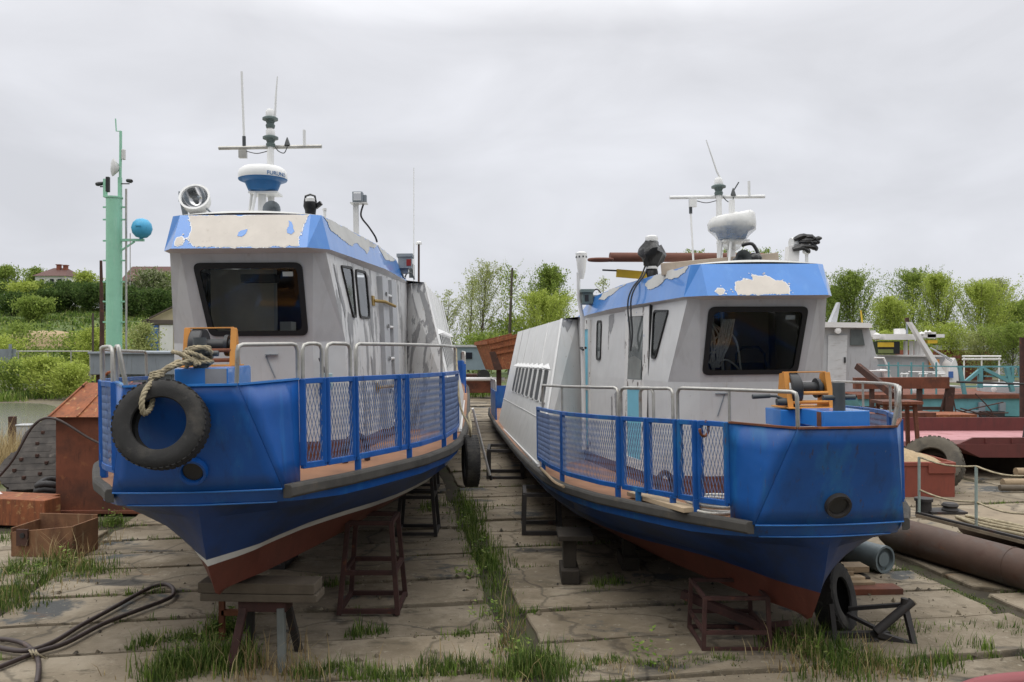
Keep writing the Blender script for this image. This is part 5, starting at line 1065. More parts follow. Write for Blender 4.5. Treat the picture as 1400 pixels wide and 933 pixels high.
mb = MB(); mb.box(X(169, 211), (.11, .1, .34)); mb.build('radio_box', 'white_paint', tw, bevel=.02)
for a, b_ in ((137, 251), (177, 247)):
    mb = MB(); mb.tube([X(146 if a < 150 else 166, b_ + 4), X(a, b_ + 4)], .02, 6); mb.lathe([(.06, -.12), (.07, .08), (.05, .14)], X(a, b_), (-.4 if a < 150 else .8, -.6, -.2), 12); mb.build('camera', 'black_metal', tw, smooth=40)
mb = MB(); mb.box(X(147.5, 252), (.11, .12, .5)); mb.build('junction_box', 'black_metal', tw, bevel=.02)
mb = MB(); c = X(194, 312); mb.lathe([(.0, -.33), (.17, -.29), (.28, -.17), (.325, 0), (.28, .17), (.17, .29), (0, .33)], c, (0.1, -.1, 1), 24, cap0=False, cap1=False); mb.tube([c + V((0, 0, -.3)), X(192, 327)], .05, 8); mb.beam(c + V((-.06, -.33, .05)), c + V((.12, -.32, .05)), .03, .04); mb.build('blue_float', 'buoy_blue', tw, smooth=50)
mb = MB(); mb.tube([X(182, 320, -.2), X(182, 360, -.2), X(180, 390, -.1)], .015, 6); mb.build('cable', 'galvanised', tw)
mb = MB(); mb.tube([at(139, 30), at(139.5, 30, 3.6), at(138, 30, H(356, 30))], [.10, .085, .05], 8); tag(mb.build('rusty_pole', 'rust_dark', smooth=50), 'tall rusty pole left of the mint tower', 'pole')
mb = MB(); mb.tube([at(127, 42), at(127, 42, H(428, 42))], .06, 6); tag(mb.build('thin_post', 'bark'), 'thin dark post left of the rusty pole', 'post')

# ---- left foreground: hut, drums, trough, beams, hoses
kx = empty('steel_hut', (-6.55, 13.4, 0), 0, 'rusty orange steel hut with pitched seamed roof beside the left boat', 'hut')
mb = MB(); mb.box((0, .75, .84), (2.24, 1.5, 1.66)); mb.box((0, .75, .03), (2.6, 1.6, .06)); mb.build('walls', 'rust_red', kx, bevel=.01)
mb = MB(); e0, e1, r0, r1 = V((-1.22, -.10, 1.63)), V((1.22, -.10, 1.63)), V((-1.05, .78, 2.16)), V((1.05, .78, 2.16)); b0, b1 = V((-1.22, 1.62, 1.63)), V((1.22, 1.62, 1.63))
mb.poly([e0, e1, r1, r0]); mb.poly([b1, b0, r0, r1]); mb.poly([e0, r0, b0]); mb.poly([e1, b1, r1]); mb.poly([e0, b0, b1, e1])
for q in range(6): mb.beam(e0.lerp(e1, .02 + .192 * q) + V((0, 0, .01)), r0.lerp(r1, .02 + .192 * q) + V((0, 0, .01)), .03, .03)
mb.build('roof', 'rust_orange', kx)
mb = MB(); c = V((-.58, .78, 2.22)); mb.tube([c + V((.13 * math.cos(t), 0, .13 * math.sin(t))) for t in [2 * PI * q / 16 for q in range(16)]], .025, 6, closed=True); mb.build('lifting_ring', 'rust_orange', kx, smooth=50)
mb = MB(); mb.beam(V((-1.0, .6, 2.12)), V((-1.0, 1.5, 1.85)), .02, .02); mb.tube([V((-1.24, 1.3, 1.5)), V((-1.24, 1.3, 2.12)), V((-.9, 1.3, 2.12))], .018, 6); mb.build('pipe_frame', 'rust_dark', kx)
mb = MB(); mb.tube(spline([V((-9.5, 13.2, .05)), V((-8.9, 13.1, .25)), V((-8.3, 13.15, .85)), V((-7.95, 13.25, 1.5)), V((-7.6, 13.28, 1.6)), V((-7.0, 13.3, 1.25)), V((-6.5, 13.3, 1.06)), V((-6.1, 13.3, 1.05))], 6), .022, 7); tag(mb.build('hose', 'hose', smooth=60), 'dark hose draped from the cable drums across the orange hut', 'hose')
def drum(loc, axis, r, label):
    Dm = empty('cable_drum', loc, 0, label, 'cable drum', 'old wooden cable drums by the hut'); ax = V(axis).normalized()
    for q in (.28, -.28):
        mb = MB(); mb.lathe([(.06, q - .04), (r, q - .04), (r, q + .04), (.06, q + .04)], (0, 0, 0), ax, 30, closed=True)
        for j in range(7): 
            a = ax.cross(V((0, 0, 1))).normalized(); b_ = ax.cross(a); w_ = (j - 3) * r * .28; hl = math.sqrt(max(.01, (r * .97) ** 2 - w_ ** 2)); mb.beam(ax * (q + .043 * (1 if q > 0 else -1)) + a * -hl + b_ * w_, ax * (q + .043 * (1 if q > 0 else -1)) + a * hl + b_ * w_, r * .265, .006, up=tuple(ax))
        mb.build('flange', 'drum_wood', Dm)
        for j in range(6):
            a = ax.cross(V((0, 0, 1))).normalized(); b_ = ax.cross(a); t = j * PI / 3 + .3; mb = MB(); mb.box(ax * (q + .066 * (1 if q > 0 else -1)) + (a * math.cos(t) + b_ * math.sin(t)) * r * .5, (.05, .05, .05)); 
            if q > 0: mb.build('bolt', 'rust_dark', Dm)
    mb = MB(); mb.lathe([(r * .55, -.28), (r * .55, .28)], (0, 0, 0), ax, 20); mb.build('core', 'drum_wood', Dm); return Dm
addm('drum_wood', (.060, .053, .047), .9, .35, 4., layers=(((.03, .027, .025), 5, .5, .7, (1, 1, 1)), ((.16, .14, .12), 6, .6, .75, ST)), bump=.3)
drum((-8.62, 14.4, .42), (.18, -.66, .73), .50, 'weathered wooden cable drum leaning back, the nearer of two')
drum((-9.1, 15.9, .72), (.25, -.66, .72), .56, 'weathered wooden cable drum leaning, the one behind against the hut')
mb = MB(); c = V((-7.95, 13.9, .16))
for q in range(4): mb.tube([c + V((.34 * math.cos(t) * (1 - .08 * q), .30 * math.sin(t), .0 + .09 * q + .03 * math.sin(t * 3))) for t in [2 * PI * j / 20 for j in range(20)]], .06, 8, closed=True)
tag(mb.build('cable_coil', 'cable', smooth=60), 'black coil of thick cable lying at the corner of the orange hut', 'coil')
mb = MB(); mb.beam(V((-8.9, 13.3, .62)), V((-8.1, 13.05, .14)), .10, .03); tag(mb.build('white_board', 'wall_white'), 'pale narrow board leaning by the cable drums', 'board')
for p, q, z, lb in ((V((-9.2, 12.9, .22)), V((-7.2, 12.5, .22)), .30, 'rusty orange box beam lying behind the open bin'),):
    mb = MB(); mb.beam(p, q, .34, .42); mb.beam(p + V((0, .5, -.03)), q + V((-.3, .55, -.03)), .3, .36); tag(mb.build('box_beam', 'rust_orange', bevel=.012), lb, 'beam')
tr_ = empty('rusty_bin', (-6.24, 10.9, 0), -.10, 'open rusty steel bin standing in the grass at lower left', 'bin')
mb = MB(); w_, dp, hh, t_ = .86, .55, .44, .02
mb.hexa([V((-w_ / 2, -dp / 2, 0)), V((w_ / 2, -dp / 2, 0)), V((w_ / 2, -dp / 2 + t_, 0)), V((-w_ / 2, -dp / 2 + t_, 0))], [V((-w_ / 2 - .02, -dp / 2, .34)), V((w_ / 2 + .02, -dp / 2, hh)), V((w_ / 2 + .02, -dp / 2 + t_, hh)), V((-w_ / 2 - .02, -dp / 2 + t_, .34))])
mb.box((0, dp / 2, .24), (w_, t_, .48)); mb.box((-w_ / 2, 0, .20), (t_, dp, .40)); mb.box((w_ / 2, 0, .22), (t_, dp, .44)); mb.box((0, 0, .02), (w_, dp, t_)); mb.build('body', 'rust_bin2', tr_, bevel=.004)
mb = MB(); mb.box((-.26, -dp / 2 - .02, .28), (.16, .03, .22)); mb.lathe([(.0, .0), (.035, .0), (.035, .01)], (-.25, -dp / 2 - .036, .31), (0, -1, 0), 12, m=1); mb.build('lug', ['rust_dark', 'black_metal'], tr_)
for pts, r, mt, lb in ([(-20, 886), (30, 895), (70, 884), (110, 860), (150, 838), (200, 810), (225, 803), (236, 808), (236, 818), (222, 826), (180, 842), (140, 858), (90, 884), (50, 897), (-20, 925)], .024, 'hose', 'long black hose doubled back in a loop on the slabs'), ([(-20, 878), (10, 879), (35, 886), (50, 902), (53, 920), (50, 940)], .022, 'hose', 'short purplish hose curving out of the lower left corner'):
    mb = MB(); mb.tube([p + V((0, 0, r + .012)) for p in spline([G(*p) for p in pts], 6)], r, 8); tag(mb.build('hose', mt, smooth=60), lb, 'hose')
mb = MB()
for q in range(3): mb.tube(spline([G(40, 896) + V((.03 * q, 0, .05)), G(43 + 4 * q, 905) + V((0, 0, .08)), G(46 + 8 * q, 903) + V((0, 0, .02))], 4), .008, 5)
tag(mb.build('hose_tie', 'rope'), 'frayed tie binding the hoses at lower left', 'tie')
for px, py, h, lb in ((17, 605, .75, 'rusty stake by the pond behind the cable drums'),):
    mb = MB(); p = G(px, py); mb.box(p + V((0, 0, h / 2)), (.16, .14, h)); tag(mb.build('stake', 'rust_dark'), lb, 'stake')
mb = MB(); p = G(35, 612); mb.box(p + V((0, 0, .3)), (.34, .3, .6)); mb.box(p + V((0, 0, .62)), (.38, .34, .05)); tag(mb.build('marker_block', 'workboat_grey', bevel=.02), 'small grey block standing at the water edge', 'block')
addm('grey_leg', (.13, .14, .13), .8, .2, 4.)
addm('wood_dark', (.042, .034, .026), .9, .25, 4.)
addm('tyre_brown', (.095, .082, .062), .85, .2, 5., layers=(((.04, .036, .03), 4, .5, .7, ST),), bump=.3)
addm('rust_pipe', (.15, .06, .04), .8, .25, 4.)
addm('wood_beam', (.42, .35, .28), .85, .12, 5., layers=(((.28, .22, .17), 6, .58, .8, (8, 1, 8)),))
addm('soil_deck', (.24, .19, .13), .9, .2, 3., layers=(((.12, .09, .06), 3, .5, .7, ST),))
addm('galv_green', (.30, .37, .34), .6, .12, 6., layers=((RUST, 5, .62, .74, ST),))
addm('bin_red', (.22, .055, .035), .7, .12, 3., layers=(((.13, .04, .03), 2.5, .55, .78, VS),))
addm('door_dirty', (.55, .56, .57), .6, .08, 3., layers=(((.38, .37, .36), 3, .55, .75, (1, 1, 3)),))
addm('wagon_blue', (.20, .26, .30), .7, .12, 1.)
addm('rail_red', (.20, .035, .04), .5, .08, 4.)
# ---- stands under the boats
def stand(loc, w, d, h, name, label, mat='steel_brown', taper=.14, bar=.055, mid=(.5,), rz=0., top=True, group='steel stands under the boats', cat='stand'):
    S = empty(name, loc, rz, label, cat, group)
    def corner(sx, sy, t): return V((sx * (w / 2 - taper * t * .5), sy * (d / 2 - taper * t * .5), h * t))
    for sx in (-1, 1):
        for sy in (-1, 1): mb = MB(); mb.beam(corner(sx, sy, 0), corner(sx, sy, 1), bar, bar, up=(0, 1, 0)); mb.build('leg', mat, S, bevel=.004)
    for t in [.04] + list(mid) + ([.985] if top else []):
        mb = MB(); c = [corner(a, b, t) for a, b in ((-1, -1), (1, -1), (1, 1), (-1, 1))]
        for i in range(4): mb.beam(c[i], c[(i + 1) % 4], bar * .85, bar * .9)
        mb.build('brace' if t < .95 else 'top_frame', mat, S)
    return S
# front of the left boat: planks on a plank-legged trestle
tz = empty('trestle', (-2.24, 7.25, 0), -.05, 'trestle with rust brown and grey legs carrying the left boat stem planks', 'trestle', 'steel stands under the boats')
mb = MB(); mb.box((0, 0, .515), (.44, .20, .10)); mb.build('beam', 'steel_brown', tz, bevel=.01)
for sx, sy, mt in ((-1, -1, 'steel_brown'), (1, -1, 'grey_leg'), (-1, 1, 'steel_dark'), (1, 1, 'steel_dark')):
    mb = MB(); mb.beam(V((sx * .17, sy * .08, .50)), V((sx * .235, sy * .24, -.02)), .07, .055, up=(0, 1, 0)); mb.build('leg', mt, tz, bevel=.008)
for z, x, hh, lb in ((.604, .02, .07, 'grey timber plank under the left boat stem, lower of two'), (.690, .0, .094, 'grey timber plank under the left boat stem, upper of two')):
    mb = MB(); mb.box((0, 0, 0), (1.06, .26, hh)); o = mb.build('plank', 'wood_grey', bevel=.008); o.location = (-2.28 + x, 7.24, z); o.rotation_euler = (0, 0, -.05); tag(o, lb, 'plank', 'timber under the boats')
mb = MB(); mb.beam(V((-2.8, 7.7, .02)), V((-2.8, 7.7, .50)), .05, .05); mb.beam(V((-2.8, 7.7, .44)), V((-2.55, 7.7, .44)), .05, .05); mb.beam(V((-2.8, 7.7, .28)), V((-2.5, 7.7, .28)), .05, .05); tag(mb.build('angle_frame', 'rust'), 'small rusty angle frame behind the stem trestle', 'frame')
stand((-1.52, 8.75, 0), .62, .62, .97, 'stand', 'red brown tapered stand under the left boat, nearest one', 'steel_brown', .16, .05, (.45,))
stand((-1.42, 12.1, 0), .58, .55, .92, 'stand', 'dark tapered stand under the left boat, further back', 'steel_dark', .16, .05, (.62,))
stand((-1.75, 15.6, 0), .58, .55, .92, 'stand', 'dark stand under the left boat side, third from the bow', 'steel_dark', .1, .05, (.5,))
stand((-3.2, 10.4, 0), .6, .55, .76, 'stand', 'dark stand under the middle of the left hull', 'steel_dark', .1, .06, (.5,))
stand((-3.6, 14.6, 0), .6, .55, .78, 'stand', 'dark stand deep under the left hull', 'steel_dark', .1, .06, (.5,)); stand((-2.8, 21, 0), .8, .6, .78, 'stand', 'dark stand under the left boat stern', 'steel_dark', .1, .06, (.5,))
stand((-.14, 17.2, 0), .72, .9, .60, 'stand', 'black angle iron frame under the right boat, furthest back', 'steel_dark', .0, .07, ())
stand((.45, 12.3, 0), .55, .7, .60, 'stand', 'dark low stand under the right boat side', 'steel_dark', .04, .06, ())
stand((2.10, 7.75, 0), .62, .60, .50, 'stand', 'brown steel stand with four legs close behind the right boat stem', 'steel_brown', .03, .038, (.35,))
stand((2.0, 11.4, 0), .8, .6, .42, 'stand', 'dark stand under the middle of the right hull', 'steel_dark', .05, .06, (.5,)); stand((1.3, 19.5, 0), .8, .6, .40, 'stand', 'dark stand under the right boat stern', 'steel_dark', .05, .06, (.5,))
mb = MB(); mb.beam(V((1.75, 8.2, .30)), V((2.75, 7.55, .05)), .08, .08); mb.beam(V((2.25, 8.0, .02)), V((2.62, 7.5, .25)), .05, .05); tag(mb.build('loose_brace', 'steel_brown'), 'loose brown steel brace lying among the right stem stand legs', 'brace')
# wooden crib under the right hull
cr_ = empty('timber_crib', (.95, 9.75, 0), .0, 'dark timber crib of stacked blocks under the right boat bilge', 'crib')

for c_, s_ in (((-.25, 0, .08), (.22, .5, .16)), ((.55, .55, .08), (.22, .5, .16))): mb = MB(); mb.box(c_, s_); mb.build('foot', 'wood_dark', cr_, bevel=.01)
for c_, s_ in (((-.25, -.05, .33), (.16, .14, .34)), ((.55, .5, .34), (.16, .14, .36)), ((-.25, .2, .33), (.14, .1, .34))): mb = MB(); mb.box(c_, s_); mb.build('post', 'wood_dark', cr_, bevel=.01)
for c_, s_ in (((-.18, .05, .53), (.42, .5, .06)), ((.5, .5, .54), (.4, .4, .06))): mb = MB(); mb.box(c_, s_); mb.build('cap_board', 'wood_dark', cr_, bevel=.008)
# ---- tyres
def tyre(loc, axis, R, w, label, parent=None, mat='black_rubber', tread=48, name='tyre', hole=.58):
    mb = MB(); ax = V(axis).normalized(); r0 = R * hole
    prof = [(r0, -w * .36), (r0 + .02 * R, -w * .44), (R * .78, -w * .52), (R * .93, -w * .48), (R * .985, -w * .40), (R, -w * .2), (R, w * .2), (R * .985, w * .40), (R * .93, w * .48), (R * .78, w * .52), (r0 + .02 * R, w * .44), (r0, w * .36), (r0 + R * .06, w * .28), (R * .86, w * .36), (R * .92, 0), (R * .86, -w * .36), (r0 + R * .06, -w * .28)]
    mb.lathe(prof, (0, 0, 0), ax, 56, closed=True)
    a = ax.cross(V((0, 0, 1)) if abs(ax.z) < .9 else V((0, 1, 0))).normalized(); b_ = ax.cross(a)
    for j in range(tread):
        t = 2 * PI * j / tread; d = a * math.cos(t) + b_ * math.sin(t); tn = ax.cross(d)
        for q in (-.30, .0, .30): 
            c = d * (R * .994) + ax * (w * (q + .04 * (j % 2))); mb.box(c, (w * .22, 2 * PI * R / tread * .62, R * .022), R=Matrix((ax, tn, d)).transposed())
    o = mb.build(name, mat, parent, smooth=35); o.location = loc; return tag(o, label, 'tyre')
ML = boat_left.matrix_world.copy(); MR = boat_right.matrix_world.copy()
L2 = lambda u, v, w: ML @ P(u, v, w); R2 = lambda u, v, w: MR @ P(u, v, w)
tyre(L2(-.87, -.117, 1.53), (.12, -.97, .25), .325, .20, 'worn car tyre hung by a rope over the left boat bow')
tyre(L2(3.55, 2.135, .55), (.985, .17, 0), .335, .185, 'black tyre fender hung edge on at the left boat side')
mb = MB(); mb.tube(spline([L2(3.5, 2.135, .86), L2(3.42, 2.12, 1.02), L2(3.7, 2.0, 1.3), L2(4.4, 1.95, 2.0)], 6), .015, 7); mb.tube(spline([L2(3.55, 2.13, .87), L2(3.7, 2.14, 1.0), L2(4.5, 2.12, 1.05), L2(6, 2.16, .98)], 6), .02, 7); tag(mb.build('fender_rope', 'rope', smooth=60), 'grey rope holding the edge on tyre fender', 'rope')
tyre(V((3.27, 8.1, .30)), (.75, -.6, .25), .34, .24, 'dark old tyre standing behind the right boat stem', hole=.55)
tyre(V((8.30, 15.75, .47)), (-.52, -.62, .58), .56, .36, 'big worn tractor tyre leaning behind the red sand bin', mat='tyre_brown', tread=40, hole=.50)
# mooring rope: turns round the bollard, knot, and the loop that carries the bow tyre
mb = MB(); rnd = random.Random(8); c = V((-.56, .06, 2.0))
for q in range(5):
    z = 1.955 + .026 * q; pts = [P(-.56 + (.072 + .016 * (q % 3)) * math.cos(t) - .02, .05 + (.085 + .02 * (q % 2)) * math.sin(t), z + .03 * math.sin(t + 1.7 * q) - .03 * math.cos(t)) for t in [2 * PI * j / 30 for j in range(31)]]
    strands(mb, [ML @ p for p in pts], .017)
for q in range(4): strands(mb, [ML @ p for p in spline([P(-.64, -.12 + .06 * q, 2.06 - .02 * q), P(-.685, -.02 + .03 * q, 2.035 - .025 * q), P(-.67, .10 - .02 * q, 1.96 + .02 * q)], 8)], .017)
tagp = [P(-.64, .10, 2.03), P(-.70, .0, 1.98), P(-.74, -.10, 1.94), P(-.78, -.165, 1.895), P(-.86, -.185, 1.845), P(-.96, -.20, 1.78), P(-1.0, -.207, 1.70), P(-.97, -.205, 1.62), P(-.87, -.195, 1.655), P(-.83, -.19, 1.76), P(-.80, -.175, 1.86), P(-.76, -.13, 1.93), P(-.68, -.05, 1.99)]
strands(mb, [ML @ p for p in spline(tagp, 10)], .020)
for q in range(3): strands(mb, [ML @ P(-.81 + .045 * math.cos(t) + .012 * q, -.175 + .045 * math.sin(t), 1.875 + .018 * q + .01 * math.sin(t)) for t in [2 * PI * j / 20 for j in range(21)]], .013)
tag(mb.build('mooring_rope', 'rope', smooth=60), 'thick knotted hemp rope round the left bollard holding the bow tyre', 'rope')
# ---- things lying on the right boat
mb = MB(); a, b = R2(.12, -1.02, .995), R2(1.25, -1.30, .965); mb.beam(a, b, .17, .045); tag(mb.build('plank', 'wood_pale', bevel=.004), 'pale sawn plank lying over the right boat deck edge', 'plank')
mb = MB()
for q in range(6):
    cu, cv, ru, rv = -.02 + .06 * q % .2, -.88 + .05 * (q % 3), .26 + .03 * (q % 2), .20 + .02 * (q % 3); mb.tube([R2(cu + ru * math.cos(t) + .25, cv + .10 + rv * math.sin(t), .985 + .012 * q) for t in [2 * PI * j / 24 for j in range(24)]], .013, 7, closed=True)
tag(mb.build('rope_coil', 'rope_white', smooth=60), 'coiled white rope lying on the right boat side deck', 'rope')
mb = MB(); mb.tube([R2(2.8, -1.22, 3.66), R2(2.9, .80, 3.66)], .06, 14); mb.tube([R2(2.78, -1.34, 3.63) + V((.15 * math.cos(t), .10 * math.sin(t), -.005)) for t in [2 * PI * j / 18 for j in range(18)]], .02, 8, closed=True); tag(mb.build('rusty_pipe', 'rust_pipe', smooth=50), 'long rusty pipe with ring end lying across the right boat roof', 'pipe')
mb = MB(); mb.beam(R2(1.75, -.84, 3.385), R2(1.62, .46, 3.485), .06, .14); tag(mb.build('timber_beam', 'wood_beam', bevel=.008), 'pale weathered timber beam lying on the right boat roof', 'beam')
mb = MB(); mb.beam(R2(2.9, -1.12, 3.47), R2(2.9, -.66, 3.43), .04, .10); mb.tube([R2(2.9, -1.3, 3.51), R2(2.9, -1.1, 3.50)], .012, 6, 1); tag(mb.build('yellow_board', ['yellow', 'black_metal']), 'yellow board lying behind the black wrapped searchlight', 'board')
mb = MB(); mb.tube(spline([R2(2.0, -1.95, .93), R2(2.4, -2.0, .92), R2(3.0, -2.02, .92), R2(3.7, -2.03, .91)], 4), .018, 6); tag(mb.build('pole', 'wood'), 'thin pole lying along the right boat deck edge', 'pole')
# white cable loops hanging behind the right windshield
mb = MB(); rnd = random.Random(12)
for q in range(7): mb.tube([MR @ p for p in spline([P(1.35 + .05 * q, -.45 + .02 * q, 2.8), P(1.4, -.40 + .03 * q + rnd.uniform(-.04, .04), 2.6), P(1.42, -.44 + rnd.uniform(0, .1), 2.4), P(1.45, -.38 + rnd.uniform(0, .1), 2.28), P(1.4, -.33 + .02 * q, 2.5), P(1.35, -.27 + .02 * q, 2.8)], 5)], .009, 6)
for q in range(2): mb.tube([MR @ p for p in spline([P(1.4, -.40, 2.30 + .25 * q), P(1.45, -.22, 2.36 + .30 * q), P(1.5, -.08, 2.28 + .28 * q), P(1.5, -.03, 2.2)], 5)], .010, 6)
tag(mb.build('cable_bundle', 'rope_white', smooth=60), 'white cable loops hanging behind the right boat windshield', 'cable')

# ---- right foreground: axle frame, timber, pipes, pontoon
mb = MB(); q = lambda px, py, d: D(px, py, d)
af = empty('axle_frame', (3.5, 7.9, 0), 0, 'dark scrap frame with thick axle tube beside the right boat stem', 'frame'); o_ = V((3.5, 7.9, 0))
mb = MB(); mb.tube([q(1247, 822, 7.75) - o_, q(1197, 864, 7.7) - o_], .042, 12); mb.tube([q(1237, 822, 7.75) - o_ + V((0, 0, .03)), q(1236, 828, 7.75) - o_], .035, 10); mb.build('axle_tube', 'steel_dark', af, smooth=50)
mb = MB(); mb.beam(q(1160, 832, 8.0) - o_, q(1238, 826, 7.8) - o_, .045, .035); mb.beam(q(1158, 839, 8.0) - o_, q(1200, 860, 7.75) - o_, .045, .03); mb.beam(q(1238, 832, 7.75) - o_, q(1250, 882, 7.6) - o_, .05, .05); mb.beam(q(1136, 826, 7.7) - o_, q(1142, 880, 7.6) - o_, .045, .04); mb.beam(q(1118, 868, 7.75) - o_, q(1215, 866, 7.75) - o_, .06, .05); mb.beam(q(1200, 866, 7.7) - o_, q(1256, 884, 7.6) - o_, .06, .05); mb.beam(q(1200, 875, 7.65) - o_, q(1150, 884, 7.65) - o_, .05, .03); mb.build('bars', 'steel_dark', af)
for i, (px0, px1, py, d, lb) in enumerate(((1135, 1228, 806, 9.2, 'reddish board at the bottom of the timber pile'), (1140, 1190, 797, 9.35, 'pale board second from the bottom of the timber pile'), (1135, 1176, 790, 9.45, 'short block in the middle of the timber pile'), (1130, 1160, 783, 9.5, 'short block near the top of the timber pile'), (1120, 1182, 776, 9.55, 'board on top of the timber pile'))):
    mb = MB(); mb.beam(D(px0, py, d), D(px1, py - 1, d + .05), .22, .07); tag(mb.build('board', ['rust_red', 'wood', 'wood_pale', 'wood', 'wood'][i], bevel=.004), lb, 'board', 'boards stacked behind the right stem')
mb = MB(); z = min(0, 0); mb.box(V((3.98, 9.55, .06)), (.5, .3, .11)); tag(mb.build('timber_block', 'wood_dark', bevel=.008), 'dark bearer block under the timber pile', 'block')
mb = MB(); a, b = V((4.0, 11.3, .17)), V((4.66, 9.95, .17)); ax = (b - a).normalized(); L_ = (b - a).length; mb.lathe([(.165, 0), (.165, L_ - .06), (.172, L_ - .06), (.172, L_), (.145, L_), (.145, L_ - .05), (.02, L_ - .05), (.02, L_ - .03), (0.09, L_ - .02), (.0, L_ - .02)], a, ax, 26, cap1=False); tag(mb.build('gas_pipe', 'pipe_grey', smooth=40), 'short grey capped pipe lying on the slabs at right', 'pipe')
pn = empty('pipe_pontoon', (5.3, 10.5, 0), 0, 'rusty raft of two large pipes with railed plank deck', 'pontoon'); o_ = V((5.3, 10.5, 0))
dr = V((.60, -1.62, 0)).normalized(); sd = V((-dr.y, dr.x, 0)); a = V((5.32, 11.0, .235)) - o_
for off in (0., 1.5):
    mb = MB(); s = a + sd * off; mb.lathe([(.0, -.32), (.08, -.30), (.16, -.2), (.21, -.08), (.232, .05), (.232, 1.7), (.238, 1.7), (.238, 1.72), (.232, 1.72), (.232, 6.2)], s, dr, 36, cap0=False); mb.build('float_pipe', 'pipe_rust', pn, smooth=40)
mb = MB(); mb.prism([a + sd * .22 + dr * .1 + V((0, 0, .24)), a + sd * 1.7 + dr * .1 + V((0, 0, .24)), a + sd * 1.7 + dr * 6.2 + V((0, 0, .24)), a + sd * .22 + dr * 6.2 + V((0, 0, .24))], (0, 0, .04)); mb.build('plank_deck', 'soil_deck', pn)
mb = MB(); mb.beam(a + sd * .26 + dr * .08 + V((0, 0, .28)), a + sd * .26 + dr * 6.2 + V((0, 0, .28)), .05, .06); mb.build('edge_beam', 'steel_dark', pn)
posts = [.12, 1.0, 1.75, 2.75, 3.8, 4.9]; tops = []
for i, t in enumerate(posts):
    p = a + sd * .26 + dr * t + V((0, 0, .29)); h = .78; mb = MB(); mb.tube([p, p + V((0, 0, h))], .019, 8); mb.build('rail_post', 'galv_green', pn, smooth=50); tops.append(p + V((0, 0, h)))
for k, mt in ((1., 'rope'), (.42, 'rope')):
    mb = MB(); pts = []
    for p, q_ in zip(tops, tops[1:]):
        for s in range(6): t = s / 6.; pts.append(p.lerp(q_, t) - V((0, 0, (1 - k) * .78 + .05 * math.sin(PI * t))))
    mb.tube(pts, .013, 6); mb.build('guard_rope', 'rope', pn, smooth=60)
for t, off in ((.05, .42), (1.9, 1.4)):
    mb = MB(); c = a + sd * off + dr * t + V((0, 0, .28)); mb.lathe([(.10, 0), (.10, .16), (.12, .16), (.12, .2), (0, .21)], c, n=16); mb.box(c + V((.28, .0, .02)), (.5, .3, .03)); mb.lathe([(.10, .02), (.11, .05), (.09, .08), (.11, .11), (.09, .14)], c + V((.34, -.05, 0)), n=14); mb.build('mooring_bitt', 'steel_dark', pn, smooth=40)
mb = MB(); rnd = random.Random(6)
for q_ in range(4): mb.tube(spline([o_ + a + sd * (.35 + .12 * q_ + rnd.uniform(0, .1)) + dr * (.5 + .5 * j) + V((0, 0, .305)) + sd * rnd.uniform(-.12, .12) for j in range(8)], 4), .022, 7)
tag(mb.build('loose_rope', 'rope', smooth=60), 'tan rope strewn along the pipe raft deck', 'rope')
# ---- sand bin, barge, stools
sb = empty('sand_bin', (7.25, 15.4, 0), 0, 'red steel bin of sand behind the right boat bow', 'bin')
mb = MB()
for c, s in (((0, -.62, .33), (1.9, .04, .66)), ((0, .62, .33), (1.9, .04, .66)), ((-.94, 0, .33), (.04, 1.2, .66)), ((.94, 0, .33), (.04, 1.2, .66)), ((0, 0, .05), (1.86, 1.2, .04)), ((0, -.645, .62), (1.92, .03, .07)), ((.7, -.655, .55), (.5, .03, .2))): mb.box(c, s)
mb.build('body', 'bin_red', sb, bevel=.006)
mb = MB(); rnd = random.Random(3); rows = [[V((lerp(-.92, .92, i / 14.), lerp(-.6, .6, j / 9.), .60 + .34 * math.sin(PI * j / 9.) ** .8 * (math.sin(PI * i / 14.) ** .7) * (1.1 - .5 * i / 14.) + .02 * rnd.uniform(-1, 1))) for i in range(15)] for j in range(10)]; mb.grid(rows); sand = mb.build('sand_heap', 'sand', smooth=60); sand.location = (7.25, 15.4, 0); tag(sand, 'heap of tan sand filling the red bin', 'sand')
bg = empty('red_barge', (13, 17.5, 0), 0, 'low dark red barge with pink deck and raked end', 'barge'); o_ = V((13, 17.5, 0))
x0 = (1300 - 700) / F * 16.8
mb = MB(); mb.prism([V((x0, 16.7, .74)) - o_, V((x0 + .55, 16.7, .46)) - o_, V((22, 16.7, .44)) - o_, V((22, 16.7, .74)) - o_], (0, .7, 0)); mb.build('front_float', 'barge_red', bg)
mb = MB(); mb.hexa([V((x0 + .15, 16.75, .742)) - o_, V((22, 16.75, .742)) - o_, V((22, 16.81, .742)) - o_, V((x0 + .15, 16.81, .742)) - o_], [V((x0 + .45, 16.75, .87)) - o_, V((22, 16.75, .87)) - o_, V((22, 16.81, .87)) - o_, V((x0 + .45, 16.81, .87)) - o_])
for k in range(10): mb.box(V((x0 + .7 + .55 * k, 16.735, .805)) - o_, (.03, .03, .11))
mb.build('coaming', 'barge_red', bg)
mb = MB(); mb.box(V((15, 18.45, .66)) - o_, (13, 2.1, .10)); mb.build('deck', 'barge_pink', bg)
mb = MB(); mb.box(V((15, 19.5, .86)) - o_, (13, .06, .34)); mb.box(V((15, 19.3, .35)) - o_, (13, .5, .55)); mb.build('back_coaming', 'barge_red', bg)
for k in range(4): mb = MB(); mb.beam(V((11 + 2.4 * k, 16.5, .2)) - o_, V((11 + 2.4 * k, 19.6, .2)) - o_, .3, .40); mb.build('bearer', 'wood_dark', bg)
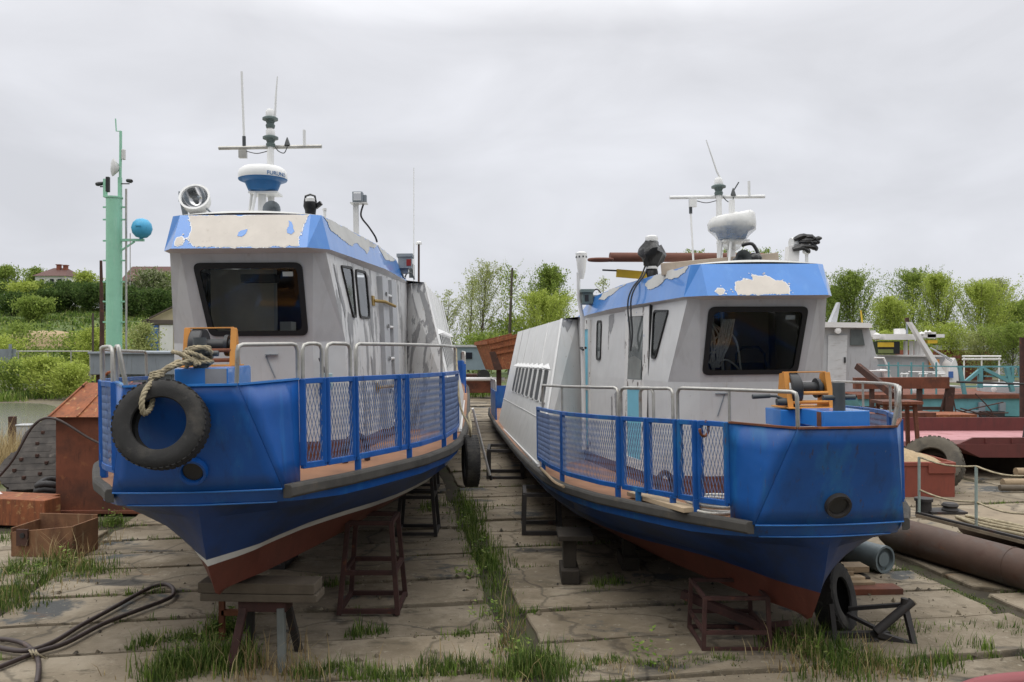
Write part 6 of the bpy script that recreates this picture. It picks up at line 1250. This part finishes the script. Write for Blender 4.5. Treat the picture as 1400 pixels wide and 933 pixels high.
for k, (a_, b_, lb) in enumerate(((V((10.3, 16.3, .22)), V((13., 16.35, .20)), 'brown log lying in front of the red barge, upper one'), (V((9.6, 15.6, .12)), V((16, 15.5, .12)), 'long brown log lying in front of the red barge, lower one'), (V((9.3, 15.2, .1)), V((16, 15.1, .1)), 'grey brown pole on the slabs before the red barge'))):
    mb = MB(); mb.tube([a_, b_], .09 if k < 2 else .06, 10); tag(mb.build('log', 'wood' if k != 2 else 'wood_grey', smooth=50), lb, 'log', 'logs before the red barge')
bp_ = empty('bolted_plate', (11.45, 17.5, .71), 0, 'black steel plate with white bolts standing on the red barge', 'plate'); mb = MB(); mb.prism([V((-.20, 0, 0)), V((.4, 0, 0)), V((.4, 0, .80)), V((-.02, 0, .80)), V((-.12, 0, .5))], (0, .1, 0)); mb.build('plate', 'black_metal', bp_)
for x, z, r in ((0, .7, .5), (.02, .12, .9), (.05, .35, .9), (-.05, .52, .2), (.15, .6, .7)): mb = MB(); mb.box((x, -.015, z), (.08, .02, .035), R=Matrix.Rotation(-r, 3, 'Y')); mb.build('bolt', 'wall_white', bp_)
stand((7.95, 16.5, 0), .78, .5, 1.62, 'tall_stand', 'tall rusty steel stand between the big tyre and the red barge', 'rust_red', .18, .07, (), group='rusty stands by the barge')
mb = MB(); mb.box(V((7.95, 16.5, 1.64)), (.82, .6, .06)); tag(mb.build('steel_sheet', 'rust_red'), 'rusty sheet lying on the tall stand', 'sheet')
mb = MB(); mb.beam(V((8.1, 16.7, .02)), V((8.1, 16.7, 1.55)), .06, .05); tag(mb.build('pale_post', 'wall_white'), 'pale narrow post inside the tall rusty stand', 'post')
tb = empty('rusty_table', (11.7, 21.5, 0), 0, 'rusty steel table behind the red barge', 'table'); mb = MB(); mb.box((0, 0, .92), (1.15, .9, .07)); mb.build('table_top', 'rust_orange', tb)
for sx in (-1, 1):
    for sy in (-1, 1): mb = MB(); mb.box((sx * .48, sy * .35, .45), (.08, .08, .9)); mb.build('leg', 'rust_dark', tb)
mb = MB(); mb.box((.25, -.44, .70), (.28, .02, .22)); mb.build('sign_plate', 'workboat_grey', tb)
gt = empty('rusty_gantry', (11.3, 22.6, 0), 0, 'rusty steel gantry beam on posts before the teal barge', 'gantry')
mb = MB(); mb.beam(V((-1.6, 0, 1.70)), V((1.05, 0, 1.72)), .2, .32); mb.build('cross_beam', 'rust_red', gt)
for x, w_ in ((-1.1, .1), (-.3, .1), (.25, .12), (1.0, .22)): mb = MB(); mb.beam(V((x, 0, 0)), V((x + (.12 if x > .9 else 0), 0, 1.6)), w_, .12); mb.build('post', 'rust_dark', gt)
mb = MB(); mb.beam(V((-1.6, .1, 1.0)), V((1.0, .1, .98)), .06, .09); mb.beam(V((1.05, .05, 1.5)), V((.7, .05, .2)), .06, .06); mb.beam(V((-1.5, -.1, .3)), V((-.2, -.1, 1.1)), .07, .07); mb.build('brace', 'rust_dark', gt)
rnd = random.Random(14); mb = MB()
for k in range(16): c = V((10.2 + rnd.uniform(-.6, 3.6), 21.6 + rnd.uniform(-.8, .8), rnd.uniform(.1, .5))); d_ = V((rnd.uniform(-1, 1), rnd.uniform(-.5, .5), rnd.uniform(-.1, .7))).normalized() * rnd.uniform(.4, 1.0); mb.beam(c - d_ * .5, c + d_ * .5, rnd.uniform(.05, .12), rnd.uniform(.04, .09))
tag(mb.build('scrap_heap', 'rust_dark'), 'tangled heap of dark rusty scrap behind the tall stand', 'scrap')
mb = MB()
for k in range(3): c = V((9.5 + .1 * k, 20.9, .5 + .1 * k)); mb.tube([c + V((.42 * math.cos(t), .1, .42 * math.sin(t))) for t in [2 * PI * j / 20 for j in range(20)]], .02, 6, closed=True)
tag(mb.build('wire_coil', 'galvanised', smooth=60), 'grey wire coil among the scrap behind the tall stand', 'coil')
rnd = random.Random(15); mb = MB()
for k in range(14): mb.tube(spline([V((12.6 + rnd.uniform(-.3, .3), 22, .15)), V((12.7 + rnd.uniform(-.6, .6), 22, .8)), V((12.8 + rnd.uniform(-1., 1.), 22, 1.0 + rnd.uniform(-.4, .5)))], 4), .018, 5)
tag(mb.build('cable_tangle', 'rust_dark'), 'tangle of rusty cable ends beside the gantry post', 'cable')
mb = MB(); mb.tube(spline([V((12.5, 22.4, 1.75)), V((15, 22.4, 1.68)), V((18, 22.4, 1.68))], 6), .035, 6); tag(mb.build('pipe_line', 'cable'), 'black pipe running right from the gantry end', 'pipe')
mb = MB(); mb.beam(D(1172, 500, 21) , D(1222, 540, 20), .14, .16); tag(mb.build('leaning_girder', 'rust_dark'), 'dark rusty girder leaning behind the right bow rail', 'girder')
mb = MB(); mb.beam(V((8.9, 19.9, 0)), V((8.9, 19.9, 1.0)), .12, .1); mb.beam(V((10., 20.2, 0)), V((10., 20.2, 1.05)), .12, .1); mb.beam(V((7.5, 20, 1.02)), V((10.6, 20.2, 1.05)), .5, .12); tag(mb.build('work_bench', 'rust_red'), 'long low rusty bench behind the right bow', 'bench')
# ---- teal barge
tbx = empty('teal_barge', (19, 31, 0), 0, 'teal sided barge with lattice railing', 'barge'); o_ = V((19, 31, 0)); k = 30 / F
mb = MB(); mb.prism([V((13.2, 30, .12)) - o_, V((26, 30, .0)) - o_, V((26, 30, .76)) - o_, V((13.0, 30, .74)) - o_], (0, 4, 0)); mb.build('hull', 'teal', tbx)
mb = MB(); mb.beam(V((13, 29.98, .80)) - o_, V((26, 29.98, .84)) - o_, .1, .16); mb.prism([V((13, 30, .84)) - o_, V((26, 30, .86)) - o_, V((26, 34, .86)) - o_, V((13, 34, .84)) - o_], (0, 0, .03)); mb.build('deck_edge', 'rust_red', tbx)
mb = MB(); T_ = lambda px, py: D(px, py, 30.3) - o_
for a_, b_, w_ in (((1308, 501), (1400, 501), .06), ((1400, 501), (1500, 502), .06), ((1312, 502), (1320, 545), .12), ((1320, 522), (1343, 503), .12), ((1343, 503), (1380, 522), .12), ((1340, 503), (1340, 530), .14), ((1376, 502), (1384, 535), .14), ((1394, 502), (1400, 530), .14), ((1384, 502), (1384, 522), .1), ((1318, 528), (1400, 528), .05), ((1345, 514), (1400, 515), .05)): mb.beam(T_(*a_), T_(*b_), w_, w_)
for px in (1420, 1440, 1460): mb.beam(T_(px, 502), T_(px, 545), .1, .1)
mb.build('lattice_rail', 'teal', tbx)
mb = MB()
for px in (1215, 1228, 1246, 1262, 1280): mb.beam(T_(px, 495), T_(px, 545), .05, .05)
mb.beam(T_(1200, 499), T_(1310, 501), .045, .045); mb.build('rail', 'teal', tbx)
for px in (1342, 1370): mb = MB(); mb.box(D(px, 556, 29.9) - o_, (.22, .1, .34)); mb.build('bracket', 'grey_steel', tbx)
mb = MB(); mb.box(D(1355, 572, 29.7) - o_, (.9, .2, .55)); mb.box(D(1318, 572, 29.8) - o_, (1.2, .2, .6), 1); mb.build('hull_opening', ['black_metal', 'grey_steel'], tbx)
mb = MB(); mb.lathe([(1.0, 0), (1.4, .1), (1.4, .42), (1.2, .5), (0, .52)], D(1390, 541, 32), n=20); tag(mb.build('white_hatch', 'workboat_grey', smooth=40), 'grey white round tank top on the teal barge deck', 'tank')
mb = MB(); c = D(1362, 532, 31.5); mb.lathe([(0, -.2), (.15, -.15), (.2, 0), (.15, .15), (0, .2)], c, n=14); mb.box(c + V((0, 0, -.2)), (.5, .3, .12)); tag(mb.build('deck_lamp', 'wall_white', smooth=50), 'small white float lying on the teal barge deck, right one', 'float')
mb = MB(); c = D(1252, 533, 31); mb.lathe([(0, -.2), (.15, -.15), (.2, 0), (.15, .15), (0, .2)], c, n=14); mb.box(c + V((0, 0, -.2)), (.5, .3, .12)); tag(mb.build('deck_lamp', 'wall_white', smooth=50), 'small white float lying on the teal barge deck, left one', 'float')
# ---- grey workboat with white door
wb = empty('workboat', (13.5, 33, 0), 0, 'grey workboat with white door and white flat roof beside the right boat', 'boat'); o_ = V((13.5, 33, 0)); W = lambda px, py, d=32.: D(px, py, d) - o_
mb = MB(); mb.prism([W(1120, 545), W(1212, 545), W(1203, 505), W(1188, 447), W(1120, 447)], (0, 3, 0)); mb.build('cabin', 'workboat_grey', wb)
mb = MB(); mb.prism([W(1116, 447, 31.7), W(1193, 448, 31.7), W(1190, 441, 31.7), W(1116, 440, 31.7)], (0, 3.6, 0)); mb.build('roof', 'wall_white', wb)
mb = MB(); mb.prism([W(1131, 524, 31.97), W(1156, 524, 31.97), W(1158, 458, 31.97), W(1132, 458, 31.97)], (0, -.04, 0)); dr_ = mb.build('door', 'door_dirty', wb); mb = MB(); mb.box(W(1155, 492, 31.9), (.06, .06, .22)); mb.build('handle', 'black_metal', dr_)
mb = MB(); mb.prism([W(1162, 472, 31.97), W(1182, 472, 31.97), W(1178, 450, 31.97), W(1163, 450, 31.97)], (0, -.03, 0)); mb.build('window', 'glass_grey', wb)
mb = MB(); mb.lathe([(0, -.05), (.12, -.03), (.12, .08), (0, .1)], W(1145, 452, 31.8), (0, -1, 0), 14); mb.build('lamp', 'wall_white', wb, smooth=40)
mb = MB(); mb.prism([W(1135, 441, 33), W(1144, 441, 33), W(1149, 414, 33), W(1147, 413, 33)], (0, .3, 0)); mb.build('mast_fin', 'workboat_grey', wb); mb = MB(); mb.tube([W(1179, 442), W(1177, 424)], .03, 6); mb.build('aerial', 'yellow', wb)
mb = MB(); mb.prism([W(1120, 560), W(1240, 560), W(1233, 545), W(1214, 505, 31.8), W(1208, 506, 31.8), W(1212, 540), W(1120, 540)], (0, 2.6, 0)); mb.build('hull', 'wall_white', wb)
mb = MB(); mb.tube([W(1195, 489, 31.8), W(1208, 489, 31.8), W(1216, 507, 31.8), W(1198, 506, 31.8)], .045, 6); mb.tube([W(1185, 507, 31.6), W(1212, 507, 31.6)], .04, 6); mb.build('bow_rail', 'wall_white', wb)
# ---- floating crane
fc = empty('floating_crane', (18, 38.5, 0), 0, 'white floating crane with slanted boom over a grey deckhouse', 'crane'); o_ = V((18, 38.5, 0)); W = lambda px, py, d=38.: D(px, py, d) - o_
mb = MB(); mb.prism([W(1193, 560), W(1318, 560), W(1318, 528), W(1292, 527), W(1292, 487), W(1193, 487)], (0, 3.5, 0)); mb.build('deckhouse', 'workboat_grey', fc)
mb = MB(); mb.beam(W(1190, 485.5, 37.9), W(1293, 486.5, 37.9), .12, .08); mb.build('roof_edge', 'wall_white', fc)
mb = MB(); mb.prism([W(1243, 440, 37), W(1247, 440, 37), W(1299, 520, 37), W(1291, 521, 37)], (0, .3, 0)); mb.build('boom', 'wall_white', fc)
mb = MB(); mb.prism([W(1294, 522, 37.2), W(1311, 522, 37.2), W(1309, 497, 37.2), W(1306, 489, 37.2), W(1301, 497, 37.2)], (0, .9, 0)); mb.box(W(1300, 512, 37.15), (.2, .06, .3), 1); mb.box(W(1308, 488, 37.3), (.2, .3, .14), 2); mb.build('boom_base', ['wall_white', 'wall_blue', 'rust_red'], fc)
mb = MB()
for q_ in (0, 3): mb.tube([W(1272, 475, 37.3), W(1305, 497 - q_, 37.3)], .03, 5)
mb.build('stay_cable', 'workboat_grey', fc)
mb = MB(); mb.box(W(1228, 460.5, 38), (1.7, 1.0, .27)); mb.prism([W(1230, 457), W(1241, 457), W(1237, 449), W(1230, 449)], (0, .6, 0)); mb.box(W(1258, 459, 38), (1.9, .8, .16)); mb.box(W(1268, 458, 38), (.4, .8, .3)); mb.box(W(1190, 456, 38), (.28, .5, .3)); mb.lathe([(.0, -.2), (.2, -.1), (.2, .1), (.0, .2)], W(1198, 460, 37.8), n=12); mb.build('jib', 'wall_white', fc)
mb = MB()
for px in (1238, 1246, 1253, 1258, 1262): mb.tube([W(px, 486), W(px, 466)], .10, 8)
mb.build('cylinder_rack', 'wall_white', fc, smooth=50)
mb = MB(); mb.box(W(1211, 475, 38), (1.0, .7, .6), 0); mb.box(W(1211, 471, 37.6), (.75, .05, .22), 1); mb.box(W(1211, 480, 37.6), (.7, .05, .18), 2); mb.build('cab', ['window_dark', 'yellow', 'foliage_pale'], fc)
mb = MB(); mb.box(W(1270, 467, 38), (.45, .7, .16)); mb.build('jib_tip', 'yellow', fc)
mb = MB(); mb.box(W(1277, 497, 37.9), (.46, .1, .42)); mb.build('life_raft', 'orange', fc)
mb = MB(); mb.tube([W(1240, 470), W(1240, 434)], .05, 6, 0); mb.box(W(1240, 437), (.14, .14, .2), 1); mb.build('mast', ['grey_steel', 'rust_dark'], fc)
for q_, (px, py) in enumerate(((1260, 456), (1266, 454), (1271, 454))): mb = MB(); mb.lathe([(0, -.12), (.1, 0), (0, .12)], W(px, py, 37.6), n=10); mb.build('deck_light', 'wall_white', fc, smooth=50)
mb = MB()
for px in (1233, 1240, 1258, 1266, 1282): mb.tube([W(px, 522, 36.5), W(px, 509, 36.5)], .035, 6)
for a_, b_ in ((1231, 1242), (1256, 1268), (1275, 1292)): mb.tube([W(a_, 511, 36.5), W(b_, 511, 36.5)], .04, 6)
mb.tube([W(1242, 508, 36.6), W(1292, 509, 36.6)], .035, 6); mb.build('white_rail', 'wall_white', fc)
# ---- far things on the right and centre
mb = MB(); mb.box(at(1290, 62, H(482, 62) - 1.4), (7.5, .1, 3.2)); tag(mb.build('brown_wall', 'brick'), 'brown rusty wall panel behind the crane base', 'wall')
mb = MB(); mb.box(at(1350, 66, H(472, 66) - 1.2), (9, .1, 2.4)); tag(mb.build('grey_fence', 'workboat_grey'), 'grey fence strip behind the teal truss bushes', 'fence')
wr = empty('white_railing', at(1342, 50), 0, 'low white railing standing before the yellow green bushes', 'railing'); mb = MB()
for y in (487, 491): mb.tube([V((-1.2, 0, H(y, 50))), V((1.2, 0, H(y, 50)))], .07, 6)
mb.build('rail', 'wall_white', wr)
for x in (-1.1, 0, 1.1): mb = MB(); mb.tube([V((x, 0, 0)), V((x, 0, H(487, 50)))], .05, 6); mb.build('post', 'wall_white', wr)
mb = MB(); mb.tube([at(1398, 26), at(1398, 26, H(461, 26))], .09, 8); tag(mb.build('rusty_pole', 'steel_brown', smooth=50), 'dark rusty pole at the right edge behind the black plate', 'pole')
# tipper skip behind the right boat stern
sk = empty('tipper_skip', (.2, 40, 0), 0, 'tilted rusty orange tipper skip behind the right boat stern', 'skip'); o_ = V((.2, 40, 0)); W = lambda px, py, d: D(px, py, d) - o_
fr_ = [W(668, 468, 39.2), W(735, 452, 39.6), W(735, 500, 39.6), W(679, 506, 39.2)]; bk_ = [W(650, 470, 41.4), W(700, 458, 41.6), W(700, 500, 41.6), W(664, 505, 41.4)]
mb = MB(); mb.poly(fr_); mb.poly([bk_[0], fr_[0], fr_[3], bk_[3]]); mb.poly([bk_[3], fr_[3], fr_[2], bk_[2]]); mb.poly([fr_[1], bk_[1], bk_[2], fr_[2]]); mb.poly(bk_[::-1])
for t in (.22, .42): mb.beam(fr_[0].lerp(fr_[3], t) + V((0, -.03, 0)), fr_[1].lerp(fr_[2], t) + V((0, -.03, 0)), .08, .1)
mb.beam(bk_[0], bk_[1], .2, .2); mb.beam(fr_[0], fr_[1], .12, .16); mb.beam(bk_[0], fr_[0], .14, .16); mb.build('bucket', 'rust_orange', sk)
mb = MB(); mb.prism([W(669, 481, 39.1), W(677, 480, 39.1), W(687, 505, 39.1), W(676, 506, 39.1)], (0, .08, 0)); mb.build('rib', 'rust_dark', sk)
for px in (682, 728): mb = MB(); mb.beam(W(px, 503, 40), V((W(px, 503, 40).x, 0, 0)), .25, .25); mb.build('leg', 'rust_dark', sk)
wg = empty('site_wagon', at(630, 56), 0, 'grey blue site wagon with small window behind the boats', 'wagon'); mb = MB(); mb.box((0, 1.2, H(487, 56) - .1), (5.4, 2.4, 1.7)); mb.build('body', 'wagon_blue', wg); mb = MB(); mb.box((0, 1.2, H(473, 56)), (5.6, 2.6, .14)); mb.build('roof', 'workboat_grey', wg); mb = MB(); mb.box((.4, -.03, H(486, 56)), (.8, .05, .45)); mb.build('window', 'window_dark', wg)
for x in (-1.8, 1.6): mb = MB(); mb.lathe([(0, -.1), (.45, -.1), (.45, .1), (0, .1)], (x, .1, .45), (0, 1, 0), 16); mb.build('wheel', 'black_rubber', wg, smooth=40)
mb = MB(); mb.tube([at(632, 40, H(518, 40)), at(690, 40, H(518, 40))], .09, 8); tag(mb.build('white_pipe', 'wall_white', smooth=50), 'white pipe lying on rusty scrap between the boats', 'pipe')
mb = MB(); mb.box(at(650, 40.6, H(528, 40.6)), (1.8, .8, .62)); mb.box(at(668, 40.5, H(530, 40.5)), (.8, .5, .4)); tag(mb.build('scrap_box', 'rust_red', bevel=.02), 'rusty scrap box under the white pipe between the boats', 'box')
mb = MB(); mb.box(at(641, 43, H(512, 43) - .2), (.9, .7, .5)); tag(mb.build('scrap_engine', 'rust_dark', bevel=.05), 'dark rusty engine lump between the boats', 'engine')
mb = MB(); p0, p1 = V((-.45, 14.2, .10)), V((.06, 13.4, .02)); mb.tube([L2(3.9, 2.17, 1.2), L2(4.5, 2.40, .2)], .018, 8); mb.tube([L2(4.5, 2.40, .2), L2(4.55, 2.42, .13)], .024, 8, 1); tag(mb.build('white_pole', ['wall_white', 'black_metal'], smooth=50), 'white pole with black tip leaning behind the edge on tyre', 'pole')
# red handrail in view, unseen hull and deckhouse added to dim light on bows
vv = empty('rail_and_light_blocker', (0, -4, 0), 0, 'dark red handrail curving into the lower right corner, plus added unseen hull and deckhouse', 'vessel'); o_ = V((0, -4, 0))
mb = MB(); mb.tube([p - o_ for p in spline([V((.83, 1.62, 1.28)), V((.83, 1.61, 2.0)), V((.85, 1.60, 2.14)), V((.90, 1.58, 2.20)), V((.98, 1.56, 2.228)), V((1.1, 1.54, 2.238)), V((1.5, 1.52, 2.24)), V((3.0, 1.45, 2.24))], 12)], .022, 24); mb.build('handrail', 'rail_red', vv, smooth=60)
mb = MB(); mb.prism([V((-9, -8, .1)) - o_, V((9, -8, .1)) - o_, V((9, -8, 1.28)) - o_, V((-9, -8, 1.28)) - o_], (0, 9.8, 0)); mb.build('hull', 'grey_steel', vv)
mb = MB(); mb.box(V((0, -5.2, 3.4)) - o_, (15, 5.2, 4.2)); mb.box(V((0, -5.0, 5.58)) - o_, (15.6, 6.2, .14)); mb.build('deckhouse', 'grey_steel', vv)
# ------------------------------------------------------------------ sky, sun, camera
w = bpy.data.worlds.new('World'); bpy.context.scene.world = w; w.use_nodes = True
nt = w.node_tree; N = nt.nodes; L = nt.links; bgn = N['Background']; bgn.inputs['Strength'].default_value = .1
sky = N.new('ShaderNodeTexSky'); sky.sky_type = 'NISHITA'; sky.sun_disc = False; sky.sun_elevation = math.radians(68); sky.sun_rotation = math.radians(205); sky.air_density = 1.; sky.dust_density = 3.
tc = N.new('ShaderNodeTexCoord'); sp = N.new('ShaderNodeSeparateXYZ'); L.new(tc.outputs['Generated'], sp.inputs[0])
gr = N.new('ShaderNodeValToRGB'); e = gr.color_ramp.elements; e[0].position = .0; e[0].color = (.305, .310, .330, 1); e[1].position = 1.; e[1].color = (1., 1., 1., 1)
for p, c in ((.06, (.312, .318, .340)), (.22, (.325, .330, .350)), (.36, (.345, .348, .366)), (.50, (.66, .66, .67)), (.72, (.94, .94, .94))): k = e.new(p); k.color = (*c, 1)
L.new(sp.outputs['Z'], gr.inputs['Fac'])
mp = N.new('ShaderNodeMapping'); mp.inputs['Scale'].default_value = (2.6, 2.6, 6.); L.new(tc.outputs['Generated'], mp.inputs['Vector'])
nz = N.new('ShaderNodeTexNoise'); nz.inputs['Scale'].default_value = 1.6; nz.inputs['Detail'].default_value = 7; nz.inputs['Roughness'].default_value = .5; nz.inputs['Distortion'].default_value = .4; L.new(mp.outputs[0], nz.inputs['Vector'])
mr = N.new('ShaderNodeMapRange'); mr.inputs['From Min'].default_value = .3; mr.inputs['From Max'].default_value = .7; mr.inputs['To Min'].default_value = .90; mr.inputs['To Max'].default_value = 1.10; L.new(nz.outputs['Fac'], mr.inputs['Value'])
mu = N.new('ShaderNodeMix'); mu.data_type = 'RGBA'; mu.blend_type = 'MULTIPLY'; mu.inputs['Factor'].default_value = 1; L.new(gr.outputs[0], mu.inputs['A']); L.new(mr.outputs[0], mu.inputs['B'])
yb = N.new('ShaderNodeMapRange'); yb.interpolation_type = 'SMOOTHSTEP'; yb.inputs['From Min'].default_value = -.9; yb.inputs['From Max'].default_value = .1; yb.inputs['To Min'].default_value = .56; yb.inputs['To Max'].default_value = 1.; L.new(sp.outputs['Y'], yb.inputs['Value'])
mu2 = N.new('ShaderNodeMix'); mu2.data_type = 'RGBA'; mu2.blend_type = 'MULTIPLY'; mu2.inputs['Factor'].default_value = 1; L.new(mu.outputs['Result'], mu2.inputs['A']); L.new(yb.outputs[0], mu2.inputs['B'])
sc_ = N.new('ShaderNodeVectorMath'); sc_.operation = 'SCALE'; sc_.inputs['Scale'].default_value = 20.4; L.new(mu2.outputs['Result'], sc_.inputs[0])
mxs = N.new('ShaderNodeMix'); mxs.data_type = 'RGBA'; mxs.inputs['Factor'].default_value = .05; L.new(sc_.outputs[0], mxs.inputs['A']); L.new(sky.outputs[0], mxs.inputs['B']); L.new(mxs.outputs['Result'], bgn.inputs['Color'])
sl = bpy.data.lights.new('sun', 'SUN'); sl.energy = .7; sl.angle = math.radians(40); sl.color = (1., .97, .92)
so = bpy.data.objects.new('sun', sl); C.objects.link(so); el, az = math.radians(68), math.radians(205)
dv = V((math.sin(az) * math.cos(el), math.cos(az) * math.cos(el), math.sin(el))); so.rotation_euler = dv.to_track_quat('Z', 'Y').to_euler()
cam = bpy.data.cameras.new('camera'); co = bpy.data.objects.new('camera', cam); C.objects.link(co); co.location = (0, 0, EYE); co.rotation_euler = (PI / 2, 0, 0)
cam.lens = F / 1400 * 36; cam.sensor_width = 36; cam.clip_end = 3000; cam.clip_start = .05; bpy.context.scene.camera = co
vs = bpy.context.scene.view_settings; vs.view_transform = 'Standard'; vs.look = 'None'; vs.exposure = .22; vs.gamma = 1; vs.use_curve_mapping = False
bpy.context.scene.cycles.transparent_max_bounces = 16; bpy.context.scene.cycles.diffuse_bounces = 3
